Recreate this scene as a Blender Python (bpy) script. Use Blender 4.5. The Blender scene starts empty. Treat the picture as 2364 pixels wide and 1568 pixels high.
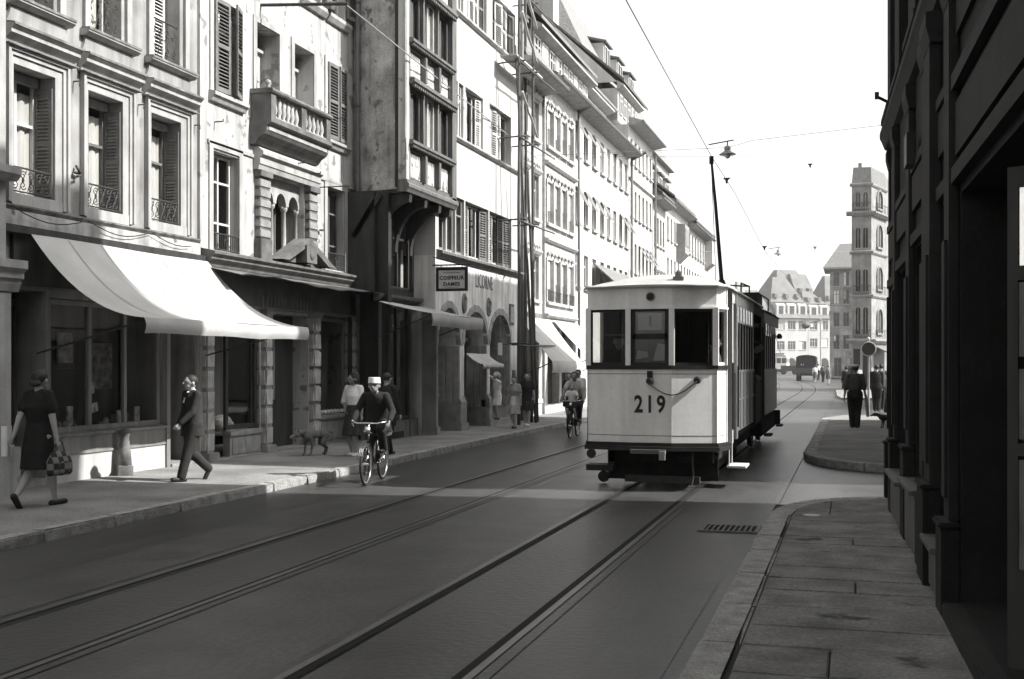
import bpy, bmesh, math, random
from mathutils import Vector, Matrix, Quaternion
rnd = random.Random(11)
S = bpy.context.scene
COL = S.collection
PI = math.pi

# ------------------------------------------------------------------ camera
YAW = math.radians(16.084)
cam_d = bpy.data.cameras.new('camera')
cam = bpy.data.objects.new('camera', cam_d); COL.objects.link(cam)
cam.location = (0, 0, 1.75)
cam.rotation_euler = (PI / 2, 0, YAW)
cam_d.sensor_width = 36.0
cam_d.lens = 36.0 * 2726.0 / 2364.0
cam_d.shift_y = 0.0228
cam_d.clip_start = 0.1
cam_d.clip_end = 3000
S.camera = cam

# ------------------------------------------------------------------ world, sun, exposure
SUN_DIR = Vector((1.0, 0.12, 0.915)).normalized()
EL = math.asin(SUN_DIR.z); AZ = math.atan2(SUN_DIR.x, SUN_DIR.y)
W = bpy.data.worlds.new('World'); S.world = W
W.use_nodes = True
nt = W.node_tree; nt.nodes.clear()
sky = nt.nodes.new('ShaderNodeTexSky'); sky.sky_type = 'NISHITA'; sky.sun_disc = False
sky.sun_elevation = EL; sky.sun_rotation = AZ; sky.dust_density = 3.0; sky.air_density = 1.2
bw = nt.nodes.new('ShaderNodeRGBToBW')                 # a black-and-white day: the sky keeps its brightness, not its blue
bg = nt.nodes.new('ShaderNodeBackground'); bg.inputs['Strength'].default_value = 0.15
wo = nt.nodes.new('ShaderNodeOutputWorld')
nt.links.new(sky.outputs[0], bw.inputs[0]); nt.links.new(bw.outputs[0], bg.inputs['Color']); nt.links.new(bg.outputs[0], wo.inputs['Surface'])
sun_d = bpy.data.lights.new('sun', 'SUN'); sun_d.energy = 3.2; sun_d.angle = math.radians(0.55); sun_d.color = (1.0, 0.985, 0.96)
sun = bpy.data.objects.new('sun', sun_d); COL.objects.link(sun)
sun.rotation_euler = SUN_DIR.to_track_quat('Z', 'Y').to_euler()
sun.location = (30, 5, 40)
S.view_settings.view_transform = 'Standard'; S.view_settings.look = 'None'
S.view_settings.exposure = 1.4; S.view_settings.gamma = 1.0; S.view_settings.use_curve_mapping = False
S.render.engine = 'CYCLES'
S.cycles.use_denoising = True
S.cycles.max_bounces = 6; S.cycles.diffuse_bounces = 3; S.cycles.glossy_bounces = 3; S.cycles.transmission_bounces = 4
S.cycles.transparent_max_bounces = 12
S.cycles.caustics_reflective = False; S.cycles.caustics_refractive = False

# ------------------------------------------------------------------ materials (grey: the place as a black-and-white picture shows it)
MATS = {}
def mat(name, g, rough=.85, n=5., amt=.18, fine=.0, fscale=70., bump=0., streak=0., patch=None, spec=.3, metal=0., stretch=None, transl=0.):
    """g base grey; amt: soft mottling at n per metre; fine: grain; streak: vertical runs; patch=(grey, scale, threshold): worn patches"""
    if name in MATS: return MATS[name]
    m = bpy.data.materials.new(name); m.use_nodes = True
    t = m.node_tree; N = t.nodes; L = t.links
    b = N['Principled BSDF']
    b.inputs['Roughness'].default_value = rough; b.inputs['Metallic'].default_value = metal
    b.inputs['Specular IOR Level'].default_value = spec
    geo = N.new('ShaderNodeNewGeometry')
    def noise(scale, detail=4, st=None):
        x = N.new('ShaderNodeTexNoise'); x.inputs['Scale'].default_value = scale; x.inputs['Detail'].default_value = detail
        if st:
            mp = N.new('ShaderNodeMapping'); mp.inputs['Scale'].default_value = st
            L.new(geo.outputs['Position'], mp.inputs['Vector']); L.new(mp.outputs[0], x.inputs['Vector'])
        else: L.new(geo.outputs['Position'], x.inputs['Vector'])
        return x.outputs['Fac']
    def rng(sock, a0, a1, b0, b1):
        r = N.new('ShaderNodeMapRange'); r.inputs[1].default_value = a0; r.inputs[2].default_value = a1
        r.inputs[3].default_value = b0; r.inputs[4].default_value = b1; L.new(sock, r.inputs[0]); return r.outputs[0]
    def mul(a, c):
        r = N.new('ShaderNodeMath'); r.operation = 'MULTIPLY'; L.new(a, r.inputs[0])
        if isinstance(c, float): r.inputs[1].default_value = c
        else: L.new(c, r.inputs[1])
        return r.outputs[0]
    v = rng(noise(n, 5, stretch), .3, .7, 1 - amt, 1 + amt)
    if fine: v = mul(v, rng(noise(fscale, 2), .25, .75, 1 - fine, 1 + fine))
    if streak: v = mul(v, rng(noise(2.2, 4, (2.5, 2.5, .22)), .42, .72, 1.0, 1 - streak))
    v = mul(v, float(g))
    if patch:
        k = rng(noise(patch[1], 6), patch[2], patch[2] + .05, 0., 1.)
        mx = N.new('ShaderNodeMix'); mx.data_type = 'FLOAT'; L.new(k, mx.inputs[0]); L.new(v, mx.inputs[2]); mx.inputs[3].default_value = patch[0]
        v = mx.outputs[0]
    cc = N.new('ShaderNodeCombineColor')
    L.new(mul(v, 1.012), cc.inputs[0]); L.new(v, cc.inputs[1]); L.new(mul(v, .972), cc.inputs[2])
    L.new(cc.outputs[0], b.inputs['Base Color'])
    if bump:
        bp = N.new('ShaderNodeBump'); bp.inputs['Strength'].default_value = bump; bp.inputs['Distance'].default_value = .02
        L.new(noise(fscale * .6, 5), bp.inputs['Height']); L.new(bp.outputs[0], b.inputs['Normal'])
    if transl:
        tr = N.new('ShaderNodeBsdfTranslucent'); L.new(cc.outputs[0], tr.inputs['Color'])
        ms = N.new('ShaderNodeMixShader'); ms.inputs[0].default_value = transl
        L.new(b.outputs[0], ms.inputs[1]); L.new(tr.outputs[0], ms.inputs[2]); L.new(ms.outputs[0], N['Material Output'].inputs['Surface'])
    MATS[name] = m
    return m
def glass_mat(name, tint=.75, ior=1.5):
    m = bpy.data.materials.new(name); m.use_nodes = True
    t = m.node_tree; N = t.nodes; L = t.links; N.remove(N['Principled BSDF'])
    tr = N.new('ShaderNodeBsdfTransparent'); tr.inputs[0].default_value = (tint, tint, tint * .98, 1)
    gl = N.new('ShaderNodeBsdfGlossy'); gl.inputs['Roughness'].default_value = .02
    gg = N.new('ShaderNodeNewGeometry'); dt = N.new('ShaderNodeVectorMath'); dt.operation = 'DOT_PRODUCT'
    L.new(gg.outputs['Normal'], dt.inputs[0]); L.new(gg.outputs['Incoming'], dt.inputs[1])
    def mth(op, a, b=None):
        q = N.new('ShaderNodeMath'); q.operation = op
        for i_, v_ in enumerate((a, b)):
            if v_ is None: continue
            if isinstance(v_, float): q.inputs[i_].default_value = v_
            else: L.new(v_, q.inputs[i_])
        return q.outputs[0]
    # Schlick reflectance, the same from both faces of the pane
    fr = mth('ADD', mth('MULTIPLY', mth('POWER', mth('SUBTRACT', 1.0, mth('ABSOLUTE', dt.outputs['Value'])), 5.0), .92), .07)
    nz = N.new('ShaderNodeTexNoise'); nz.inputs['Scale'].default_value = 1.3
    bp = N.new('ShaderNodeBump'); bp.inputs['Strength'].default_value = .05
    g = N.new('ShaderNodeNewGeometry'); L.new(g.outputs['Position'], nz.inputs['Vector']); L.new(nz.outputs['Fac'], bp.inputs['Height']); L.new(bp.outputs[0], gl.inputs['Normal'])
    mx = N.new('ShaderNodeMixShader'); L.new(fr, mx.inputs[0]); L.new(tr.outputs[0], mx.inputs[1]); L.new(gl.outputs[0], mx.inputs[2])
    L.new(mx.outputs[0], N['Material Output'].inputs['Surface'])
    MATS[name] = m; return m
GLASS = glass_mat('window_glass', .84)
GLASS_FAR = mat('far_window_glass', .035, rough=.12, amt=.6, n=.9, spec=.6)
GLASS_TRAM = glass_mat('tram_glass', .7)

# ------------------------------------------------------------------ mesh builder and object helpers
class MB:
    def __init__(s): s.v = []; s.f = []
    def add(s, vs, fs):
        o = len(s.v); s.v += [Vector(p) for p in vs]; s.f += [tuple(i + o for i in f) for f in fs]; return s
    def box(s, x0, x1, y0, y1, z0, z1):
        return s.hexa([(x0, y0, z0), (x1, y0, z0), (x1, y1, z0), (x0, y1, z0), (x0, y0, z1), (x1, y0, z1), (x1, y1, z1), (x0, y1, z1)])
    def hexa(s, p):
        return s.add(p, [(0, 3, 2, 1), (4, 5, 6, 7), (0, 1, 5, 4), (1, 2, 6, 5), (2, 3, 7, 6), (3, 0, 4, 7)])
    def quad(s, *p): return s.add(p, [tuple(range(len(p)))])
    def extr(s, poly, vec):
        n = len(poly); vec = Vector(vec); a = [Vector(p) for p in poly]; b = [p + vec for p in a]
        return s.add(a + b, [tuple(range(n - 1, -1, -1)), tuple(range(n, 2 * n))] + [(i, (i + 1) % n, n + (i + 1) % n, n + i) for i in range(n)])
    def bar(s, p, q, w, h=None, up=(0, 0, 1)):
        """square bar from p to q"""
        h = h or w; p = Vector(p); q = Vector(q); d = (q - p).normalized(); u = Vector(up)
        if abs(d.dot(u)) > .98: u = Vector((1, 0, 0))
        a = d.cross(u).normalized(); c = a.cross(d).normalized(); a *= w / 2; c *= h / 2
        return s.hexa([p - a - c, p + a - c, p + a + c, p - a + c, q - a - c, q + a - c, q + a + c, q - a + c])
    def tube(s, pts, r, n=8, cap=True):
        pts = [Vector(p) for p in pts]; m = len(pts); rs = r if isinstance(r, (list, tuple)) else [r] * m
        vs = []; prev = None
        for i, p in enumerate(pts):
            d = (pts[min(i + 1, m - 1)] - pts[max(i - 1, 0)]).normalized()
            if prev is None:
                u = Vector((0, 0, 1)) if abs(d.z) < .9 else Vector((1, 0, 0)); a = d.cross(u).normalized()
            else:
                a = prev - d * prev.dot(d)
                a = a.normalized() if a.length > 1e-6 else d.orthogonal().normalized()
            prev = a; c = d.cross(a)
            for k in range(n):
                t = 2 * PI * k / n; vs.append(p + (a * math.cos(t) + c * math.sin(t)) * rs[i])
        fs = [(i * n + k, i * n + (k + 1) % n, (i + 1) * n + (k + 1) % n, (i + 1) * n + k) for i in range(m - 1) for k in range(n)]
        if cap: fs += [tuple(range(n - 1, -1, -1)), tuple(range((m - 1) * n, m * n))]
        return s.add(vs, fs)
    def loft(s, rings, cap=True):
        n = len(rings[0]); m = len(rings); vs = [p for r in rings for p in r]
        fs = [(i * n + k, i * n + (k + 1) % n, (i + 1) * n + (k + 1) % n, (i + 1) * n + k) for i in range(m - 1) for k in range(n)]
        if cap: fs += [tuple(range(n - 1, -1, -1)), tuple(range((m - 1) * n, m * n))]
        return s.add(vs, fs)
    def lathe(s, prof, c=(0, 0, 0), n=16, M=None):
        c = Vector(c); rings = []
        for r, z in prof:
            ring = [Vector((r * math.cos(2 * PI * k / n), r * math.sin(2 * PI * k / n), z)) for k in range(n)]
            rings.append([(M @ p if M else p) + c for p in ring])
        return s.loft(rings)
    def ell(s, c, rx, ry, rz, nu=12, nv=8, R=None):
        c = Vector(c); rings = []
        for j in range(nv + 1):
            t = -PI / 2 + PI * j / nv; t = max(-PI / 2 + .08, min(PI / 2 - .08, t))
            ring = []
            for k in range(nu):
                a = 2 * PI * k / nu; p = Vector((rx * math.cos(t) * math.cos(a), ry * math.cos(t) * math.sin(a), rz * math.sin(t)))
                ring.append((R @ p if R else p) + c)
            rings.append(ring)
        return s.loft(rings)
    def grid(s, fn, nu, nv):
        vs = [fn(i / nu, j / nv) for j in range(nv + 1) for i in range(nu + 1)]
        return s.add(vs, [(j * (nu + 1) + i, j * (nu + 1) + i + 1, (j + 1) * (nu + 1) + i + 1, (j + 1) * (nu + 1) + i) for j in range(nv) for i in range(nu)])
    def ring(s, c, R, r, n=28, k=6, axis='x'):
        pts = []
        for i in range(n):
            t = 2 * PI * i / n; a, b = R * math.cos(t), R * math.sin(t)
            pts.append(Vector(c) + (Vector((0, a, b)) if axis == 'x' else Vector((a, 0, b)) if axis == 'y' else Vector((a, b, 0))))
        ax = Vector((1, 0, 0)) if axis == 'x' else Vector((0, 1, 0)) if axis == 'y' else Vector((0, 0, 1))
        rings = []
        for p in pts:
            o = (p - Vector(c)).normalized()
            rings.append([p + (o * math.cos(2 * PI * j / k) + ax * math.sin(2 * PI * j / k)) * r for j in range(k)])
        rings.append(rings[0])
        return s.loft(rings, cap=False)
    def xf(s, Mx, start=0):
        for i in range(start, len(s.v)): s.v[i] = Mx @ s.v[i]
        return s
    def mesh(s, name, m, smooth=False, bevel=0., org=Vector((0, 0, 0))):
        me = bpy.data.meshes.new(name)
        me.from_pydata([tuple(p - org) for p in s.v], [], s.f)
        if bevel:
            bm = bmesh.new(); bm.from_mesh(me)
            bmesh.ops.remove_doubles(bm, verts=bm.verts, dist=1e-5)
            bmesh.ops.bevel(bm, geom=[e for e in bm.edges if e.is_manifold and e.calc_face_angle(0) > .5], offset=bevel, segments=2, affect='EDGES', clamp_overlap=True)
            bm.to_mesh(me); bm.free()
        if smooth: me.polygons.foreach_set('use_smooth', [True] * len(me.polygons))
        me.update()
        if m: me.materials.append(m)
        return me
ORG = {}
def link(o, parent=None, org=None):
    COL.objects.link(o)
    if parent is not None:
        o.parent = parent; ORG[o] = ORG.get(parent, Vector((0, 0, 0)))
    return o
def tag(o, label=None, cat=None, group=None, kind=None):
    if label: o['label'] = label
    if cat: o['category'] = cat
    if group: o['group'] = group
    if kind: o['kind'] = kind
    return o
def thing(name, label, cat, loc=(0, 0, 0), group=None, rotz=None):
    o = bpy.data.objects.new(name, None); COL.objects.link(o); o.empty_display_size = .2
    o.location = loc; tag(o, label, cat, group)
    if rotz is None: ORG[o] = Vector(loc)
    else: o.rotation_euler = (0, 0, rotz); ORG[o] = Vector((0, 0, 0))
    return o
def part(name, mb, m, parent=None, smooth=False, bevel=0., kind=None, label=None):
    org = ORG.get(parent, Vector((0, 0, 0))) if parent is not None else Vector((0, 0, 0))
    o = bpy.data.objects.new(name, mb.mesh(name, m, smooth, bevel, org)); link(o, parent)
    if kind: o['kind'] = kind
    if label: o['label'] = label
    return o
def inst(name, me, parent, loc, rot=None, scale=None):
    o = bpy.data.objects.new(name, me); link(o, parent)
    o.location = Vector(loc) - ORG.get(parent, Vector((0, 0, 0)))
    if rot: o.rotation_euler = rot
    if scale: o.scale = scale
    return o
def struct(name, mb, m, parent=None, smooth=False, bevel=0.):
    o = part(name, mb, m, parent, smooth, bevel); o['kind'] = 'structure'; return o
def solo(name, mb, m, label, cat, group=None, smooth=False, bevel=0., loc=None):
    """a thing that is one mesh"""
    org = Vector(loc) if loc else Vector((0, 0, 0))
    o = bpy.data.objects.new(name, mb.mesh(name, m, smooth, bevel, org)); COL.objects.link(o); o.location = org
    return tag(o, label, cat, group)
def copy_tree(o, parent=None):
    c = o.copy(); COL.objects.link(c); c.parent = parent
    for ch in list(o.children): copy_tree(ch, c)
    return c
def text_mb(s, size, extr=.004, bold=0., sx=1., shear=0., spacing=1.):
    """flat lettering in the XZ plane, centred, reading from -Y"""
    cu = bpy.data.curves.new('lettering', 'FONT'); cu.body = s; cu.size = size; cu.extrude = extr; cu.offset = bold
    cu.align_x = 'CENTER'; cu.align_y = 'CENTER'; cu.resolution_u = 3; cu.shear = shear; cu.space_character = spacing
    o = bpy.data.objects.new('lettering', cu); COL.objects.link(o)
    bpy.context.view_layer.update()
    me = bpy.data.meshes.new_from_object(o.evaluated_get(bpy.context.evaluated_depsgraph_get()))
    mb = MB(); mb.add([(v.co.x * sx, -v.co.z, v.co.y) for v in me.vertices], [tuple(p.vertices) for p in me.polygons])
    bpy.data.objects.remove(o); bpy.data.curves.remove(cu); bpy.data.meshes.remove(me)
    return mb
class FR:
    """a facade frame: u along the wall, d outward, z up"""
    def __init__(s, O, U, N): s.O = Vector(O); s.U = Vector(U).normalized(); s.N = Vector(N).normalized()
    def p(s, u, d, z): return s.O + s.U * u + s.N * d + Vector((0, 0, z))
    def box(s, mb, u0, u1, d0, d1, z0, z1):
        p = s.p
        return mb.hexa([p(u0, d0, z0), p(u1, d0, z0), p(u1, d1, z0), p(u0, d1, z0), p(u0, d0, z1), p(u1, d0, z1), p(u1, d1, z1), p(u0, d1, z1)])
    def extr(s, mb, dz, u0, u1):
        """profile [(d, z)...] run from u0 to u1"""
        return mb.extr([s.p(u0, d, z) for d, z in dz], s.U * (u1 - u0))
    def face(s, mb, uz, d0, d1):
        """outline [(u, z)...] from d0 to d1"""
        return mb.extr([s.p(u, d0, z) for u, z in uz], s.N * (d1 - d0))
    def bar(s, mb, a, b, w, h=None): return mb.bar(s.p(*a), s.p(*b), w, h)
def wallmesh(fr, u0, u1, z0, z1, ops, rec=.25, depth=6., back=True):
    """a wall front with real openings (reveals rec deep), side walls, back and top"""
    mb = MB()
    us = sorted({u0, u1} | {a for o in ops for a in (max(u0, o[0]), min(u1, o[1]))}); zs = sorted({z0, z1} | {min(z1, max(z0, a)) for o in ops for a in (o[2], o[3])})
    for i in range(len(us) - 1):
        for j in range(len(zs) - 1):
            cu, cz = (us[i] + us[i + 1]) / 2, (zs[j] + zs[j + 1]) / 2
            if any(o[0] < cu < o[1] and o[2] < cz < o[3] for o in ops): continue
            mb.quad(fr.p(us[i], 0, zs[j]), fr.p(us[i + 1], 0, zs[j]), fr.p(us[i + 1], 0, zs[j + 1]), fr.p(us[i], 0, zs[j + 1]))
    for o in ops:
        r = o[4] if len(o) > 4 else rec
        a, b, c, d = max(u0, o[0]), min(u1, o[1]), max(z0, o[2]), min(z1, o[3]); p = fr.p
        mb.quad(p(a, 0, c), p(a, -r, c), p(a, -r, d), p(a, 0, d)); mb.quad(p(b, 0, c), p(b, 0, d), p(b, -r, d), p(b, -r, c))
        mb.quad(p(a, 0, d), p(a, -r, d), p(b, -r, d), p(b, 0, d))
        if c > z0 + .02: mb.quad(p(a, 0, c), p(b, 0, c), p(b, -r, c), p(a, -r, c))
    if back:
        p = fr.p
        for u in (u0, u1): mb.quad(p(u, 0, z0), p(u, -depth, z0), p(u, -depth, z1), p(u, 0, z1))
        mb.quad(p(u0, -depth, z0), p(u1, -depth, z0), p(u1, -depth, z1), p(u0, -depth, z1))
        mb.quad(p(u0, 0, z1), p(u1, 0, z1), p(u1, -depth, z1), p(u0, -depth, z1))
    return mb
def window(root, fr, u0, u1, z0, z1, rec, fm, cols=2, rows=(.0, .72, 1.), gm=None, fw=.05, name='window', d=None, split=True):
    """casement set in an opening: window > pane"""
    d = -rec if d is None else d
    mb = MB(); n = len(rows) - 1
    fr.box(mb, u0, u0 + fw, d, d + .05, z0, z1); fr.box(mb, u1 - fw, u1, d, d + .05, z0, z1)
    fr.box(mb, u0 + fw, u1 - fw, d, d + .05, z0, z0 + fw); fr.box(mb, u0 + fw, u1 - fw, d, d + .05, z1 - fw, z1)
    w = (u1 - u0 - 2 * fw)
    for c in range(1, cols):
        x = u0 + fw + w * c / cols; fr.box(mb, x - fw * .5, x + fw * .5, d + .002, d + .055, z0 + fw, z1 - fw)
    for r in rows[1:-1]:
        z = z0 + (z1 - z0) * r; fr.box(mb, u0 + fw, u1 - fw, d + .004, d + .05, z - fw * .4, z + fw * .4)
    o = part(name, mb, fm, root)
    if split:
        for c in range(cols):
            g = MB(); a = u0 + fw + w * c / cols; b = u0 + fw + w * (c + 1) / cols
            g.quad(fr.p(a, d + .02, z0 + fw), fr.p(b, d + .02, z0 + fw), fr.p(b, d + .02, z1 - fw), fr.p(a, d + .02, z1 - fw))
            part('pane', g, gm or GLASS, o)
    else:
        g = MB(); g.quad(fr.p(u0, d + .02, z0), fr.p(u1, d + .02, z0), fr.p(u1, d + .02, z1), fr.p(u0, d + .02, z1)); part('pane', g, gm or GLASS, o)
    return o
SLATS = {}
def shutter(root, P, ux, uz, un, w, h, m, nsl=14, slats=True, name='shutter', t=.035, mid=True):
    """a louvred leaf: P lower corner, ux along its width, un its outer normal; shutter > slat"""
    P = Vector(P); ux = Vector(ux).normalized(); un = Vector(un).normalized(); uz = Vector(uz)
    Mx = Matrix((ux, un, uz)).transposed().to_4x4(); Mx.translation = P
    mb = MB(); st = .055
    mb.box(0, st, 0, t, 0, h); mb.box(w - st, w, 0, t, 0, h)
    mb.box(st, w - st, 0, t, 0, .08); mb.box(st, w - st, 0, t, h - .07, h)
    if mid: mb.box(st, w - st, 0, t, h * .5 - .035, h * .5 + .035)
    mb.xf(Mx)
    o = part(name, mb, m, root)
    zs = [.1 + (h - .2) * (k + .5) / nsl for k in range(nsl)]
    zs = [z for z in zs if not mid or abs(z - h * .5) > .04]
    def sl(z):
        b = MB(); b.hexa([(st, -.004, z + .012), (w - st, -.004, z + .012), (w - st, .004, z + .02), (st, .004, z + .02)] + [(st, t + .008, z - .02), (w - st, t + .008, z - .02), (w - st, t + .012, z - .012), (st, t + .012, z - .012)]); return b
    if slats:
        key = (round(w, 3), m.name)
        if key not in SLATS: SLATS[key] = sl(0.).mesh('slat', m)
        for z in zs:
            q = bpy.data.objects.new('slat', SLATS[key]); link(q, o)
            mm = Mx @ Matrix.Translation((0, 0, z)); mm.translation -= ORG[o]; q.matrix_local = mm
    else:
        b = MB()
        for z in zs: k = len(b.v); c = sl(z); b.add(c.v, c.f)
        b.xf(Mx); part('louvre', b, m, o, kind='stuff')
    return o
def roof(root, fr, u0, u1, ze, ov, rd, zr, m, name='roof', th=.12, gable=None, ua=.0):
    """steep roof: eave at d=ov,z=ze, ridge at d=-rd,z=zr, falling again behind"""
    mb = MB()
    fr.extr(mb, [(ov, ze), (ov, ze + th), (-rd, zr + th), (-2 * rd - ov, ze + th), (-2 * rd - ov, ze), (-rd, zr)], u0 - ua, u1 + ua)
    o = part(name, mb, m, root)
    if gable:
        g = MB(); k = ze - (ov * (zr - ze) / (rd + ov)) * 0
        for u in (u0 + .01, u1 - .03): g = MB(); g.extr([fr.p(u, 0, ze), fr.p(u, -rd, zr), fr.p(u, -2 * rd, ze)], fr.U * .02); part('gable', g, gable, root)
    return o
# ================================================================== the ground
ASPH = mat('asphalt', .060, rough=.40, n=.9, amt=.26, fine=.22, fscale=26, bump=.3, stretch=(1.6, .45, 1), patch=(.044, .55, .60), spec=.21)
ASPH2 = mat('asphalt_patch', .068, rough=.42, n=1.6, amt=.25, fine=.25, fscale=26, bump=.2, spec=.21)
PAVE = mat('pavement_asphalt', .23, spec=.08, rough=.85, n=1.3, amt=.26, fine=.25, fscale=35, bump=.3)
SLAB = mat('sandstone_slab', .195, spec=.08, rough=.85, n=2.6, amt=.34, fine=.28, fscale=40, bump=.4, patch=(.07, 2.0, .63))
JOINT = mat('joint_dirt', .03, rough=.95)
KERB = mat('granite_kerb', .30, rough=.8, n=7, amt=.28, fine=.4, fscale=60, bump=.7)
STEEL = mat('rail_steel', .16, rough=.42, metal=.9, n=2, amt=.2)
GROOVE = mat('rail_groove', .012, rough=.95)
IRON = mat('dark_iron', .035, rough=.6, n=9, amt=.3)

g = MB(); g.quad((-900, -120, -.02), (900, -120, -.02), (900, 1500, -.02), (-900, 1500, -.02))
struct('ground', g, ASPH)
def strip(mb, xs, y0, y1, z, ny=1):
    mb.quad((xs[0], y0, z), (xs[1], y0, z), (xs[1], y1, z), (xs[0], y1, z))
g = MB(); strip(g, (-7.58, -.88), -40, 400, 0.); road = struct('road', g, ASPH)
# darker and lighter trenches where the asphalt was relaid
g = MB()
for a, b, y0, y1 in ((-4.38, -3.14, -10, 200), (-6.4, -5.62, -10, 14.2), (-1.45, -1.02, -10, 9.5)):
    strip(g, (a, b), y0, y1, .004)
part('road_patch', g, ASPH2, road, kind='stuff')
# tar-filled cracks and seams
TAR = mat('tar_seam', .045, rough=.6)
def crack(x, y, ang, n, step, w):
    m_ = MB(); P_ = []
    for k in range(n):
        P_.append((x, y)); ang += rnd.uniform(-.35, .35); x += math.cos(ang) * step; y += math.sin(ang) * step
    for k in range(n - 1):
        (ax, ay), (bx, by) = P_[k], P_[k + 1]; q = w * (.4 + .6 * rnd.random())
        m_.quad((ax - q, ay, .0042), (ax + q, ay + q * .5, .0042), (bx + q, by + q * .5, .0042), (bx - q, by, .0042))
    part('tar_seam', m_, TAR, road, kind='stuff')
for a_ in ((-6.9, 8.4, .5, 22, .22, .006), (-6.2, 11.6, .1, 16, .25, .006), (-1.35, 16.2, .6, 14, .3, .008), (-7.2, 17.0, 1.4, 20, .35, .012), (-.3, 16.9, 2.9, 18, .25, .010)): crack(*a_)

def track_x(x0, y): return x0 - (max(0., y - 66) ** 2) * .0011
track = tag(bpy.data.objects.new('tram_track', None), kind='structure'); COL.objects.link(track); ORG[track] = Vector((0, 0, 0))
ys = [-30] + [k * 6 for k in range(0, 12)] + [72 + 4 * k for k in range(0, 16)]
for x0 in (-5.50, -4.52, -3.04, -2.04):
    s = 1 if x0 in (-5.50, -3.04) else -1; gw = .04 if x0 < -4 else .062
    def band(a, b, z):
        m_ = MB(); pts = [[(track_x(x0, y) + a, y, z), (track_x(x0, y) + b, y, z)] for y in ys]
        for i in range(len(pts) - 1): m_.quad(pts[i][0], pts[i][1], pts[i + 1][1], pts[i + 1][0])
        return m_
    o = struct('rail', band(-.026, .026, .012), STEEL, track)
    q = band(-.095, .095, .005) if s > 0 else band(-.095, .11, .0055)
    struct('rail_bed', q, ASPH, track)
    q = band(.027, .027 + gw, .009) if s > 0 else band(-.027 - gw, -.027, .009)
    struct('rail_groove', q, GROOVE, track)  # flat dark band, the shadow in the groove is put into its colour

def bez(pts, n=10):
    """rounded corner through three points (quadratic)"""
    a, b, c = [Vector(p) for p in pts]
    return [a * (1 - t) ** 2 + b * 2 * t * (1 - t) + c * t * t for t in [i / n for i in range(n + 1)]]

# ---- left pavement
g = MB()
lk = -7.58
g.hexa([(-10.6, -40, -.02), (lk - .18, -40, -.02), (lk - .18, 90, -.02), (-10.6, 90, -.02), (-10.6, -40, .13), (lk - .18, -40, .10), (lk - .18, 90, .10), (-10.6, 90, .13)])
pl = struct('left_pavement', g, PAVE)
# kerb stones one by one
def kerb_stone(L, w, h, seed):
    r = random.Random(seed); m_ = MB(); m_.box(-w / 2, w / 2, 0, L, 0, h); me = m_.mesh('kerb_stone', KERB, bevel=.018)
    for v in me.vertices: v.co.x += r.uniform(-.006, .006); v.co.z += r.uniform(-.005, .004) if v.co.z > .05 else 0
    return me
KM = [kerb_stone(1.0, .18, .135, k) for k in range(5)]
y = -2.0; k = 0
while y < 46:
    L_ = .98 + .3 * rnd.random()
    o = inst('kerb_stone', KM[k % 5], pl, (lk - .09 + rnd.uniform(-.008, .008), y, -.02), rot=(0, rnd.uniform(-.02, .02), rnd.uniform(-.004, .004)), scale=(1, L_ - .015, 1)); k += 1; y += L_
m_ = MB(); m_.box(lk - .18, lk, 46, 90, -.02, .112); part('far_kerb', m_, KERB, pl)

# ---- right pavement (where the camera stands): slabs across, granite kerb, rounded end at the side street
rk = -.88
def slab_me(L, wx, seed):
    m_ = MB(); m_.box(0, wx, 0, L, 0, .1); return m_.mesh('paving_slab', SLAB, bevel=.008)
g = MB(); g.box(rk + .02, .75, -30, 14.1, -.02, .098)
outline = [(.75, 14.0), (.75, 15.05)] + [(p.x, p.y) for p in bez([(.75, 15.2), (-.85, 15.0), (rk + .02, 13.0)])][1:] + [(rk + .02, 12.9)]
g.extr([(x, y, -.02) for x, y in outline], (0, 0, .116))
pr = struct('right_pavement', g, JOINT)
rows = [3.2, 3.75, 4.4, 5.0, 5.65, 6.34, 6.97, 7.50, 8.14, 8.72, 9.2, 9.74, 10.4, 11.0, 11.45, 12.0, 12.6, 13.12]
y = -6
pre = []
while y < 3.0: pre.append(y); y += .58
rows = pre + rows
for i in range(len(rows) - 1):
    y0, y1 = rows[i], rows[i + 1]
    if y1 - y0 > .9: pass
    xs = [rk + .255, .72]
    if i % 4 == 1 or abs(y0 - 6.34) < .01: xs = [rk + .255, -.08 + .2 * rnd.random() if abs(y0 - 6.34) > .01 else -.12, .72]
    for a, b in zip(xs[:-1], xs[1:]):
        o = inst('paving_slab', slab_me(y1 - y0 - .014, b - a - .012, i), pr, (a + .006, y0 + .007, .018 + rnd.uniform(-.003, .003)), rot=(rnd.uniform(-.004, .004), rnd.uniform(-.002, .002), 0))
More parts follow.
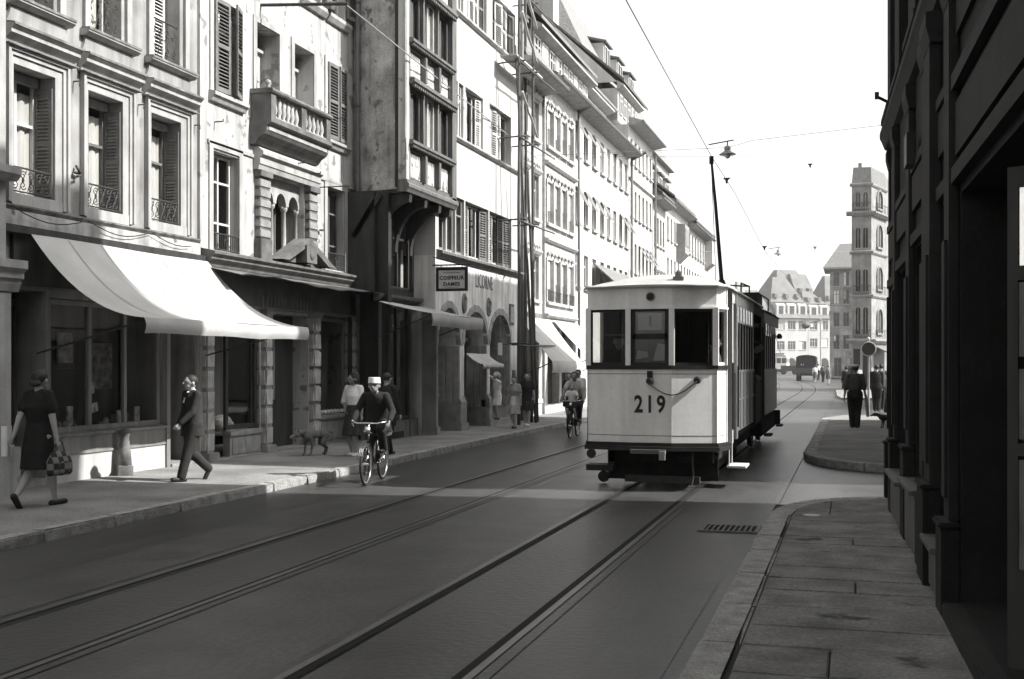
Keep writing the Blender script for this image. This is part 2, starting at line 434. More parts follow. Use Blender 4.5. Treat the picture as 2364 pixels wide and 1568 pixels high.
# last rows round the corner
cs = bez([(.72, 14.93), (-.62, 14.75), (rk + .27, 13.13)], 12)
sp = -.235
lf_ = [(p.x, p.y) for p in cs if p.x < sp]; rt_ = [(p.x, p.y) for p in cs if p.x > sp]
ym = rt_[-1][1] + (lf_[0][1] - rt_[-1][1]) * (rt_[-1][0] - sp) / (rt_[-1][0] - lf_[0][0])
a = MB(); a.extr([(x, y, .02) for x, y in [(sp - .006, 13.13), (sp - .006, ym)] + lf_], (0, 0, .098)); part('paving_slab', a, SLAB, pr)
a = MB(); a.extr([(x, y, .02) for x, y in [(.72, 13.13)] + rt_ + [(sp + .006, ym), (sp + .006, 13.13)]], (0, 0, .098)); part('paving_slab', a, SLAB, pr)
y = -6.0; k = 0
while y < 12.6:
    L_ = min(.9 + .35 * rnd.random(), 13.0 - y)
    inst('kerb_stone', KM[k % 5], pr, (rk + .125, y, -.018), rot=(0, rnd.uniform(-.01, .01), rnd.uniform(-.003, .003)), scale=(1.34, L_ - .012, 1)); k += 1; y += L_
def curved_kerb(pin, pout, parent, n, h=.117):
    for i in range(n):
        m_ = MB(); a0, a1, b0, b1 = pin[i], pin[i + 1], pout[i], pout[i + 1]
        e = .012
        q = [b0.lerp(b1, e), b1.lerp(b0, e), a1.lerp(a0, e), a0.lerp(a1, e)]
        m_.hexa([(p.x, p.y, -.02) for p in q] + [(p.x, p.y, h) for p in q]); part('kerb_stone', m_, KERB, parent, bevel=.012)
curved_kerb(bez([(.75, 14.94), (-.62, 14.78), (rk + .255, 13.0)], 6), bez([(.75, 15.2), (-.85, 15.05), (rk, 13.0)], 6), pr, 6)
# round cover in the corner slab
m_ = MB(); m_.lathe([(.0, 0), (.085, 0), (.09, .006), (.0, .008)], (-.42, 13.02, .118), 14); part('valve_cover', m_, mat('worn_steel', .4, rough=.5), pr)

# ---- pavement beyond the side street
g = MB()
oc = [(p.x, p.y) for p in bez([(1.4, 19.75), (-.75, 19.7), (-.86, 22.6)])]
g.extr([(x, y, -.02) for x, y in oc] + [(-.86, 36.5, -.02), (-.2, 39, -.02), (9, 40, -.02), (9, 18.2, -.02), (1.5, 18.2, -.02)], (0, 0, .12))
pf = struct('far_right_pavement', g, PAVE)
curved_kerb(bez([(1.4, 19.98), (-.5, 19.95), (-.62, 22.6)], 6), bez([(1.4, 19.73), (-.77, 19.68), (-.88, 22.6)], 6), pf, 6, .113)
y = 22.6; k = 0
while y < 36:
    inst('kerb_stone', KM[k % 5], pf, (-.75, y, -.03), scale=(1.3, .98, 1)); k += 1; y += 1.0
# cobble texture dots on that pavement are left to its material; third pavement in front of the tower
g = MB(); g.extr([(-.5, 58, -.02), (-.75, 62, -.02), (-1.0, 76, -.02), (3, 76, -.02), (3, 58, -.02)], (0, 0, .12)); struct('tower_pavement', g, PAVE)

# ---- gully grate at the kerb
GRAT = mat('worn_grate_iron', .13, rough=.7, n=12, amt=.3)
gr = thing('gully_grate', 'small iron drain grating set in the road beside the right kerb', 'drain', (-1.25, 12.55, 0))
m_ = MB(); fr_ = [(-1.55, 12.3), (-.94, 12.3), (-.94, 12.82), (-1.55, 12.82)]
m_.box(-1.55, -.93, 12.30, 12.34, .002, .016); m_.box(-1.55, -.93, 12.78, 12.82, .002, .016); m_.box(-1.55, -1.49, 12.34, 12.78, .002, .016); m_.box(-.97, -.93, 12.34, 12.78, .002, .016)
part('frame', m_, GRAT, gr)
m_ = MB(); m_.quad((-1.55, 12.3, .0065), (-.93, 12.3, .0065), (-.93, 12.82, .0065), (-1.55, 12.82, .0065)); part('pit', m_, GROOVE, gr)
bm_ = MB(); bm_.box(0, .022, 0, .44, 0, .009); bme = bm_.mesh('bar', GRAT)
for k in range(9): inst('bar', bme, gr, (-1.47 + k * .055, 12.34, .007))
# ================================================================== left side of the street, near houses
LIME = mat('grey_limestone', .28, rough=.85, n=2.2, amt=.2, fine=.12, fscale=60, bump=.12, streak=.4, patch=(.2, 2.4, .63))
LIME2 = mat('pale_limestone_trim', .36, rough=.85, n=3, amt=.14, fine=.1, bump=.1, streak=.3)
DIRTY = mat('dirty_ledge_stone', .16, rough=.9, n=6, amt=.5, bump=.3)
PLAST = mat('white_peeling_plaster', .45, rough=.9, n=1.6, amt=.1, fine=.06, bump=.12, streak=.42, patch=(.2, 3.2, .59))
STONE = mat('grey_sandstone', .24, rough=.88, n=4, amt=.25, fine=.2, fscale=50, bump=.35)
ROUGHCAST = mat('grey_roughcast', .42, rough=.95, n=2.2, amt=.42, fine=.25, fscale=30, bump=.7, streak=.35, patch=(.17, 4.2, .585))
WHITEW = mat('white_limewash', .47, rough=.9, n=1.2, amt=.05, streak=.08)
LOWPL = mat('grey_lower_plaster', .74, rough=.9, n=2, amt=.16, bump=.12, streak=.4)
DWOOD = mat('dark_wood', .035, rough=.65, n=6, amt=.4, stretch=(1, 1, .2))
BWOOD = mat('weathered_brown_wood', .125, rough=.75, n=6, amt=.35, stretch=(2, 2, .25), bump=.2)
GWOOD = mat('grey_painted_wood', .22, rough=.6, n=5, amt=.2, stretch=(2, 2, .3))
LWOOD = mat('pale_painted_wood', .5, rough=.6, n=3, amt=.1)
SHUT = mat('grey_shutter_paint', .15, rough=.7, n=5, amt=.22)
SHUTL = mat('pale_shutter_paint', .60, rough=.7, n=5, amt=.12)
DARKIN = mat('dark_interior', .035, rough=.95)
CURT = mat('white_net_curtain', .8, rough=.95, n=16, amt=.1, stretch=(1, 1, .06), transl=.25)
ZINC = mat('zinc_sheet', .16, rough=.55, n=4, amt=.35, spec=.4)
TILE = mat('roof_tiles', .11, rough=.9, n=9, amt=.35, bump=.4)
CANVAS = mat('white_awning_canvas', .47, rough=.95, n=1.6, amt=.12, fine=.05, fscale=30, transl=.12)
BLACK = mat('black_paint', .012, rough=.5)
DPIPE = mat('drainpipe_zinc', .15, rough=.6)

def L(X, name=None): return FR((X, 0, 0), (0, 1, 0), (1, 0, 0))
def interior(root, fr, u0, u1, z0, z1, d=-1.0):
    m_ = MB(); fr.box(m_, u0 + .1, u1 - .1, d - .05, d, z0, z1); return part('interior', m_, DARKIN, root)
def plain_sill(root, fr, u0, u1, z, h=.08, d=.12, m=None, name='sill'):
    m_ = MB(); fr.extr(m_, [(-.02, z), (d, z), (d, z + h * .6), (d - .03, z + h), (-.02, z + h)], u0, u1); return part(name, m_, m or LIME2, root)
def curtain(win, fr, u0, u1, z0, z1, d):
    m_ = MB(); n = 16
    m_.grid(lambda a, b: fr.p(u0 + (u1 - u0) * a, d + .014 * math.sin(a * 26) + .006 * math.sin(a * 61), z0 + (z1 - z0) * b), n * 2, 1)
    return part('curtain', m_, CURT, win, smooth=True)

def scroll_rail(w, h, seed):
    """wrought-iron window guard of scrolls, local: u right, z up, in the YZ plane"""
    r = random.Random(seed); m_ = MB()
    m_.tube([(0, 0, h), (0, w, h)], .014, 6); m_.tube([(0, 0, 0), (0, w, 0)], .010, 6)
    def spiral(cy, cz, R, turns, s, ph):
        m_.tube([(.0, cy + s * R * (1 - t * .82) * math.cos(ph + t * turns * 2 * PI), cz + R * (1 - t * .82) * math.sin(ph + t * turns * 2 * PI)) for t in [k / 14 for k in range(15)]], .0075, 4)
    n = max(3, round(w / .17))
    for k in range(n):
        c = (k + .5) * w / n; q = w / n * .55
        spiral(c, h * .70, q * .72, 1.3, 1 if k % 2 else -1, .4); spiral(c, h * .28, q * .72, 1.3, -1 if k % 2 else 1, 3.6)
        m_.tube([(0, c - q * .8, .02), (0, c - q * .1, h * .5), (0, c + q * .8, h - .02)], .007, 4)
        m_.ell((0, c, h * .5), .012, .025, .035, 6, 4)
    return m_.mesh('guard_rail', IRON)

# ------------------------------------------------------------------ first house: the pilaster at the very left and the house behind the camera
f = L(-9.98)
b0 = thing('corner_house', 'pale stone house end with moulded pilaster capital at the left edge', 'building', (-9.98, 6, .1))
ops = []
for k in range(6):
    u = -7.6 + 3.1 * k
    ops += [(u, u + 1.1, 4.6, 6.6), (u, u + 1.1, 7.6, 9.4)]
    if k < 5: ops.append((u - .5, u + 1.6, .7, 3.1))
part('wall', wallmesh(f, -8.5, 12.2, .1, 11.3, ops, .3, 7), LIME2, b0); interior(b0, f, -8.4, 12.1, .2, 11)
for o_ in ops: window(b0, f, o_[0], o_[1], o_[2], o_[3], .22, LWOOD, cols=2, gm=GLASS_FAR, split=False)
m_ = MB(); f.box(m_, 11.6, 12.18, .003, .10, .1, 2.62); part('pilaster', m_, LIME2, b0, bevel=.01)
m_ = MB(); f.extr(m_, [(0, 2.62), (.12, 2.62), (.16, 2.72), (.16, 2.76), (.2, 2.78), (.2, 2.85), (.26, 2.9), (.26, 3.0), (0, 3.0)], 11.5, 12.28); part('capital', m_, LIME2, b0)
m_ = MB(); f.extr(m_, [(0, 3.98), (.14, 3.98), (.2, 4.05), (.2, 4.14), (0, 4.18)], 8, 12.24); part('string_course', m_, LIME2, b0)
m_ = MB(); f.box(m_, 11.5, 12.28, .002, .16, .1, .72); part('plinth', m_, LIME, b0, bevel=.01)

# ------------------------------------------------------------------ second house: grey limestone, three window bays, shop with the big awning
f = L(-10.3)
b1 = thing('limestone_house', 'grey limestone house with moulded window bays above the big awning shop', 'building', (-10.3, 14.8, .1))
WN = [(12.71, 13.53), (14.24, 15.06), (15.79, 16.62)]; OUT = [(12.56, 13.78), (14.08, 15.31), (15.63, 16.89)]
ops = [(a, b, 3.93, 5.57, .36) for a, b in WN] + [(a + .02, b - .01, 6.42, 8.0, .36) for a, b in WN] + [(a, b, 8.9, 10.3) for a, b in WN]
ops += [(12.68, 13.36, .22, 2.7, .5), (13.45, 16.14, .78, 2.62, .12), (16.24, 17.06, .12, 2.75, .7)]
part('wall', wallmesh(f, 12.22, 17.14, .1, 11.6, ops, .3, 7), LIME, b1); interior(b1, f, 12.3, 17.0, .15, 11.4, -1.5)
gm_ = scroll_rail(.78, .31, 1)
for i, (a, b) in enumerate(WN):
    A, B = OUT[i]
    # moulded surround
    m_ = MB()
    for q, (lo, hi, dd) in enumerate(((0., .05, .075), (.05, .11, .045))):
        f.box(m_, A + lo, A + hi, .002, dd, 3.80, 5.79 - lo); f.box(m_, B - hi, B - lo, .002, dd, 3.80, 5.79 - lo); f.box(m_, A + hi, B - hi, .002, dd, 5.79 - hi, 5.79 - lo)
    f.box(m_, A + .11, B - .11, .002, .03, 3.78, 3.925)
    f.box(m_, A + .11, a, .002, .02, 3.926, 5.67); f.box(m_, b, B - .11, .002, .02, 3.926, 5.67); f.box(m_, a, b, .002, .02, 5.575, 5.67)
    part('surround', m_, LIME2, b1)
    w = window(b1, f, a + .01, b - .01, 3.95, 5.55, .34, BWOOD if i else LWOOD, cols=2, rows=(0, .60, 1))
    curtain(w, f, a + .05, b - .05, 3.97, 5.34, -.352)
    cb = MB(); f.box(cb, a + .01, b - .01, -.30, -.22, 5.44, 5.55); part('blind_box', cb, GWOOD, w)
    # louvred leaf folded back on the far reveal
    shutter(b1, f.p(b - .004, -.30, 3.97), f.N, (0, 0, 1), -f.U, .28, 1.46, SHUT, nsl=26, t=.018)
    sh2 = shutter(b1, f.p(a + .045, -.30, 3.97), f.N, (0, 0, 1), f.U * -1, .24, 1.46, SHUTL, nsl=26)
    inst('guard_rail', gm_, w, f.p(a + .02, -.04, 3.965), scale=(1, (b - a - .04) / .78, 1))
    # upper windows
    w = window(b1, f, a + .03, b - .02, 6.43, 7.98, .34, LWOOD, cols=2)
    if i == 2:
        shutter(b1, f.p(a + .04, -.27, 6.45), f.U, (0, 0, 1), f.N, .38, 1.5, SHUTL, nsl=24); shutter(b1, f.p(a + .43, -.27, 6.45), f.U, (0, 0, 1), f.N, .34, 1.5, SHUTL, nsl=24)
    else: curtain(w, f, a + .08, b - .08, 6.46, 7.9, -.385)
    gm2 = scroll_rail(.76, .62, 4)
    inst('guard_rail', gm2, w, f.p(a + .03, -.03, 6.45))
    m_ = MB(); aa, bb = A + .06, B - .06
    f.box(m_, aa, aa + .12, .002, .05, 6.405, 8.2); f.box(m_, bb - .12, bb, .002, .05, 6.405, 8.2); f.box(m_, aa + .12, bb - .12, .002, .05, 8.08, 8.2); part('surround', m_, LIME2, b1)
    m_ = MB(); f.extr(m_, [(0, 6.30), (.10, 6.31), (.15, 6.35), (.15, 6.395), (0, 6.40)], A + .0, B + .02); part('sill', m_, LIME2, b1)
    # curved apron between cornice and sill
    for nm, q in (('apron', 0),):
        m_ = MB(); c = 1.4
        pts = [(A - .03 + .09 * math.sin(t * PI / 2), 6.06 + .24 * t) for t in [k / 8 for k in range(9)]] + [(B + .02 - .09 * math.sin(t * PI / 2), 6.06 + .24 * t) for t in [1 - k / 8 for k in range(9)]]
        f.face(m_, pts, .002, .05); part('apron', m_, LIME, b1)
    m_ = MB(); f.extr(m_, [(0, 5.80), (.05, 5.81), (.07, 5.86), (.15, 5.92), (.15, 5.97), (.19, 6.0), (.19, 6.03), (0, 6.055)], A - .05, B + .12); part('cornice', m_, LIME2, b1)
    m_ = MB(); f.box(m_, A - .05, B + .12, .003, .12, 5.785, 5.80); part('cornice_shade', m_, DIRTY, b1)  # dark strip: the shadow under the cornice put into the colour
    m_ = MB(); f.extr(m_, [(.02, 6.058), (.195, 6.032), (.195, 6.012), (.205, 6.012), (.205, 6.045), (.02, 6.075)], A - .05, B + .12); part('lead_cap', m_, DIRTY, b1)
    m_ = MB(); f.extr(m_, [(.02, 6.402), (.155, 6.397), (.155, 6.375), (.163, 6.375), (.163, 6.41), (.02, 6.415)], A, B + .02); part('lead_cap', m_, DIRTY, b1)
    # shutter stays and hooks between the bays
    m_ = MB(); m_.tube([f.p(B + .16, 0, 5.62), f.p(B + .16, .1, 5.62), f.p(B + .16, .1, 5.55)], .012, 5)
    if i == 0: m_.tube([f.p(B + .18, .03, 4.46), f.p(B + .14, .09, 4.40), f.p(B + .2, .1, 4.34), f.p(B + .1, .1, 4.3)], .02, 5); m_.ell(f.p(B + .16, .06, 4.36), .03, .07, .02)
    part('hook', m_, IRON, b1)
# broken ledge and old fascia over the shop
m_ = MB(); f.extr(m_, [(0, 3.70), (.05, 3.70), (.09, 3.745), (.09, 3.765), (0, 3.78)], 12.3, 17.1); part('ledge', m_, DIRTY, b1)
m_ = MB(); f.box(m_, 12.24, 17.12, .002, .07, 3.50, 3.695); part('fascia', m_, mat('stained_fascia', .42, n=5, amt=.3, streak=.5, patch=(.15, 5, .62)), b1)
m_ = MB(); f.box(m_, 12.24, 17.13, .002, .16, 3.40, 3.497); part('awning_housing', m_, DWOOD, b1)
m_ = MB(); f.box(m_, 12.66, 17.1, .002, .06, 2.76, 3.396); part('shop_fascia', m_, DWOOD, b1)
m_ = MB(); sw = [f.p(12.56 + .22 * k, .12, 3.72 - .13 * math.sin(PI * (k % 7) / 7.0) if k else 3.74) for k in range(20)]
m_.tube(sw, .008, 4); part('cable', m_, IRON, b1)
# shopfront
w = window(b1, f, 13.46, 16.13, .80, 2.61, .1, GWOOD, cols=3, rows=(0, 1), fw=.07, name='shop_window')
m_ = MB(); f.box(m_, 13.5, 16.1, -.80, -.78, .8, 2.6); part('reflection_panel', m_, mat('shop_reflection_grey', .10, n=1.4, amt=.5, stretch=(2, 2, .3)), w)  # streaky greys: the shop glass reflections put into this panel's colour
m_ = MB(); f.extr(m_, [(-.1, .74), (.07, .74), (.09, .78), (-.1, .80)], 13.40, 16.2); part('sill', m_, GWOOD, w)
m_ = MB(); f.box(m_, 13.4, 16.18, .002, .04, .52, .738); f.box(m_, 13.4, 16.18, .0425, .055, .49, .52); part('riser_panel', m_, GWOOD, b1)
m_ = MB(); f.box(m_, 13.4, 16.18, .003, .035, .125, .489); part('riser_board', m_, mat('sunlit_riser_tone', .5, rough=.7, n=4, amt=.06, streak=.15), b1)  # pale up to the awning's shadow line: sunlight put into the colour
m_ = MB(); f.box(m_, 12.3, 12.66, .002, .05, .12, .72); f.box(m_, 12.3, 12.66, .051, .075, .66, .72); part('door_plinth', m_, GWOOD, b1)
for u, nm in ((12.7, 'l'), (16.26, 'r')):
    m_ = MB(); f.box(m_, u, u + .06, -.5, -.44, .2, 2.6); f.box(m_, u + .58, u + .64, -.5, -.44, .2, 2.6); f.box(m_, u + .06, u + .58, -.5, -.44, 2.5, 2.6); f.box(m_, u + .06, u + .58, -.5, -.44, .2, .8)
    o = part('door', m_, BWOOD, b1)
    p_ = MB(); f.box(p_, u + .06, u + .58, -.48, -.47, .8, 2.5); part('pane', p_, GLASS, o)
    h_ = MB(); h_.tube([f.p(u + .1, -.43, 1.0), f.p(u + .1, -.38, 1.02), f.p(u + .1, -.38, 1.18)], .012, 6); part('handle', h_, STEEL, o)
m_ = MB(); f.box(m_, 16.14, 16.235, .002, .07, .12, 2.74); part('door_post', m_, GWOOD, b1)
m_ = MB(); f.box(m_, 16.24, 17.06, -.62, .10, .02, .17); part('doorstep', m_, STONE, b1)
# goods behind the glass
m_ = MB(); f.box(m_, 13.5, 16.1, -.75, -.14, .74, .82); part('display_shelf', m_, BWOOD, b1)
CARD = mat('show_card', .5, rough=.8, n=12, amt=.5)
for k, (u, z, wd, hh, tl) in enumerate(((13.62, 1.05, .24, .32, .0), (14.62, 1.30, .17, .16, .06), (14.72, 1.02, .16, .13, .2), (15.35, .84, .14, .2, 0), (14.18, .84, .12, .3, 0), (15.8, .84, .12, .24, 0))):
    m_ = MB(); f.box(m_, u, u + wd, -.30, -.27, z, z + hh); m_.xf(Matrix.Translation(f.p(u, 0, z)) @ Matrix.Rotation(tl, 4, 'X') @ Matrix.Translation(-f.p(u, 0, z)))
    solo('show_card', m_, CARD, ('largest pale show card', 'small framed picture card', 'small slanting picture card', 'narrow upright show card', 'tall narrow card left of the middle', 'short card at the right end')[k] + ' on the shelf behind the big awning shop window', 'card', 'show cards in the awning shop window', loc=f.p(u, -.28, z))
for k in range(22):
    u = 13.6 + k * .112 + rnd.uniform(-.03, .03); r_ = rnd.uniform(.035, .06); h_ = rnd.uniform(.06, .16)
    m_ = MB(); m_.lathe([(r_ * .7, 0), (r_, h_ * .3), (r_ * .9, h_ * .7), (r_ * .4, h_)], f.p(u, -.24 - rnd.random() * .2, .82), 8)
    solo('shop_goods', m_, mat('goods_%d' % (k % 3), (.08, .2, .38)[k % 3]), ('dark', 'grey', 'pale')[k % 3] + ' small jar among the goods along the foot of the awning shop window', 'goods', 'goods in the awning shop window', smooth=True, loc=f.p(u, -.3, .82))
for k, (u, z, wd, hh) in enumerate(((13.72, 1.55, .5, .62), (14.55, 1.75, .34, .44), (15.3, 1.35, .55, .7))):
    m_ = MB(); f.box(m_, u, u + wd, -.74, -.71, z, z + hh); o = solo('display_board', m_, mat('board_face_%d' % k, (.16, .3, .2)[k], n=9, amt=.55), ('left', 'small middle', 'right')[k] + ' grey display board hanging at the back of the big awning shop window', 'board', 'display boards in the awning shop window', loc=f.p(u, -.72, z))
# stone guard post before the riser
bo = thing('guard_post', 'dark stone guard post standing on its block before the shop riser', 'bollard', (-10.12, 14.86, .13))
m_ = MB(); m_.lathe([(.15, 0), (.15, .14), (.11, .15)], (-10.12, 14.86, .125), 4); part('base', m_, DIRTY, bo)
m_ = MB(); m_.lathe([(.105, 0), (.085, .25), (.065, .40), (.09, .47), (.085, .52), (.0, .54)], (-10.12, 14.86, .26), 10); part('shaft', m_, DIRTY, bo, smooth=True)

# ------------------------------------------------------------------ the big awning
def awning(name, label, x0, y0a, y0b, z0, x1, y1a, y1b, z1, drop, sag, cm=CANVAS, vm=None, pw=2.2, group=None, arms=True, wrinkle=.012, endflap=False):
    t = thing(name, label, 'awning', (x0, (y0a + y0b) / 2, z0), group)
    def P(a, b):
        k = b; ya = y0a + (y1a - y0a) * k; yb = y0b + (y1b - y0b) * k
        s_ = 1 - (1 - k) ** pw
        z = z0 + (z1 - z0) * (k * (1 - sag) + s_ * sag)
        return Vector((x0 + (x1 - x0) * k, ya + (yb - ya) * a, z + wrinkle * math.sin(a * 23 + k * 3) * k * (1 - k) * 2 + wrinkle * .6 * math.sin(a * 7.3)))
    m_ = MB(); m_.grid(P, 28, 12); o = part('canvas', m_, cm, t, smooth=True)
    if pw == 2.2:
        for a_ in (.17, .335, .5, .665, .83):
            sm = MB(); sm.grid(lambda a, b, a_=a_: P(a_ + (a - .5) * .006, b * .995) + Vector((.004, 0, .006)), 1, 24); part('seam', sm, mat('canvas_seam', .34, rough=.95), t, smooth=True)
    v = MB(); v.grid(lambda a, b: P(a, 1) + Vector((.03 * math.sin(b * PI), 0, -drop * b)) + Vector((.012 * math.sin(a * 31) * b, 0, .006 * math.sin(a * 17) * b)), 28, 4); part('valance', v, vm or cm, t, smooth=True)
    m_ = MB(); m_.tube([P(0, 1) + Vector((-.02, 0, -.015)), P(1, 1) + Vector((-.02, 0, -.015))], .018, 6); part('front_bar', m_, IRON, t)
    if arms:
        for a in (0.02, .98):
            m_ = MB(); m_.tube([P(a, 1) + Vector((-.03, 0, -.03)), (x0 + .02, P(a, 0).y, z1 - .45)], .014, 6); part('arm', m_, IRON, t)
    return t
awning('big_awning', 'largest white awning, bellied canvas with a rolled valance, over the first shop', -10.12, 12.84, 17.16, 3.40, -8.52, 12.93, 17.55, 2.32, .20, .9)
# hanging cord of that awning
# ------------------------------------------------------------------ third house: white plaster, stone balcony and loggia, rusticated shopfront
f = L(-10.25)
b2 = thing('balcony_house', 'white peeling plaster house with a stone balcony and three light loggia', 'building', (-10.25, 20.2, .1))
ops = [(17.53, 18.44, 6.28, 7.86), (19.03, 19.89, 6.0, 7.84, .42), (20.51, 21.35, 6.0, 7.85, .42), (21.97, 22.86, 6.3, 7.87),
       (17.52, 18.38, 3.61, 5.30), (19.42, 20.95, 3.66, 5.18, .5), (21.97, 22.82, 3.66, 5.33), (17.53, 18.4, 8.86, 10.4), (20.9, 21.7, 8.86, 10.4), (22.05, 22.85, 8.86, 10.4), (19.2, 19.95, 8.86, 10.4),
       (17.46, 19.16, .12, 2.66, .02), (19.48, 21.13, .12, 2.66, .35), (21.47, 23.09, .12, 2.70, .02)]
part('wall', wallmesh(f, 17.14, 23.42, .1, 12.2, ops, .22, 7), PLAST, b2); interior(b2, f, 17.2, 23.35, .2, 12, -1.3)
m_ = MB(); f.extr(m_, [(0, 11.8), (.1, 11.8), (.35, 12.05), (.35, 12.2), (0, 12.2)], 17.14, 23.4); part('eave_cornice', m_, LIME2, b2)
roof(b2, f, 17.14, 23.4, 12.2, .35, 3.5, 16.5, TILE, gable=PLAST)
# shuttered windows
for a, b, z0, z1 in ((17.53, 18.44, 6.29, 7.86), (21.97, 22.86, 6.31, 7.87)):
    wd = (b - a) / 2
    shutter(b2, f.p(a, .03, z0 + .01), f.U + f.N * .05, (0, 0, 1), f.N, wd - .005, z1 - z0 - .02, SHUT, nsl=22)
    shutter(b2, f.p(b, .03, z0 + .01), -f.U + f.N * (.32 if a < 18 else .10), (0, 0, 1), f.N, wd - .005, z1 - z0 - .02, SHUT, nsl=22)
    window(b2, f, a, b, z0, z1, .2, LWOOD)
    m_ = MB(); f.extr(m_, [(0, z0 - .19), (.06, z0 - .18), (.10, z0 - .10), (.13, z0 - .09), (.13, z0 - .03), (0, z0 - .01)], a - .13, b + .12); part('sill', m_, LIME2, b2)
    m_ = MB(); f.box(m_, a - .11, a - .003, .002, .03, z0, z1 + .1); f.box(m_, b + .003, b + .11, .002, .03, z0, z1 + .1); f.box(m_, a - .003, b + .003, .002, .03, z1 + .003, z1 + .1); part('surround', m_, PLAST, b2)
# balcony doors with closed inner leaves
for a, b, q in ((19.03, 19.89, 0), (20.51, 21.35, 1)):
    m_ = MB(); c = (a + b) / 2
    f.box(m_, a, c - .005, -.42, -.37, 6.0, 7.5); f.box(m_, c + .005, b, -.42, -.37, 6.0, 7.5); f.box(m_, a, b, -.42, -.30, 7.505, 7.56)
    for aa, bb in ((a + .07, c - .07), (c + .07, b - .07)):
        for z0, z1 in ((6.1, 6.6), (6.68, 6.9), (6.98, 7.42)): f.box(m_, aa, bb, -.369, -.352, z0, z1)
    o = part('balcony_door', m_, mat('grey_door_leaf', .42, rough=.7, n=4, amt=.12), b2)
    p_ = MB(); f.box(p_, a, b, -.41, -.405, 7.562, 7.84); part('pane', p_, GLASS, o)
    m_ = MB(); f.box(m_, a - .13, a - .003, .002, .025, 6.1, 7.95); f.box(m_, b + .003, b + .13, .002, .025, 6.1, 7.95); f.box(m_, a - .003, b + .003, .002, .025, 7.853, 7.95); part('surround', m_, LIME2, b2)
# balcony
m_ = MB()
f.extr(m_, [(0, 5.62), (.12, 5.64), (.2, 5.74), (.30, 5.80), (.34, 5.86), (.34, 5.94), (.40, 5.97), (.43, 6.0), (.43, 6.09), (0, 6.09)], 18.78, 21.32)
DARKST = mat('dark_balcony_stone', .12, rough=.9, n=4, amt=.35, bump=.3); bal = part('balcony', m_, DARKST, b2)  # even darker grey for balcony, loggia pilasters, shop cornice and pediment
bp = MB(); bp.lathe([(.048, 0), (.048, .03), (.03, .045), (.055, .13), (.05, .19), (.024, .30), (.022, .33), (.04, .36), (.04, .385)], (0, 0, 0), 10); m_ = MB(); f.box(m_, 18.85, 21.25, .345, .352, 5.87, 5.935); part('pale_band', m_, LIME2, bal)
bme = bp.mesh('baluster', LIME2, smooth=True)
m_ = MB()
for a, b in ((18.82, 19.0), (20.02, 20.22), (21.1, 21.28)):
    m_ = MB(); f.box(m_, a, b, .25, .41, 6.09, 6.52)
    if a < 19: f.box(m_, 18.82, 18.97, .0, .249, 6.09, 6.52)
    if a > 21: f.box(m_, 21.14, 21.28, .0, .249, 6.09, 6.52)
    part('pedestal', m_, DARKST, bal)
pass
m_ = MB(); f.extr(m_, [(.22, 6.52), (.44, 6.52), (.46, 6.55), (.44, 6.60), (.22, 6.60)], 18.79, 21.31); f.box(m_, 18.79, 18.99, 0, .219, 6.522, 6.602); f.box(m_, 21.12, 21.31, 0, .219, 6.522, 6.602); part('hand_rail', m_, DARKST, bal)
for a, b, n in ((19.0, 20.02, 6), (20.22, 21.1, 5)):
    for k in range(n): inst('baluster', bme, bal, f.p(a + (b - a) * (k + .5) / n, .33, 6.115))
m_ = MB(); f.box(m_, 19.0, 20.02, .26, .40, 6.09, 6.118); f.box(m_, 20.22, 21.1, .26, .40, 6.09, 6.118); part('balustrade_foot', m_, LIME2, bal)
m_ = MB(); m_.lathe([(.05, 0), (.07, .02), (.03, .06), (.06, .10), (.05, .15), (.0, .18)], f.p(18.91, .3, 6.60), 10); part('finial', m_, STONE, bal, smooth=True)
# loggia: two rusticated pilasters, entablature, three arched lights
m_ = MB(); f.extr(m_, [(0, 5.20), (.10, 5.20), (.12, 5.28), (.14, 5.30), (.14, 5.42), (.2, 5.46), (.2, 5.52), (.1, 5.60), (0, 5.62)], 18.92, 21.42); part('entablature', m_, LIME2, b2)
m_ = MB(); f.box(m_, 17.36, 18.9, .002, .03, 5.40, 5.46); f.box(m_, 21.45, 23.38, .002, .03, 5.43, 5.5); part('string_course', m_, LIME2, b2)
for a, b in ((18.98, 19.36), (20.98, 21.34)):
    m_ = MB(); f.box(m_, a, b, .002, .10, 3.98, 5.08); f.box(m_, a - .04, b + .04, .002, .15, 5.08, 5.195); f.box(m_, a - .03, b + .03, .002, .14, 3.60, 3.975)
    q = part('pilaster', m_, DARKST, b2, bevel=.008)
    blk = MB(); f.box(blk, a - .012, b + .012, .0, .118, 0, .14); blk.v = [p - f.p(a, 0, 0) for p in blk.v]; bl = blk.mesh('stone_block', STONE, bevel=.012)
    for k in range(6): inst('stone_block', bl, q, f.p(a, 0, 4.0 + k * .18))
m_ = MB(); c0, c1 = 19.42, 20.95; wd = (c1 - c0) / 3
lw = MB()
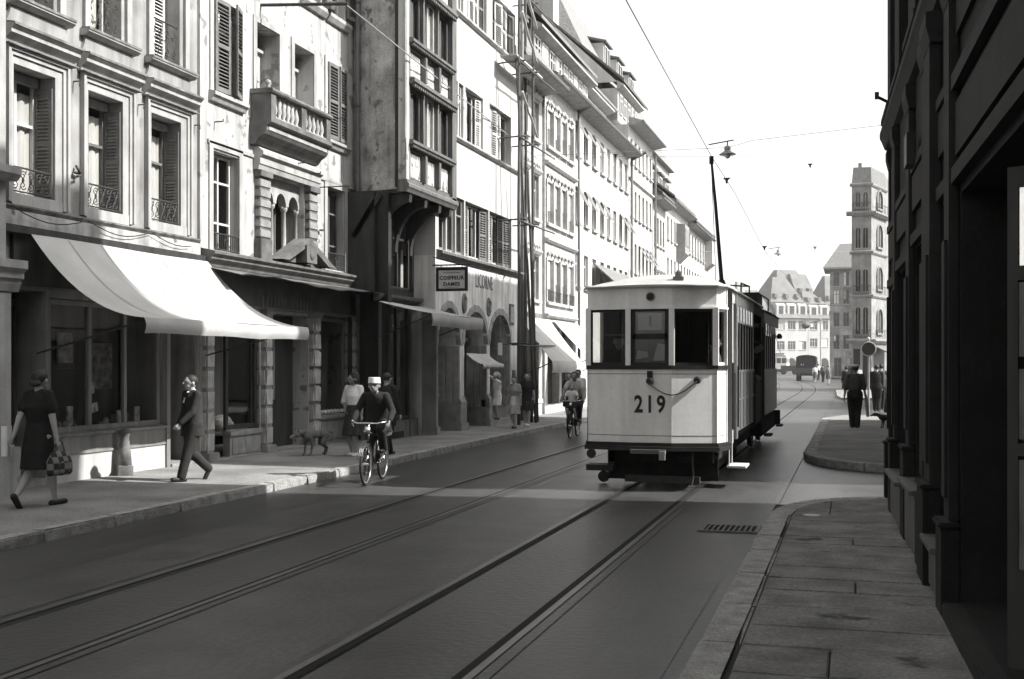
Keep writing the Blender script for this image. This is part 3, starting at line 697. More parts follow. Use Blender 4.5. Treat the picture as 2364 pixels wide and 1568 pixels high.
for k in range(3):
    a, b = c0 + wd * k + .055, c0 + wd * (k + 1) - .055; c = (a + b) / 2; r_ = (b - a) / 2; zs = 4.72
    arc = [(c + r_ * math.cos(t), zs + r_ * 1.1 * math.sin(t)) for t in [PI * j / 10 for j in range(11)]]
    f.face(m_, [(a - .055, zs - .0), (a - .055, 5.18), (c, 5.18)] + arc[5:][::1] + [], -.26, -.10)
    f.face(m_, [(c, 5.18), (b + .055, 5.18), (b + .055, zs)] + arc[:6], -.26, -.10)
    p_ = MB(); p_.lathe([(.07, 0), (.07, .05), (.045, .07), (.05, .4), (.042, .9), (.07, .93), (.075, 1.0)], f.p(a - .055, -.18, 3.72), 10); part('column', p_, LIME2, b2, smooth=True)
    if k == 2: p_ = MB(); p_.lathe([(.07, 0), (.07, .05), (.045, .07), (.05, .4), (.042, .9), (.07, .93), (.075, 1.0)], f.p(b + .055, -.18, 3.72), 10); part('column', p_, LIME2, b2, smooth=True)
    w = window(b2, f, a, b, 3.70, 5.1, .45, BWOOD, cols=1, rows=(0, 1), fw=.04)
    if k != 0: curtain(w, f, a + .03, a + .16, 3.75, 5.0, -.52)
    else: curtain(w, f, b - .14, b - .02, 3.75, 5.0, -.52)
part('arcade', m_, LIME2, b2)
# lower side windows
for a, b, z0 in ((17.52, 18.38, 3.61), (21.97, 22.82, 3.68)):
    w = window(b2, f, a + .01, b - .01, z0 + .02, 5.28, .2, LWOOD if a < 18 else BWOOD, cols=2, rows=(0, .3, .72, 1), fw=.045)
    m_ = MB(); f.box(m_, a - .13, a - .004, .002, .03, z0 - .05, 5.44); f.box(m_, b + .004, b + .13, .002, .03, z0 - .05, 5.44); f.box(m_, a - .004, b + .004, .002, .03, 5.335, 5.44); part('surround', m_, LIME2, b2)
    m_ = MB()
    m_.tube([f.p(a, .02, z0 + .31), f.p(b, .02, z0 + .31)], .014, 6); m_.tube([f.p(a, .02, z0 + .05), f.p(b, .02, z0 + .05)], .012, 6)
    for k in range(13): m_.tube([f.p(a + (b - a) * k / 12, .02, z0 + .02), f.p(a + (b - a) * k / 12, .02, z0 + .31)], .007, 5)
    m_.ring(f.p((a + b) / 2, .02, z0 + .18), .06, .008, 16, 5); part('guard_rail', m_, IRON, w)
# top windows: sills and one open leaf
for a, b in ((17.53, 18.4), (19.2, 19.95), (20.9, 21.7), (22.05, 22.85)):
    m_ = MB(); f.extr(m_, [(0, 8.68), (.06, 8.69), (.12, 8.78), (.12, 8.85), (0, 8.86)], a - .14, b + .14); part('sill', m_, LIME2, b2)
    window(b2, f, a, b, 8.86, 10.4, .2, LWOOD)
shutter(b2, f.p(22.90, .03, 8.98), f.U + f.N * .18, (0, 0, 1), f.N, .78, 1.45, SHUT, nsl=20)
m_ = MB(); f.box(m_, 21.75, 21.98, .02, .12, 8.86, 9.1); m_.lathe([(.1, 0), (.13, .12), (.12, .16)], f.p(21.86, .12, 8.86), 8); part('flower_box', m_, DIRTY, b2)
# brackets, signs stays
m_ = MB()
for u, z, d in ((17.6, 5.78, .16), (20.3, 5.52, .35), (20.95, 5.42, .35), (21.5, 5.24, .75)): m_.tube([f.p(u, 0, z), f.p(u, d, z), f.p(u, d, z + .04)], .012, 5)
m_.ell(f.p(21.6, .06, 4.4), .05, .06, .02)
part('iron_stay', m_, IRON, b2)
# shop cornice, pediment, canopy
m_ = MB(); f.extr(m_, [(0, 3.34), (.10, 3.34), (.13, 3.42), (.2, 3.46), (.2, 3.50), (.26, 3.54), (.26, 3.58), (0, 3.64)], 17.16, 23.40); part('shop_cornice', m_, DARKST, b2)
ped = MB()
f.face(ped, [(19.45, 3.645), (20.52, 4.12), (20.66, 4.12), (21.75, 3.645), (21.45, 3.645), (20.59, 4.0), (19.75, 3.645)], .0, .30)
f.face(ped, [(19.75, 3.648), (20.59, 3.99), (21.45, 3.648)], .0, .12)
pd = part('pediment', ped, DARKST, b2); m_ = MB(); f.box(m_, 20.38, 20.82, .121, .34, 3.65, 3.98); m_.ell(f.p(20.6, .34, 3.83), .04, .1, .12); part('cartouche', m_, DARKST, pd)
cn = MB(); cn.grid(lambda a, b: Vector((-10.2 + .72 * b, 17.1 + (23.55 - 17.1) * a + .0 * b, 3.34 - .16 * b + .03 * math.sin(a * 9) * b + .01 * math.sin(a * 40) * b)), 40, 3)
cn.grid(lambda a, b: Vector((-10.2 + .72 * b, 17.1 + (23.55 - 17.1) * a, 3.325 - .16 * b + .03 * math.sin(a * 9) * b + .01 * math.sin(a * 40) * b)), 40, 3)
part('canopy', cn, ZINC, b2)
m_ = MB(); f.box(m_, 17.3, 23.3, .0, .06, 2.72, 3.28); part('shop_fascia', m_, mat('faded_fascia_board', .13, rough=.7, n=3, amt=.3), b2)
m_ = MB()
for k in range(14): u = 19.15 + k * .15; f.box(m_, u, u + .022, .061, .075, 2.76, 2.96)
f.box(m_, 17.3, 23.3, .061, .078, 2.72, 2.755); part('fascia_moulding', m_, GWOOD, b2)
pst = MB(); pst.box(-.14, .14, -.14, .14, 0, .33); pm = [None] * 4
for j in range(4):
    pm[j] = pst.mesh('stone_block', mat('pier_stone', .42, rough=.9, n=5, amt=.28, bump=.4), bevel=.028)
    r_ = random.Random(j)
    for v in pm[j].vertices: v.co += Vector((r_.uniform(-.012, .012), r_.uniform(-.012, .012), 0))
for a, b in ((17.18, 17.43), (19.19, 19.46), (21.15, 21.45), (23.11, 23.40)):
    c = (a + b) / 2; m_ = MB(); f.box(m_, a + .02, b - .02, -.16, .10, .1, 2.72); q = part('pier', m_, STONE, b2)
    for k in range(7): inst('stone_block', pm[(k * 3 + int(a)) % 4], q, f.p(c, -.02, .28 + k * .345), scale=((b - a) / .28, (b - a) / .28, 1))
    m_ = MB(); f.box(m_, a - .05, b + .05, -.1, .17, .1, .27); part('pier_base', m_, STONE, q, bevel=.015)
    m_ = MB(); f.box(m_, a - .03, b + .03, -.1, .15, 2.62, 2.73); part('pier_cap', m_, STONE, q)
# bay 1: shop door and small show window, bay 2: house door, bay 3: display
m_ = MB(); f.box(m_, 18.05, 19.15, -.10, .03, .12, .50); f.box(m_, 18.03, 19.17, -.10, .06, .50, .58)
f.box(m_, 18.12, 19.08, .031, .045, .18, .44); m_.ell(f.p(18.6, .05, .31), .02, .05, .09)
part('riser', m_, mat('pale_riser_stone', .25, n=5, amt=.25, bump=.2), b2)
w = window(b2, f, 18.05, 19.15, .60, 2.64, .1, DWOOD, cols=1, rows=(0, 1), fw=.08, name='shop_window')
m_ = MB(); f.box(m_, 18.1, 19.1, -.66, -.64, .6, 2.6); part('reflection_panel', m_, mat('grey_glass_reflection', .15, n=3, amt=.25, stretch=(3, 3, .2)), w)  # grey panel added behind the pane, its colour stands for the glass reflection
m_ = MB(); f.box(m_, 18.1, 19.1, -.6, -.1, .5, .575); m_.ell(f.p(18.35, -.3, .72), .16, .22, .13); m_.ell(f.p(18.55, -.32, .66), .12, .16, .1); m_.ell(f.p(18.25, -.25, .66), .12, .16, .1)
solo('bread_heap', m_, mat('pale_goods', .5, n=14, amt=.3), 'pale heap of goods in the small shop window beside the boy', 'goods', smooth=True, loc=f.p(18.4, -.3, .6))
m_ = MB(); f.box(m_, 17.46, 18.03, -.36, -.30, .14, 2.62); part('shop_door', m_, DWOOD, b2)
m_ = MB(); f.box(m_, 19.5, 21.12, -.38, -.33, .14, 2.64); hd = part('house_door', m_, DWOOD, b2)
m_ = MB(); f.box(m_, 19.62, 20.32, -.329, -.30, 1.05, 1.13); f.box(m_, 19.62, 20.32, -.329, -.30, 2.28, 2.36); f.box(m_, 19.62, 19.69, -.329, -.30, 1.13, 2.28); f.box(m_, 20.25, 20.32, -.329, -.30, 1.13, 2.28); part('door_frame', m_, GWOOD, hd)
m_ = MB(); f.box(m_, 19.69, 20.25, -.327, -.32, 1.13, 2.28); part('pane', m_, GLASS_FAR, hd)
w = window(b2, f, 21.48, 23.08, .72, 2.66, .15, GWOOD, cols=1, rows=(0, 1), fw=.06, name='shop_window')
m_ = MB(); f.box(m_, 21.5, 23.06, -.5, -.48, .72, 2.66); part('blind', m_, mat('bay_reflection_grey', .22, n=3, amt=.2, stretch=(3, 3, .2)), w)  # added grey panel, the reflection of this bay's glass put into its colour
m_ = MB(); f.box(m_, 21.48, 23.08, -.12, .04, .12, .62); f.box(m_, 21.46, 23.1, -.12, .08, .62, .70); f.box(m_, 21.6, 22.2, .041, .06, .2, .54); f.box(m_, 22.35, 22.96, .041, .06, .2, .54); part('riser', m_, MATS['pale_riser_stone'], b2)
for k in range(9):
    m_ = MB(); m_.ell(f.p(21.62 + k * .16, -.03 + .0, .745), .05, .06, .05, 8, 6); solo('fruit_tray', m_, MATS['pale_goods'], 'round pale loaf in a row on the sill behind the dog', 'goods', 'round loaves on the sill behind the dog', smooth=True, loc=f.p(21.62 + k * .16, -.03, .745))
m_ = MB(); f.box(m_, 17.3, 23.3, -.8, .12, .02, .145); part('threshold', m_, STONE, b2)
# drainpipe in the corner
m_ = MB(); m_.tube([(-10.12, 23.24, .1), (-10.12, 23.24, 12.0)], .05, 8)
for z in (.9, 2.5, 4.9, 7.2, 9.4): m_.tube([(-10.12, 23.24, z), (-10.12, 23.24, z + .06)], .065, 8)
part('drainpipe', m_, DPIPE, b2, smooth=True)
# ------------------------------------------------------------------ oriel house
b3 = thing('oriel_house', 'tall house with dark timber oriel and rough bare side wall jutting over the street', 'building', (-9.3, 24.2, .1))
# bare side wall of the jettied storeys (its plan is skewed a little)
A3, B3_, C3, D3 = (-10.25, 23.36), (-8.86, 22.84), (-8.86, 26.02), (-10.25, 26.02)
m_ = MB(); m_.extr([(A3[0], A3[1], 5.38), (B3_[0], B3_[1], 5.38), (B3_[0] - .0, B3_[1] + .16, 5.38), (A3[0], A3[1] + .16, 5.38)], (0, 0, 8)); part('side_wall', m_, ROUGHCAST, b3)
# pale strip down the front edge, the corner's sunlight put into the colour, and the repaired zig-zag patch
m_ = MB(); e = Vector((B3_[0] - A3[0], B3_[1] - A3[1], 0)).normalized(); nn = Vector((e.y, -e.x, 0)); bq = Vector((B3_[0], B3_[1], 0))
prev = None; prof = []
for k in range(26):
    z = 6.45 + k * .27; prof.append((-(.10 + .05 * rnd.random()), z))
ol = [bq + e * a + Vector((0, 0, z)) for a, z in prof] + [bq + e * -.005 + Vector((0, 0, prof[-1][1])), bq + e * -.005 + Vector((0, 0, 6.4))]
m_.extr([p + nn * .004 for p in ol], nn * .018); part('edge_sunlight', m_, LIME2, b3)
m_ = MB(); zz = [(-.12, 6.5), (-.2, 6.62), (-.3, 6.8), (-.38, 7.1), (-.36, 7.5)]
m_.extr([bq + e * a + Vector((0, 0, z)) + nn * .004 for a, z in zz] + [bq + e * (a + .035) + Vector((0, 0, z + .03)) + nn * .004 for a, z in zz[::-1]], nn * .015); part('plaster_crack', m_, LIME2, b3)
f = L(-8.86); fo = FR((-8.86, 0, 0), (0, 1, 0), (1, 0, 0))
# timber front of the oriel
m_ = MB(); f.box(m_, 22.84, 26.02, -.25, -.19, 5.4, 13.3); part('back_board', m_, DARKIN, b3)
m_ = MB()
f.box(m_, 23.0, 23.08, -.18, .0, 5.4, 13.3); f.box(m_, 25.72, 26.02, -1.2, .02, 5.4, 13.3)
part('corner_post', m_, BWOOD, b3)
m_ = MB(); f.box(m_, 22.85, 23.0, -.18, .004, 5.56, 13.3); part('plastered_corner', m_, PLAST, b3)
m_ = MB(); f.extr(m_, [(-.2, 5.30), (.0, 5.30), (.03, 5.36), (.06, 5.40), (.06, 5.46), (.02, 5.5), (.02, 5.55), (-.2, 5.55)], 22.84, 26.06); part('jetty_beam', m_, BWOOD, b3)
for z in (6.30, 8.42, 10.6):
    m_ = MB(); f.extr(m_, [(-.19, z), (.05, z), (.10, z + .03), (.10, z + .09), (.04, z + .11), (-.19, z + .11)], 23.0, 25.80)
    o = part('sill_beam', m_, BWOOD, b3)
    bt = MB(); f.box(bt, 0, .05, .02, .085, z - .05, z - .002); bt.v = [p - f.p(0, 0, 0) for p in bt.v]; bme = bt.mesh('dentil', BWOOD)
    for k in range(26): inst('dentil', bme, o, f.p(23.05 + k * .105, 0, 0))
for z in (7.56, 9.66, 11.8):
    m_ = MB(); f.extr(m_, [(-.19, z), (.06, z), (.12, z + .05), (.12, z + .13), (-.19, z + .13)], 23.0, 25.85); o = part('lintel_beam', m_, BWOOD, b3)
    bme = MB(); f.box(bme, 0, .06, .06, .12, z - .06, z - .002); bme.v = [p - f.p(0, 0, 0) for p in bme.v]; bme = bme.mesh('dentil', BWOOD)
    for k in range(24): inst('dentil', bme, o, f.p(23.05 + k * .115, 0, 0))
MARB = mat('weathered_painted_panel', .46, rough=.8, n=5, amt=.35, patch=(.13, 5.5, .58), streak=.3)
for z0, z1 in ((5.56, 6.28), (7.71, 8.40), (9.82, 10.58)):
    m_ = MB(); f.box(m_, 23.08, 25.72, -.185, -.05, z0, z0 + .07); f.box(m_, 23.08, 25.72, -.185, -.05, z1 - .07, z1)
    for u in (23.98, 24.86): f.box(m_, u - .06, u + .06, -.18, .03, z0 + .07, z1 - .07)
    part('rail', m_, BWOOD, b3)
    for a, b in ((23.1, 23.9), (24.06, 24.78), (24.94, 25.70)):
        m_ = MB(); f.box(m_, a, b, -.17, -.09, z0 + .1, z1 - .1); part('panel', m_, MARB, b3)
for z0, z1 in ((6.42, 7.55), (8.54, 9.65), (10.72, 11.8)):
    for k, (a, b) in enumerate(((23.10, 23.86), (23.94, 24.78), (24.86, 25.68))):
        w = window(b3, f, a, b, z0, z1, .14, BWOOD if k != 1 else LWOOD, cols=2 if k == 1 else 1, rows=(0, 1), fw=.045)
        if k == 1: curtain(w, f, a + .05, b - .05, z0 + .03, z1 - .05, -.165)
        if k == 0: curtain(w, f, a + .04, a + .12, z0 + .03, z1 - .05, -.165)
    for a in (23.86, 24.78): m_ = MB(); f.box(m_, a, a + .08, -.18, .0, z0, z1); part('mullion', m_, BWOOD, b3)
m_ = MB(); m_.box(-10.25, -8.90, 23.02, 26.0, 5.30, 5.37); part('jetty_floor', m_, DWOOD, b3)
m_ = MB(); m_.box(-10.25, -8.9, 22.9, 25.9, 13.25, 13.33); part('ceiling', m_, DWOOD, b3)
roof(b3, f, 22.84, 26.0, 13.3, .3, 3, 17.5, TILE, gable=ROUGHCAST)
# curved brackets under the jetty
for u in (23.12, 24.05, 24.95, 25.68):
    m_ = MB(); pts = [(-.03, 5.30), (-.05, 5.12)] + [(-.05 - .68 * math.sin(t * PI / 2), 5.12 - .95 * (1 - math.cos(t * PI / 2))) for t in [k / 8 for k in range(1, 9)]] + [(-.8, 5.30)]
    f.extr(m_, pts, u, u + .16); part('bracket', m_, DWOOD, b3)
m_ = MB(); m_.bar((-10.1, 23.0, 4.4), (-9.5, 23.0, 5.28), .10, .12); part('brace', m_, DWOOD, b3)
# first floor and shop under the jetty
f3 = L(-9.62)
ops = [(23.05, 25.2, 3.36, 5.0, .15)]
part('wall', wallmesh(f3, 22.95, 25.3, 3.2, 5.32, ops, .15, .6), DWOOD, b3)
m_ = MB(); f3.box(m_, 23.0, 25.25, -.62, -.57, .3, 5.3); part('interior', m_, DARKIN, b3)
w = window(b3, f3, 23.06, 25.19, 3.38, 4.98, .13, DWOOD, cols=3, rows=(0, .70, 1), fw=.06, name='shop_window')
for a in (23.9, 24.1): pass
curtain(w, f3, 24.95, 25.08, 3.45, 4.3, -.19)
m_ = MB()
for k in range(9): m_.ell(f3.p(23.75 + .075 * k + .02 * math.sin(k), -.2, 4.02 + .05 * math.sin(k * 2.1)), .02, .055, .05, 6, 4)
m_.box(-9.84, -9.82, 23.72, 24.45, 4.32, 4.55)
part('window_lettering_board', m_, mat('faded_display', .16, n=9, amt=.4), w)
m_ = MB(); m_.extr([(-10.25, 23.32, .1), (-9.3, 22.95, .1), (-9.3, 23.12, .1), (-10.25, 23.5, .1)], (0, 0, 5.2)); part('corner_wall', m_, DWOOD, b3)
m_ = MB(); f3.extr(m_, [(0, 3.05), (.1, 3.06), (.22, 3.14), (.24, 3.2), (.0, 3.24)], 22.9, 25.35); part('shop_cornice', m_, BWOOD, b3)
fs = L(-9.45)
m_ = MB(); fs.box(m_, 23.02, 25.1, -.5, .0, .1, .50); fs.box(m_, 23.0, 24.2, .002, .04, .1, .42); part('riser', m_, mat('riser_grey', .16, n=4, amt=.25), b3)
m_ = MB(); fs.box(m_, 23.45, 24.1, .041, .05, .14, .27); part('cellar_vent', m_, DARKIN, b3)
w = window(b3, fs, 23.1, 24.55, .52, 3.0, .06, DWOOD, cols=2, rows=(0, 1), fw=.06, name='shop_window')
m_ = MB(); fs.box(m_, 24.6, 25.1, -.30, -.25, .12, 3.0); part('shop_door', m_, DWOOD, b3)
m_ = MB(); fs.box(m_, 24.55, 24.62, -.3, .02, .12, 3.03); fs.box(m_, 23.02, 23.1, -.1, .02, .5, 3.03); part('door_post', m_, BWOOD, b3)
for k, (u, z) in enumerate(((23.5, 1.72), (23.62, 2.0), (23.85, 1.35), (24.1, .95), (23.4, .9))):
    m_ = MB(); m_.lathe([(.1, 0), (.13, .06), (.05, .12), (.07, .16), (.0, .2)], fs.p(u, -.25, z), 10); m_.box(-9.8, -9.6, u - .14, u + .14, z - .012, z)
    solo('hat_display', m_, MATS['faded_display'], ('second highest hat on a stand', 'topmost hat on a stand', 'middle hat on a stand', 'lowest right hat on a stand', 'lowest left hat on a stand')[k] + ' in the dark shop window under the oriel', 'hat', 'hats in the dark shop window', smooth=True, loc=fs.p(u, -.25, z))

awning('grey_awning', 'low grey-white awning with a deep plain valance over the dark shop under the oriel', -9.36, 22.55, 25.60, 3.02, -8.02, 22.05, 25.42, 2.74, .26, .35, cm=mat('greyish_canvas', .5, rough=.95, n=3, amt=.08, transl=.1), wrinkle=.02)

# ------------------------------------------------------------------ white house with ribbon windows and stone arches
f = L(-9.1)
b4 = thing('arcade_house', 'white house with ribbon windows over three stone arches and painted inn name', 'building', (-9.1, 28.7, .1))
ST = [(25.50, 26.0, 4.36, 5.72, .3), (26.06, 26.68, 4.36, 5.72, .3), (26.72, 27.36, 4.36, 5.72, .3), (27.44, 29.36, 4.36, 5.72, .3), (29.44, 31.5, 4.36, 5.72, .3),
      (26.4, 26.86, 7.18, 8.50, .25), (26.95, 27.30, 7.18, 8.5, .25), (27.44, 28.9, 7.18, 8.52, .25), (29.44, 31.45, 7.18, 8.54, .25),
      (26.9, 27.3, 10.22, 11.5, .25), (27.6, 29.2, 10.22, 11.5, .25), (29.7, 31.9, 10.22, 11.5, .25)]
part('upper_wall', wallmesh(f, 25.28, 32.22, 4.2, 13.2, ST, .25, 7), WHITEW, b4)
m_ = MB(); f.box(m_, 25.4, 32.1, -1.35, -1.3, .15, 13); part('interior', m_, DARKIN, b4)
roof(b4, f, 25.3, 32.2, 13.2, .45, 3.6, 17.8, TILE, gable=WHITEW)
for z, d in ((7.06, .09), (10.08, .09)):
    m_ = MB(); f.extr(m_, [(0, z), (.04, z), (d, z + .05), (d, z + .10), (0, z + .12)], 26.0, 32.2); part('sill_course', m_, LIME2, b4)
m_ = MB(); f.extr(m_, [(0, 4.16), (.06, 4.17), (.12, 4.23), (.15, 4.25), (.15, 4.31), (0, 4.35)], 25.35, 32.3); part('ledge', m_, BWOOD, b4)
for o_ in ST:
    a, b, z0, z1 = o_[:4]
    if b - a < .8: window(b4, f, a + .01, b - .01, z0 + .02, z1 - .02, .12, LWOOD if z0 > 6 else GWOOD, cols=1, rows=(0, .7, 1), fw=.05); continue
    n = 3; window(b4, f, a + .01, b - .01, z0 + .02, z1 - .02, .2, LWOOD, cols=n, rows=(0, 1), fw=.05)
    w3 = (b - a) / 4
    if z0 < 6: lay = [(0, 1, SHUT), (3, 1, SHUT)] if a < 29 else [(0, 1, GWOOD), (2, 1, DWOOD), (3, 1, SHUT)]
    elif z0 < 9: lay = [(0, 1, SHUTL), (3, 1, SHUTL)] if a < 29 else [(0, .9, SHUTL), (1, .8, SHUTL), (2, .7, SHUTL)]
    else: lay = [(0, 1, SHUT), (1, 1, SHUTL), (2, 1, SHUTL), (3, 1, SHUT)]
    for k, sc, mm in lay: shutter(b4, f.p(a + w3 * k + .02, -.14, z0 + .03), f.U + f.N * (.12 if k % 2 else .02), (0, 0, 1), f.N, w3 * sc - .04, z1 - z0 - .06, mm, nsl=18, slats=False)
# grey ground storey with arches
m_ = MB(); xc = [(26.24, .80, 2.15, .90), (28.30, .95, 2.2, .84), (30.44, .97, 2.25, .80)]
z1 = 4.2; edges = [25.28] + [v for c, r, s_, h in xc for v in (c - r, c + r)] + [32.22]
D_ = .62
def arcpts(c, r, s_, h, n=14): return [(c - r * math.cos(PI * k / n), s_ + h * math.sin(PI * k / n)) for k in range(n + 1)]
for i in range(0, len(edges), 2): f.box(m_, edges[i], edges[i + 1], -D_, 0, .1, 2.0)
for i, (c, r, s_, h) in enumerate(xc):
    pts = arcpts(c, r, s_, h); a0 = edges[2 * i]; 
    for k in range(14):
        (ua, za), (ub, zb) = pts[k], pts[k + 1]
        m_.hexa([f.p(ua, -D_, za), f.p(ub, -D_, zb), f.p(ub, 0, zb), f.p(ua, 0, za), f.p(ua, -D_, z1), f.p(ub, -D_, z1), f.p(ub, 0, z1), f.p(ua, 0, z1)])
    f.box(m_, c - r - .0, c - r + .0001, -D_, 0, 2.0, s_)
for i in range(0, len(edges), 2): f.box(m_, edges[i], edges[i + 1], -D_, 0, 2.0, z1)
part('arcade_wall', m_, LOWPL, b4)
for i, (c, r, s_, h) in enumerate(xc):
    # stone arch ring of voussoirs and jamb stones
    n = 9
    for k in range(n):
        t0, t1 = PI * k / n + .012, PI * (k + 1) / n - .012
        q = [f.p(c - (r + e_) * math.cos(t), dd, s_ + (h + e_) * math.sin(t)) for dd in (-.1, .018) for t, e_ in ((t0, 0), (t0, .17), (t1, .17), (t1, 0))]
        mm = MB(); mm.hexa(q); part('arch_stone', mm, mat('arch_stone', .34, n=5, amt=.22, bump=.3), b4)
    for sgn in (-1, 1):
        if i == 0 and sgn < 0: continue
        z = .62
        mm = MB(); a, b = sorted((c + sgn * r, c + sgn * (r + .08))); 
        # moulded jamb, three rolls deep, facing into the passage
        for q, (d0, d1, ins) in enumerate(((-.16, -.02, .04), (-.34, -.18, .06), (-.56, -.36, .09))):
            u0, u1 = sorted((c + sgn * (r + .0), c + sgn * (r - ins))); f.box(mm, u0, u1, d0, d1, .60, s_)
        part('jamb', mm, MATS['arch_stone'], b4, bevel=.012)
for a, b in ((26.84, 27.40), (29.18, 29.52)):
    mm = MB(); f.box(mm, a, b, -.55, .11, .1, .30); f.box(mm, a + .03, b - .03, -.55, .07, .30, .80); f.extr(mm, [(0, .80), (.07, .80), (.0, .95)], a + .03, b - .03); part('plinth', mm, STONE, b4, bevel=.012)
mm = MB(); f.box(mm, 31.42, 32.2, .002, .05, .1, .7); part('plinth', mm, STONE, b4)
mm = MB(); f.box(mm, 25.20, 25.34, -.3, .05, .1, 2.72); f.box(mm, 25.16, 25.38, -.3, .09, .1, .3); part('door_pier', mm, LIME, b4, bevel=.01)
# joinery in the arches
for i, (c, r, s_, h) in enumerate(xc):
    pts = arcpts(c, r - .0, s_, h)
    mm = MB(); f.face(mm, pts + [(c + r, .12), (c - r, .12)], -.66, -.60); part('door_panel', mm, DWOOD, b4)
mm = MB(); f.box(mm, 25.45, 25.75, -.45, -.40, .12, .95); f.box(mm, 25.42, 26.7, -.45, -.38, .95, 1.0); part('half_door', mm, GWOOD, b4)
mm = MB(); f.box(mm, 25.55, 26.0, -.5, -.48, 1.0, 1.75); part('poster', mm, CARD, b4)
mm = MB(); f.box(mm, 25.5, 26.7, -.5, -.42, 2.25, 2.33); f.box(mm, 27.4, 29.2, -.5, -.42, 2.3, 2.38); part('transom', mm, GWOOD, b4)
mm = MB(); f.box(mm, 29.5, 31.4, -.6, .12, .1, .26); part('doorstep', mm, STONE, b4)
# painted name, medallions, plaques
tm = text_mb('LICORNE', .52, .004, 0, .66, spacing=1.05)
Mx = Matrix.Translation(f.p(28.98, .004, 3.81)) @ Matrix.Rotation(PI / 2, 4, 'Z'); tm.xf(Mx)
part('painted_lettering', tm, mat('faded_letter_paint', .15, n=8, amt=.3), b4)
for u in (27.32, 29.34):
    mm = MB()
    for rr, d in ((1.0, .03), (.82, .018)): mm.loft([[f.p(u + .17 * rr * q * math.cos(t), d0, 3.2 + .25 * rr * q * math.sin(t)) for t in [2 * PI * k / 20 for k in range(20)]] for d0, q in ((0, 1), (d, .95), (d, .3))])
    o = part('medallion', mm, DIRTY, b4)
    mm = MB(); mm.tube([f.p(u - .07, .04, 3.06), f.p(u - .05, .05, 3.2), f.p(u + .03, .05, 3.22), f.p(u + .06, .05, 3.32), f.p(u + .03, .04, 3.38)], [.03, .04, .035, .025, .01], 6)
    mm.tube([f.p(u - .06, .04, 3.2), f.p(u - .1, .04, 3.05)], .015, 5); mm.tube([f.p(u + .04, .04, 3.2), f.p(u + .09, .04, 3.08)], .015, 5); part('relief', mm, LIME, o)
mm = MB(); f.box(mm, 31.28, 31.68, .002, .03, 2.80, 3.38); o = part('plaque', mm, DIRTY, b4); mm = MB(); f.box(mm, 31.33, 31.63, .031, .036, 2.87, 3.31); q = part('plate', mm, mat('plaque_face', .38, n=12, amt=.25), o)
mm = MB(); f.box(mm, 31.55, 31.85, .002, .02, 1.2, 1.55); part('plaque', mm, DIRTY, b4)
mm = MB(); mm.tube([f.p(30.2, .02, 4.12), f.p(30.2, .16, 4.12), f.p(30.25, .18, 4.05), f.p(30.18, .16, 4.0)], .015, 6); part('hook', mm, IRON, b4)
mm = MB(); mm.tube([(-9.0, 32.26, .1), (-9.0, 32.26, 13.0)], .05, 8); part('drainpipe', mm, DPIPE, b4, smooth=True)
awning('door_awning', 'smallest white awning, rounded hood over the middle stone arch doorway', -9.08, 27.45, 29.22, 1.98, -8.66, 27.45, 29.22, 1.72, .12, .8, pw=1.8, arms=False, wrinkle=.006)
mm = MB(); mm.hexa([(-9.0, 29.85, 1.95), (-8.99, 29.85, 1.95), (-8.95, 30.12, 1.95), (-8.96, 30.12, 1.95), (-9.0, 29.85, 2.28), (-8.99, 29.85, 2.28), (-8.95, 30.12, 2.28), (-8.96, 30.12, 2.28)])
mm.tube([(-8.97, 29.98, 2.28), (-8.97, 29.98, 3.0)], .006, 4)
solo('paper_notice', mm, LWOOD, 'small white notice hanging in the right-hand stone arch above the white-clad figure', 'sign', loc=(-8.97, 29.98, 2.1))

# ------------------------------------------------------------------ hairdresser's hanging sign
sg = thing('hanging_sign', 'framed COIFFEUR DAMES signboard hanging from an iron bracket beside the arches', 'sign', (-8.62, 25.1, 3.36))
fg = FR((-8.64, 25.1, 0), (1, 0, 0), (0, -1, 0))
mm = MB(); fg.box(mm, -.31, .31, -.02, .02, 3.42, 3.83); part('board', mm, mat('sign_face', .58, rough=.6, n=6, amt=.1), sg)
mm = MB(); fg.box(mm, -.37, -.312, -.035, .035, 3.36, 3.90); fg.box(mm, .312, .37, -.035, .035, 3.36, 3.90); fg.box(mm, -.312, .312, -.035, .035, 3.36, 3.418); fg.box(mm, -.312, .312, -.035, .035, 3.832, 3.90); part('frame', mm, BLACK, sg)
for s_, z, sz in (('COIFFEUR', 3.655, .118), ('DAMES', 3.515, .118)):
    tm = text_mb(s_, sz, .003, .0035, 1.0, spacing=1.1); tm.xf(Matrix.Translation((-8.64, 25.076, z))); part('lettering', tm, BLACK, sg)
mm = MB(); fg.box(mm, -.2, .2, .0205, .023, 3.765, 3.785); fg.box(mm, -.16, .16, .0205, .023, 3.438, 3.448); part('faded_line', mm, mat('faded_line_paint', .24), sg)
mm = MB(); mm.tube([(-9.1, 25.1, 3.95), (-8.2, 25.1, 3.95)], .018, 6); mm.tube([(-9.1, 25.1, 4.14), (-8.45, 25.1, 3.96)], .01, 5); mm.tube([(-8.9, 25.1, 3.95), (-8.9, 25.1, 3.89)], .01, 4); mm.tube([(-8.4, 25.1, 3.95), (-8.4, 25.1, 3.89)], .01, 4); part('bracket', mm, IRON, sg)

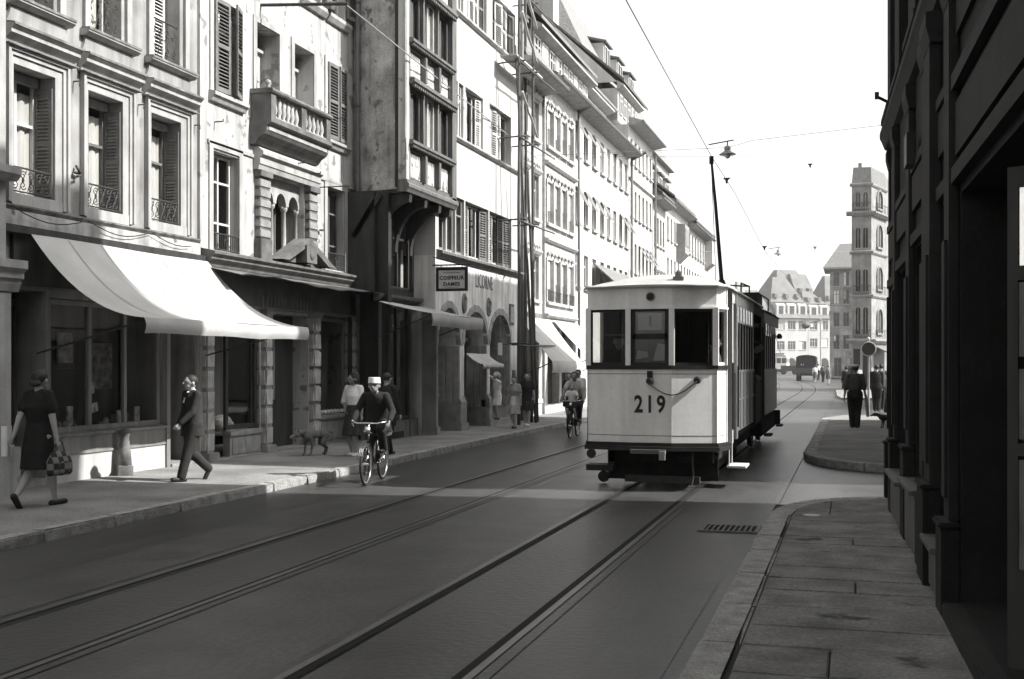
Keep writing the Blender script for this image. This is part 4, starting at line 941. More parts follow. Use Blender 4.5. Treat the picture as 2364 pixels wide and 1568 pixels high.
# ------------------------------------------------------------------ builders' scaffold
sc = thing('pole_scaffold', 'rough wooden pole scaffold with plank deck standing on the pavement before the arches end', 'scaffold', (-8.5, 31, .1))
POLE = mat('scaffold_pole', .10, rough=.9, n=3, amt=.35, stretch=(3, 3, .4)); PLK = mat('scaffold_plank', .38, rough=.9, n=4, amt=.25)
def pole(a, b, r=.05, nm='pole', m=POLE):
    a = Vector(a); b = Vector(b); mm = MB(); n = 7
    mm.tube([a.lerp(b, k / n) + Vector((rnd.uniform(-.015, .015), rnd.uniform(-.015, .015), 0)) for k in range(n + 1)], [r * (1.08 - .3 * k / n) for k in range(n + 1)], 7); part(nm, mm, m, sc, smooth=True)
for y in (30.1, 31.5):
    pole((-8.5, y, .1), (-8.5 + .02, y + .03, 13.6), .044)
pole((-8.95, 32.45, .1), (-8.95, 32.45, 13.2), .05)
pole((-8.35, 31.3, .1), (-8.62, 30.2, 10.2), .04)
pole((-8.45, 31.9, .1), (-8.52, 31.1, 7.0), .045)
for k, z in enumerate((2.2, 5.5, 7.7, 9.7, 11.6)):
    pole((-8.42, 29.95 + .1 * (k % 2), z), (-8.42, 33.75, z + .05), .028, 'ledger')
    for y in (30.15, 31.45): pole((-8.32, y + .06, z + .08), (-9.08, y + .06, z + .05), .025, 'putlog')
for z0, z1 in ((10.0, 11.0), (11.0, 11.9), (11.9, 12.9), (8.0, 8.9)):
    pole((-8.38, 30.0, z1), (-8.38, 31.6, z0), .04, 'brace', PLK)
for z in (9.85,):
    for k in range(2):
        mm = MB(); x = -8.95 + k * .24; mm.box(x, x + .22, 29.9, 32.6, z + .005 * k, z + .045 + .005 * k); part('plank', mm, PLK if z > 5 else BWOOD, sc)
# ================================================================== left side, farther houses
ORN = mat('carved_pale_stone', .43, rough=.9, n=6, amt=.16, bump=.3, streak=.2)
FARPL = mat('pale_far_plaster', .46, rough=.9, n=1.2, amt=.08, streak=.15)
FARGR = mat('grey_far_plaster', .38, rough=.9, n=1.2, amt=.1, streak=.25)
SOFF = mat('eave_soffit', .30, rough=.9, n=5, amt=.2)
TILE2 = mat('pale_roof_tiles', .18, rough=.9, n=10, amt=.3, bump=.4)
def eave(root, fr, u0, u1, z, ov, m=SOFF, gut=True):
    mm = MB(); fr.extr(mm, [(0, z - .10), (ov, z), (ov + .06, z + .02), (ov + .06, z + .10), (0, z + .30)], u0, u1); part('eave', mm, m, root)
    if gut:
        mm = MB(); mm.tube([fr.p(u0, ov + .09, z + .06), fr.p(u1, ov + .09, z + .06)], .06, 6); part('gutter', mm, DPIPE, root)
def farwin(root, fr, a, b, z0, z1, rec=.16, fm=LWOOD, sill=True, sm=None, blind=False, col=2, head=False):
    w = window(root, fr, a, b, z0, z1, rec, fm, cols=col, rows=(0, .68, 1), gm=GLASS_FAR, split=False, fw=.06)
    if rnd.random() < .5:
        mm = MB(); q = rnd.choice((.35, .5, 1.0)); z_ = z0 + (z1 - z0) * rnd.choice((.0, .0, .3, .55))
        fr.box(mm, a + .06, a + .06 + (b - a - .12) * q, -rec + .024, -rec + .034, z_ + .06, z1 - .06); part('curtain', mm, CURT if rnd.random() < .6 else MATS['grey_blind'] if 'grey_blind' in MATS else SHUT, w)
    if sill: mm = MB(); fr.box(mm, a - .08, b + .08, .002, .10, z0 - .1, z0 - .005); part('sill', mm, sm or LIME2, w)
    if head: mm = MB(); fr.extr(mm, [(0, z1 + .04), (.05, z1 + .05), (.12, z1 + .14), (.12, z1 + .18), (0, z1 + .2)], a - .08, b + .08); part('hood', mm, sm or LIME2, w)
    if blind:
        mm = MB(); p = fr.p; t = .02
        mm.hexa([p(a, .03, z1), p(b, .03, z1), p(b, .03 + t, z1), p(a, .03 + t, z1), p(a, .42, z0 + (z1 - z0) * .42), p(b, .42, z0 + (z1 - z0) * .42), p(b, .44, z0 + (z1 - z0) * .42), p(a, .44, z0 + (z1 - z0) * .42)]); part('projecting_blind', mm, SHUT, w)
    return w
def dormer(root, fr, u0, u1, d, z0, z1, wm, rm, depth=2.2, ov=.18, n=1):
    """flat-roofed dormer box with its window, standing on the roof slope"""
    mm = MB(); fr.box(mm, u0, u1, d - depth, d, z0, z1); o = part('dormer', mm, wm, root)
    wd = (u1 - u0) / n
    for k in range(n):
        w = window(root, FR(fr.p(0, d, 0), fr.U, fr.N), u0 + wd * k + .1, u0 + wd * (k + 1) - .1, z0 + .12, z1 - .12, -.012, LWOOD, cols=2, rows=(0, 1), gm=GLASS_FAR, split=False, fw=.06)
    mm = MB(); fr.extr(mm, [(d + ov, z1 - .02), (d + ov, z1 + .08), (d - depth, z1 + .65), (d - depth, z1 + .5)], u0 - .15, u1 + .15); part('dormer_roof', mm, rm, o)
    return o
def chimney(root, fr, u, d, z0, z1, w=.7, m=None):
    mm = MB(); fr.box(mm, u, u + w, d - w * .8, d, z0, z1); o = part('chimney', mm, m or TILE2, root)
    mm = MB(); fr.box(mm, u - .06, u + w + .06, d - w * .8 - .06, d + .06, z1, z1 + .12)
    for k in range(2): mm.lathe([(.1, 0), (.08, .3)], fr.p(u + w * (.3 + .4 * k), d - w * .4, z1 + .12), 8)
    part('chimney_cap', mm, DIRTY, o)

# ------------------------------------------------------------------ carved house behind the scaffold (narrow part and wide part are two houses)
f = L(-9.5)
b5 = thing('narrow_house', 'narrow ornate house right behind the scaffold with a dark overhanging eave', 'building', (-9.5, 34.3, .1))
ROW = ((3.72, 5.08), (6.25, 7.6), (8.73, 9.92))
ops = [(a, b, z0, z1) for z0, z1 in ROW for a, b in ((32.7, 33.5), (33.9, 34.7), (35.2, 36.0))] + [(32.6, 36.0, .5, 3.0, .4)]
part('wall', wallmesh(f, 32.3, 36.42, .1, 10.4, ops, .2, 8), ORN, b5)
for z0, z1 in ROW:
    for a, b in ((32.7, 33.5), (33.9, 34.7), (35.2, 36.0)):
        farwin(b5, f, a, b, z0, z1, head=True, sm=ORN)
        mm = MB()
        for k in range(3): mm.ell(f.p(a + .1 + .3 * k, .07, z1 + .32), .05, .1, .07, 6, 4)
        part('carving', mm, ORN, b5, kind='stuff')
eave(b5, f, 32.3, 36.5, 10.35, .75)
roof(b5, f, 32.3, 36.4, 10.55, .6, 4, 17.0, TILE2, gable=FARPL)
dormer(b5, f, 33.2, 34.6, -.6, 11.2, 12.6, FARPL, TILE); dormer(b5, f, 34.9, 36.2, -.6, 11.2, 12.6, FARPL, TILE)
dormer(b5, f, 33.6, 34.4, -2.0, 13.9, 14.8, FARPL, TILE, 1.2); dormer(b5, f, 35.1, 35.9, -2.0, 13.9, 14.8, FARPL, TILE, 1.2)
mm = MB(); f.box(mm, 36.3, 36.75, -4.5, -.7, 10.5, 16.2); part('party_wall', mm, FARGR, b5)
mm = MB(); f.box(mm, 32.4, 36.3, .002, .05, 3.12, 3.3); part('shop_fascia', mm, DIRTY, b5)
mm = MB(); f.box(mm, 32.6, 36.0, -.4, -.36, .5, 3.0); o = part('shopfront', mm, DWOOD, b5)
for u in (33.3, 34.0, 34.7, 35.5):
    mm = MB(); f.box(mm, u, u + .09, -.36, -.02, .5, 3.0); part('shop_post', mm, LWOOD if u > 35 else GWOOD, o)
mm = MB(); f.box(mm, 32.5, 36.0, .002, .10, .12, .48); f.box(mm, 32.5, 36.0, -.2, .14, .49, .62); part('riser', mm, mat('white_shop_riser', .48, n=3, amt=.08), b5)

b6 = thing('carved_house', 'ornate pale house with four carved bays and an attic of white dormers past the scaffold', 'building', (-9.5, 38.6, .1))
fb = L(-9.42)
COLS = ((36.64, 37.45), (37.62, 38.36), (38.58, 39.3), (39.55, 40.32))
ops = [(a, b, z0, z1) for z0, z1 in ROW for a, b in COLS] + [(36.8, 38.4, .4, 2.9, .3), (38.7, 40.4, .4, 2.9, .3)]
part('wall', wallmesh(fb, 36.44, 40.78, .1, 10.75, ops, .2, 8), ORN, b6)
for z0, z1 in ROW:
    for k, (a, b) in enumerate(COLS):
        w = farwin(b6, fb, a, b, z0, z1, sm=ORN)
        if (k + int(z0)) % 3 == 0: mm = MB(); fb.box(mm, a + .06, b - .06, -.1, -.07, z0 + .45, z1); part('roller_blind', mm, CURT, w)
        else: mm = MB(); fb.box(mm, a + .06, b - .06, -.1, -.07, z0 + .62, z1); part('roller_blind', mm, mat('grey_blind', .32), w)
        mm = MB()
        for q in range(3): mm.ell(fb.p(a + (b - a) * (q + .5) / 3, .06, z1 + .2 + .05 * (q == 1)), .05, .12, .08, 6, 4)
        fb.box(mm, a - .09, a - .01, .002, .05, z0, z1 + .05); fb.box(mm, b + .01, b + .09, .002, .05, z0, z1 + .05)
        part('carving', mm, ORN, b6, kind='stuff')
        mm = MB(); mm.tube([fb.p(a, .08, z0 + .34), fb.p(b, .08, z0 + .34)], .015, 4)
        for q in range(7): mm.tube([fb.p(a + (b - a) * q / 6, .08, z0), fb.p(a + (b - a) * q / 6, .08, z0 + .34)], .008, 4)
        if z0 < 5: part('guard_rail', mm, IRON, w)
for z in (5.62, 8.1, 3.2):
    mm = MB(); fb.extr(mm, [(0, z), (.06, z), (.13, z + .07), (.13, z + .12), (0, z + .14)], 36.44, 40.7); part('string_course', mm, ORN, b6)
eave(b6, fb, 36.44, 40.8, 10.78, .5)
fat = L(-9.95)
mm = MB(); fat.box(mm, 36.8, 45.2, -4, 0, 10.9, 12.55); part('attic', mm, FARPL, b6)
mm = MB(); fat.extr(mm, [(.95, 10.95), (.95, 11.02), (0, 11.32), (0, 11.2)], 36.5, 45.2); part('roof_skirt', mm, TILE, b6)
for k, (a, b) in enumerate(((36.95, 37.75), (37.95, 38.75), (39.0, 39.7), (39.9, 40.6), (41.0, 41.6), (41.8, 42.4), (42.6, 43.2), (43.4, 44.0), (44.2, 44.8))):
    farwin(b6, fat, a, b, 11.4, 12.42, -.012, sill=False)
eave(b6, fat, 36.7, 45.3, 12.55, .32, gut=False)
roof(b6, fat, 36.7, 45.3, 12.85, .36, 4.2, 17.2, TILE2, gable=FARPL)
chimney(b6, fat, 38.2, -3.2, 15.5, 18.2, .9)
mm = MB(); mm.tube([(-9.3, 40.82, .1), (-9.3, 40.82, 10.7)], .055, 8); mm.tube([(-9.3, 40.82, 10.6), (-8.85, 40.82, 10.85)], .055, 8); part('drainpipe', mm, DPIPE, b6, smooth=True)
for u in (36.8, 38.7):
    mm = MB(); fb.box(mm, u, u + 1.6, -.3, -.25, .4, 2.9); part('shop_window', mm, GLASS_FAR, b6)

# ------------------------------------------------------------------ long white house
b7 = thing('long_white_house', 'long plain white house with eight window columns and slanting blinds', 'building', (-9.5, 46, .1))
UC = (41.06, 42.5, 43.95, 45.44, 46.75, 48.05, 49.35, 50.55); RW = ((4.5, 5.72), (6.82, 8.07), (9.22, 10.42))
ops = [(u, u + .72, z0, z1) for u in UC for z0, z1 in RW]
part('wall', wallmesh(f, 40.8, 51.5, .1, 10.8, ops, .18, 8), mat('bright_white_wall', .52, n=1, amt=.04, streak=.08), b7)
for i, u in enumerate(UC):
    for j, (z0, z1) in enumerate(RW): farwin(b7, f, u, u + .72, z0, z1, .15, blind=(j > 0 and (i < 3 or (j == 1 and i in (3, 6, 7)))))
eave(b7, f, 40.85, 51.5, 10.85, .5)
fat = L(-10.2); mm = MB(); fat.box(mm, 45.3, 50.0, -3, 0, 10.9, 12.55); part('attic', mm, FARPL, b7)
for u in (46.0, 47.2, 48.4): farwin(b7, fat, u, u + .55, 11.5, 12.3, -.012, sill=False)
eave(b7, fat, 45.3, 50.1, 12.5, .32, gut=False)
roof(b7, fat, 45.3, 51.5, 12.7, .36, 4.2, 17.8, TILE2, gable=FARPL)
for k in range(3): dormer(b7, fat, 46 + 1.5 * k, 46.9 + 1.5 * k, -2.4, 15.3, 16.1, FARPL, TILE, 1.5)
mm = MB(); f.extr(mm, [(.05, 5.5), (.9, 4.75), (.9, 4.8), (.05, 5.56)], 43.9, 51.0); part('dark_shop_canopy', mm, SHUT, b7)
mm = MB(); mm.tube([(-9.35, 51.5, .1), (-9.35, 51.5, 10.8)], .06, 8); mm.tube([(-9.35, 51.5, 10.7), (-8.7, 51.5, 11.0)], .06, 8); part('drainpipe', mm, DPIPE, b7)
# tall tiled roof rising behind with stepped dormers
b7b = thing('tall_roofed_house', 'tall hipped tile roof with stepped dormers rising behind the white houses', 'building', (-14.5, 62, .1))
ft = L(-10.6)
mm = MB(); ft.box(mm, 52.2, 71, -8, 0, .1, 13.2); part('wall', mm, FARGR, b7b)
mm = MB(); mm.hexa([(-10.3, 51.6, 13.2), (-10.3, 71.2, 13.2), (-18.8, 71.2, 13.2), (-18.8, 51.6, 13.2), (-14.3, 57.0, 20.6), (-14.3, 70.5, 20.6), (-14.8, 70.5, 20.6), (-14.8, 57.0, 20.6)]); part('roof', mm, TILE2, b7b)
for u in (60.6, 64.2, 67.8): dormer(b7b, ft, u, u + 1.5, -1.9, 17.1, 18.5, FARPL, TILE, 2)
chimney(b7b, ft, 52.6, -2.6, 15, 19.6, 1.1, FARGR)

# ------------------------------------------------------------------ the row goes on
b8 = thing('six_column_house', 'pale house with six narrow window columns and white attic strip farther down', 'building', (-9.5, 54.8, .1))
UC = [51.97 + 1.03 * k for k in range(6)]; RW = ((3.4, 4.7), (5.85, 7.16), (8.32, 9.55), (10.70, 11.76))
part('wall', wallmesh(f, 51.52, 58.0, .1, 12.3, [(u, u + .55, a, b) for u in UC for a, b in RW], .18, 8), FARPL, b8)
for i, u in enumerate(UC):
    for j, (z0, z1) in enumerate(RW): farwin(b8, f, u, u + .55, z0, z1, .15, blind=(j == 1 and i > 1))
for z in (9.85, 5.2): mm = MB(); f.extr(mm, [(0, z), (.12, z + .06), (.12, z + .12), (0, z + .14)], 51.52, 58.0); part('string_course', mm, ORN, b8)
eave(b8, f, 51.55, 58.1, 12.35, .55)
fat = L(-10.0); mm = MB(); fat.box(mm, 51.6, 56.6, -3.5, 0, 12.5, 13.95); part('attic', mm, FARPL, b8)
for k in range(5): farwin(b8, fat, 51.9 + .95 * k, 52.5 + .95 * k, 12.85, 13.75, -.012, sill=False)
eave(b8, fat, 51.4, 56.8, 13.95, .25, gut=False); roof(b8, fat, 51.5, 58, 14.2, .3, 3.4, 17.4, TILE, gable=FARPL)
mm = MB(); mm.tube([(-9.35, 58.05, .1), (-9.35, 58.05, 12)], .06, 6); part('drainpipe', mm, DPIPE, b8)

b9 = thing('low_eaved_house', 'lower pale house with a dark shed dormer on its roof next in the row', 'building', (-9.5, 60, .1))
UC = [58.5 + .93 * k for k in range(4)]; RW = ((4.9, 6.3), (7.72, 9.1))
part('wall', wallmesh(f, 58.1, 62.2, .1, 9.8, [(u, u + .55, a, b) for u in UC for a, b in RW], .18, 8), FARGR, b9)
for u in UC:
    for z0, z1 in RW: farwin(b9, f, u, u + .55, z0, z1, .15, head=(z0 < 6), sm=ORN)
eave(b9, f, 58.1, 62.3, 9.85, .45); roof(b9, f, 58.1, 62.2, 10.1, .5, 4, 14.2, TILE, gable=FARGR)
mm = MB(); f.box(mm, 58.3, 60.8, -3, -.7, 10.5, 12.1); o = part('dormer', mm, SHUT, b9); mm = MB(); f.extr(mm, [(-.4, 12.05), (-.4, 12.15), (-3, 12.9), (-3, 12.1)], 58.2, 61.0); part('dormer_roof', mm, TILE, o)

b10 = thing('oriel_far_house', 'pale far house with a small box oriel and gabled dormers', 'building', (-9.5, 66.5, .1))
UC = [62.8 + 1.3 * k for k in range(7)]; RW = ((3.2, 4.6), (6.0, 7.4), (8.4, 9.6))
part('wall', wallmesh(f, 62.25, 71.0, .1, 10.3, [(u, u + .6, a, b) for u in UC for a, b in RW], .18, 8), FARPL, b10)
for u in UC:
    for z0, z1 in RW: farwin(b10, f, u, u + .6, z0, z1, .15)
mm = MB(); f.extr(mm, [(0, 7.4), (.5, 7.9), (.5, 9.5), (0, 9.6)], 66.2, 67.9); o = part('oriel', mm, mat('grey_oriel_wood', .24), b10); mm = MB(); FR(f.p(0, .5, 0), f.U, f.N).box(mm, 66.35, 67.75, .002, .02, 8.3, 9.3); part('pane', mm, GLASS_FAR, o)
eave(b10, f, 62.3, 71.1, 10.3, .45); roof(b10, f, 62.3, 71, 10.5, .5, 4, 14, TILE2, gable=FARPL)
for u in (63.2, 65.6, 68): dormer(b10, f, u, u + 1.2, -.9, 11.2, 12.3, FARPL, TILE)
b11 = thing('last_row_house', 'last pale house visible at the end of the left-hand row', 'building', (-9.5, 76, .1))
UC = [71.6 + 1.35 * k for k in range(7)]
part('wall', wallmesh(f, 71.05, 81.5, .1, 10.0, [(u, u + .6, a, b) for u in UC for a, b in RW], .18, 8), FARGR, b11)
for u in UC:
    for z0, z1 in RW: farwin(b11, f, u, u + .6, z0, z1, .15)
eave(b11, f, 71.1, 81.6, 10.05, .4); roof(b11, f, 71.1, 81.5, 10.25, .5, 4, 13.2, TILE, gable=FARGR)
mm = MB(); f.extr(mm, [(0, 8.0), (.5, 8.4), (.5, 9.9), (0, 9.9)], 79.5, 81.2); part('oriel', mm, FARPL, b11)
# shop awnings beyond the scaffold
awning('long_awning', 'straight white awning with deep front flap beyond the scaffold', -9.4, 33.4, 37.0, 3.14, -8.0, 31.75, 35.5, 1.80, .33, .12, arms=True, wrinkle=.004)
awning('rear_awning', 'plain white awning partly hidden by the tram front', -9.36, 37.3, 41.5, 3.14, -8.0, 36.6, 40.8, 1.9, .22, .12, wrinkle=.004)
# ================================================================== right side of the street
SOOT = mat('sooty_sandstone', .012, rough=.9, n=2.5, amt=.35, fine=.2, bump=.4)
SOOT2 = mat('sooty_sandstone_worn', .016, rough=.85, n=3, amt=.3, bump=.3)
TOWST = mat('tower_sandstone', .24, rough=.9, n=2, amt=.22, streak=.25)
fr1 = FR((.44, 15.2, 0), (.28, -8.7, 0), (-1, -.032, 0))
r1 = thing('dark_corner_house', 'soot-black sandstone shop house in deep shade at the right edge', 'building', (.6, 10, .1))
bays = [(.25, 1.35, .62, 2.62), (1.72, 3.25, .60, 2.72), (3.75, 4.95, .72, 2.80), (6.05, 6.75, .5, 2.9), (12.8, 15.4, .5, 2.8)]
ops = [(a, b, z0, z1, .30) for a, b, z0, z1 in bays] + [(7.15, 12.2, .22, 2.84, 1.3)] + [(a + .15, b - .15, 4.7, 6.6, .3) for a, b, z0, z1 in bays] + [(a + .15, b - .15, 7.8, 9.6, .3) for a, b, z0, z1 in bays]
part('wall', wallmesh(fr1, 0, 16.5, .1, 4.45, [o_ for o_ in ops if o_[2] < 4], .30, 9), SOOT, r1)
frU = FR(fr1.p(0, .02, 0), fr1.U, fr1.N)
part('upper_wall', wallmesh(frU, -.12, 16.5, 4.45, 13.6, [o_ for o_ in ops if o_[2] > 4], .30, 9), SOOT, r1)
mm = MB(); fr1.box(mm, -.12, 16.5, -8, .02, 4.40, 4.45); part('jetty_soffit', mm, SOOT, r1)
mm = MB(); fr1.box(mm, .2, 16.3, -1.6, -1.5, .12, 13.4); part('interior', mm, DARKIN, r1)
for a, b, z0, z1 in bays:
    window(r1, fr1, a + .02, b - .02, z0 + .02, z1 - .02, .26, BLACK, cols=1, rows=(0, .75, 1), gm=GLASS, fw=.06)
    for q0, q1 in ((4.72, 6.58), (7.82, 9.58)): window(r1, frU, a + .17, b - .17, q0, q1, .26, SOOT2, cols=2, gm=GLASS, fw=.06)
    mm = MB(); frU.extr(mm, [(0, 4.60), (.10, 4.61), (.10, 4.67), (0, 4.69)], a, b); part('sill', mm, SOOT2, r1)
# pilasters with plinth blocks
for a, b, pd, ph in ((.0, .22, .02, .80), (1.38, 1.68, .055, .92), (3.30, 3.70, .06, .98), (5.0, 5.42, .06, .70), (5.55, 6.02, .09, .86), (6.78, 7.1, .07, .72), (12.25, 12.75, .12, .8)):
    mm = MB(); fr1.box(mm, a, b, .002, pd, ph, 4.1); q = part('pilaster', mm, SOOT2, r1, bevel=.012)
    mm = MB(); fr1.box(mm, a + .07, b - .07, pd + .001, pd + .022, ph + .15, 2.55); part('pilaster_face', mm, SOOT2, q)
    mm = MB(); fr1.box(mm, a - .03, b + .03, .001, pd + .05, .1, ph - .04); fr1.box(mm, a - .04, b + .04, .001, pd + .07, ph - .04, ph); part('plinth', mm, SOOT, q, bevel=.012)
    mm = MB(); fr1.extr(mm, [(0, 4.1), (pd, 4.1), (pd + .03, 4.22), (pd + .03, 4.32), (0, 4.34)], a - .03, b + .03); part('capital', mm, SOOT2, q)
# fascia boards, cornice bands, small shop sign
for a, b, z0, z1 in bays:
    mm = MB(); fr1.box(mm, a, b, .002, .05, z1 + .02, z1 + .12); fr1.box(mm, a, b, .002, .035, z1 + .34, z1 + .66); fr1.box(mm, a, b, .002, .05, z1 + .68, z1 + .76); part('fascia', mm, SOOT2, r1)
mm = MB(); fr1.extr(mm, [(0, 4.34), (.06, 4.36), (.1, 4.46), (.12, 4.5), (.12, 4.56), (0, 4.58)], .0, 16.5); part('cornice', mm, SOOT2, r1)
mm = MB(); fr1.extr(mm, [(0, 13.2), (.15, 13.2), (.3, 13.5), (.3, 13.62), (0, 13.62)], -.55, 16.5); part('eave_cornice', mm, SOOT, r1)
roof(r1, fr1, -.5, 16.5, 13.62, .3, 4.5, 15.2, TILE, gable=SOOT)
mm = MB()
for a, b, z0, z1 in ((1.72, 3.25, .14, .60), (3.75, 4.95, .14, .70), (6.05, 6.75, .14, .5)):
    mm = MB(); fr1.box(mm, a, b, .002, .10, z0, z1 - .04); fr1.box(mm, a - .03, b + .03, .002, .16, z1 - .04, z1); part('window_sill', mm, mat('grey_sill_stone', .10, rough=.6, n=4, amt=.25), r1, bevel=.006)
mm = MB(); fr1.box(mm, 7.15, 12.2, -1.3, .12, .1, .215); part('doorstep', mm, SOOT2, r1, bevel=.01)
for z0, z1, d_ in ((2.90, 3.0, .06), (3.08, 3.42, .035), (3.5, 3.6, .06), (3.86, 4.24, .03)): mm = MB(); fr1.box(mm, 7.12, 12.23, .002, d_, z0, z1); part('fascia', mm, SOOT2, r1)
for a, b, z0, z1 in bays + [(7.15, 9.4, 0, 0), (9.8, 12.1, 0, 0)]:
    for q0, q1 in ((5.0, 6.3), (6.85, 7.6)):
        if q0 < 6 and z1: continue
        mm = MB(); frU.box(mm, a + .1, b - .1, .002, .03, q0, q0 + .07); frU.box(mm, a + .1, b - .1, .002, .03, q1 - .07, q1); frU.box(mm, a + .1, a + .17, .002, .03, q0 + .07, q1 - .07); frU.box(mm, b - .17, b - .1, .002, .03, q0 + .07, q1 - .07); part('wall_panel', mm, SOOT2, r1)
mm = MB(); fr1.box(mm, 3.95, 4.25, .05, .12, 3.5, 3.78); part('wall_lamp', mm, BLACK, r1)
mm = MB(); mm.tube([fr1.p(.15, 0, 4.9), fr1.p(.15, .14, 4.98)], .02, 6); mm.box(.26, .31, 15.0, 15.06, 4.96, 5.04); part('floodlight', mm, BLACK, r1)
# open glazed shop door folded towards the street: its pane mirrors the sunny row behind the camera
dr = MB(); p0 = Vector((.742, 6.22, 0)); dv = Vector((.89, -.46, 0)).normalized()
def dbox(m_, u0, u1, t0, t1, z0, z1):
    n_ = Vector((dv.y, -dv.x, 0)); q = lambda u, t, z: p0 + dv * u + n_ * t + Vector((0, 0, z))
    m_.hexa([q(u0, t0, z0), q(u1, t0, z0), q(u1, t1, z0), q(u0, t1, z0), q(u0, t0, z1), q(u1, t0, z1), q(u1, t1, z1), q(u0, t1, z1)])
dbox(dr, 0, .05, 0, .04, .27, 2.7); dbox(dr, .75, .8, 0, .04, .27, 2.7); dbox(dr, .05, .75, 0, .04, 2.6, 2.7); dbox(dr, .05, .75, 0, .04, .27, .75); dbox(dr, .05, .75, 0, .04, 1.30, 1.36); dbox(dr, .05, .75, 0, .04, 2.15, 2.22)
od = part('open_door', dr, DWOOD, r1)
mir = bpy.data.materials.new('mirroring_glass'); mir.use_nodes = True; bb = mir.node_tree.nodes['Principled BSDF']; bb.inputs['Metallic'].default_value = 1; bb.inputs['Roughness'].default_value = .06; bb.inputs['Base Color'].default_value = (.85, .85, .84, 1)
mm = MB(); dbox(mm, .05, .75, .012, .028, 2.22, 2.6); part('pane', mm, mir, od)
for z0, z1 in ((.75, 1.28), (1.38, 1.72), (1.78, 2.14)): mm = MB(); dbox(mm, .05, .75, .008, .03, z0, z1); part('door_panel', mm, mat('grey_door_panel', .16, n=4, amt=.3), od)

# house behind the camera's right shoulder continues the row (it shades the pavement)
# second block: tall gabled corner house across the side street
fr2 = FR((1.1, 19.0, 0), (0, 1, 0), (-1, 0, 0))
r2 = thing('gabled_corner_house', 'gabled corner house beyond the side street, behind the dark house', 'building', (1.25, 28, .1))
bay2 = [(1.6 + 2.1 * k, 2.7 + 2.1 * k) for k in range(7)]
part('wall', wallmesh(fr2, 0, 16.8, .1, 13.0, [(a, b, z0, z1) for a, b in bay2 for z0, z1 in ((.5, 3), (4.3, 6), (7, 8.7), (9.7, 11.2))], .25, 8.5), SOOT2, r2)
for a, b in bay2:
    for z0, z1 in ((.5, 3), (4.3, 6), (7, 8.7), (9.7, 11.2)): window(r2, fr2, a, b, z0, z1, .2, BWOOD, gm=GLASS_FAR, split=False)
mm = MB(); fr2.extr(mm, [(.3, 12.9), (.3, 13.05), (-4.25, 16.2), (-8.8, 13.05), (-8.8, 12.9), (-4.25, 16.0)], -.1, 16.9); part('roof', mm, TILE, r2)
for u in (.0, 16.7):
    mm = MB(); mm.extr([fr2.p(u, 0, 13), fr2.p(u, -4.25, 16.0), fr2.p(u, -8.5, 13)], (0, .1, 0)); part('gable', mm, SOOT2, r2)
# third block in front of the tower, hidden behind the dark house from here: it throws the far shade band
r3 = thing('low_right_house', 'low house on the right beyond the square, mostly hidden', 'building', (2.4, 52, .1))
fr3 = FR((2.3, 47, 0), (0, 1, 0), (-1, 0, 0))
part('wall', wallmesh(fr3, 0, 9.5, .1, 8.5, [(1 + 2 * k, 2 + 2 * k, z, z + 1.5) for k in range(4) for z in (1, 4, 6.2)], .2, 8), TOWST, r3)
roof(r3, fr3, 0, 9.5, 8.5, .3, 4, 12, TILE, gable=TOWST)
for k in range(4):
    for z in (1, 4, 6.2): window(r3, fr3, 1 + 2 * k, 2 + 2 * k, z, z + 1.5, .15, LWOOD, gm=GLASS_FAR, split=False)

# ------------------------------------------------------------------ the narrow tower-like corner house
tw = thing('tower_house', 'tall narrow sandstone corner house with arched windows and stacked cornices', 'building', (.8, 76, .1))
YT = 75.0
ft = FR((-.05, YT, 0), (1.15, .06, 0), (.05, -1, 0)); W1 = 1.16
ft2 = FR(ft.p(W1, 0, 0), (.28, .96, 0), (.96, -.28, 0)); W2 = 3.4
LV = [(.1, 3.2), (3.2, 5.85), (5.85, 8.5), (8.5, 10.95), (10.95, 12.7)]
def archwin(root, fr, c, w, z0, zs, rec=.14, gm=GLASS_FAR):
    mm = MB(); r_ = w / 2; n = 8
    arc = [(c + r_ * math.cos(PI * k / n), zs + r_ * math.sin(PI * k / n)) for k in range(n + 1)]
    fr.face(mm, [(c - r_, z0), (c + r_, z0)] + arc, .004, .02); o = part('window', mm, gm, root)
    mm = MB()
    for (a, b) in (((c - r_ - .07, z0), (c - r_, zs)), ((c + r_, z0), (c + r_ + .07, zs))): fr.box(mm, a[0], b[0], .003, .09, z0, zs)
    for k in range(n):
        t0, t1 = PI * k / n, PI * (k + 1) / n; R_ = r_ + .09
        mm.hexa([fr.p(c + r_ * math.cos(t0), .003, zs + r_ * math.sin(t0)), fr.p(c + R_ * math.cos(t0), .003, zs + R_ * math.sin(t0)), fr.p(c + R_ * math.cos(t0), .09, zs + R_ * math.sin(t0)), fr.p(c + r_ * math.cos(t0), .09, zs + r_ * math.sin(t0)),
                 fr.p(c + r_ * math.cos(t1), .003, zs + r_ * math.sin(t1)), fr.p(c + R_ * math.cos(t1), .003, zs + R_ * math.sin(t1)), fr.p(c + R_ * math.cos(t1), .09, zs + R_ * math.sin(t1)), fr.p(c + r_ * math.cos(t1), .09, zs + r_ * math.sin(t1))])
    fr.box(mm, c - .02, c + .02, .021, .05, z0, zs + r_ * .9); fr.box(mm, c - r_ - .1, c + r_ + .1, .003, .13, z0 - .12, z0 - .005)
    part('surround', mm, TOWST, o)
pts = [ft.p(0, 0, 0), ft.p(W1, 0, 0), ft2.p(W2, 0, 0), Vector((ft2.p(W2, 0, 0).x + .6, 84, 0)), Vector((-.05, 84, 0))]
mm = MB(); mm.extr([p + Vector((0, 0, .1)) for p in pts], (0, 0, 12.6)); part('wall', mm, TOWST, tw)
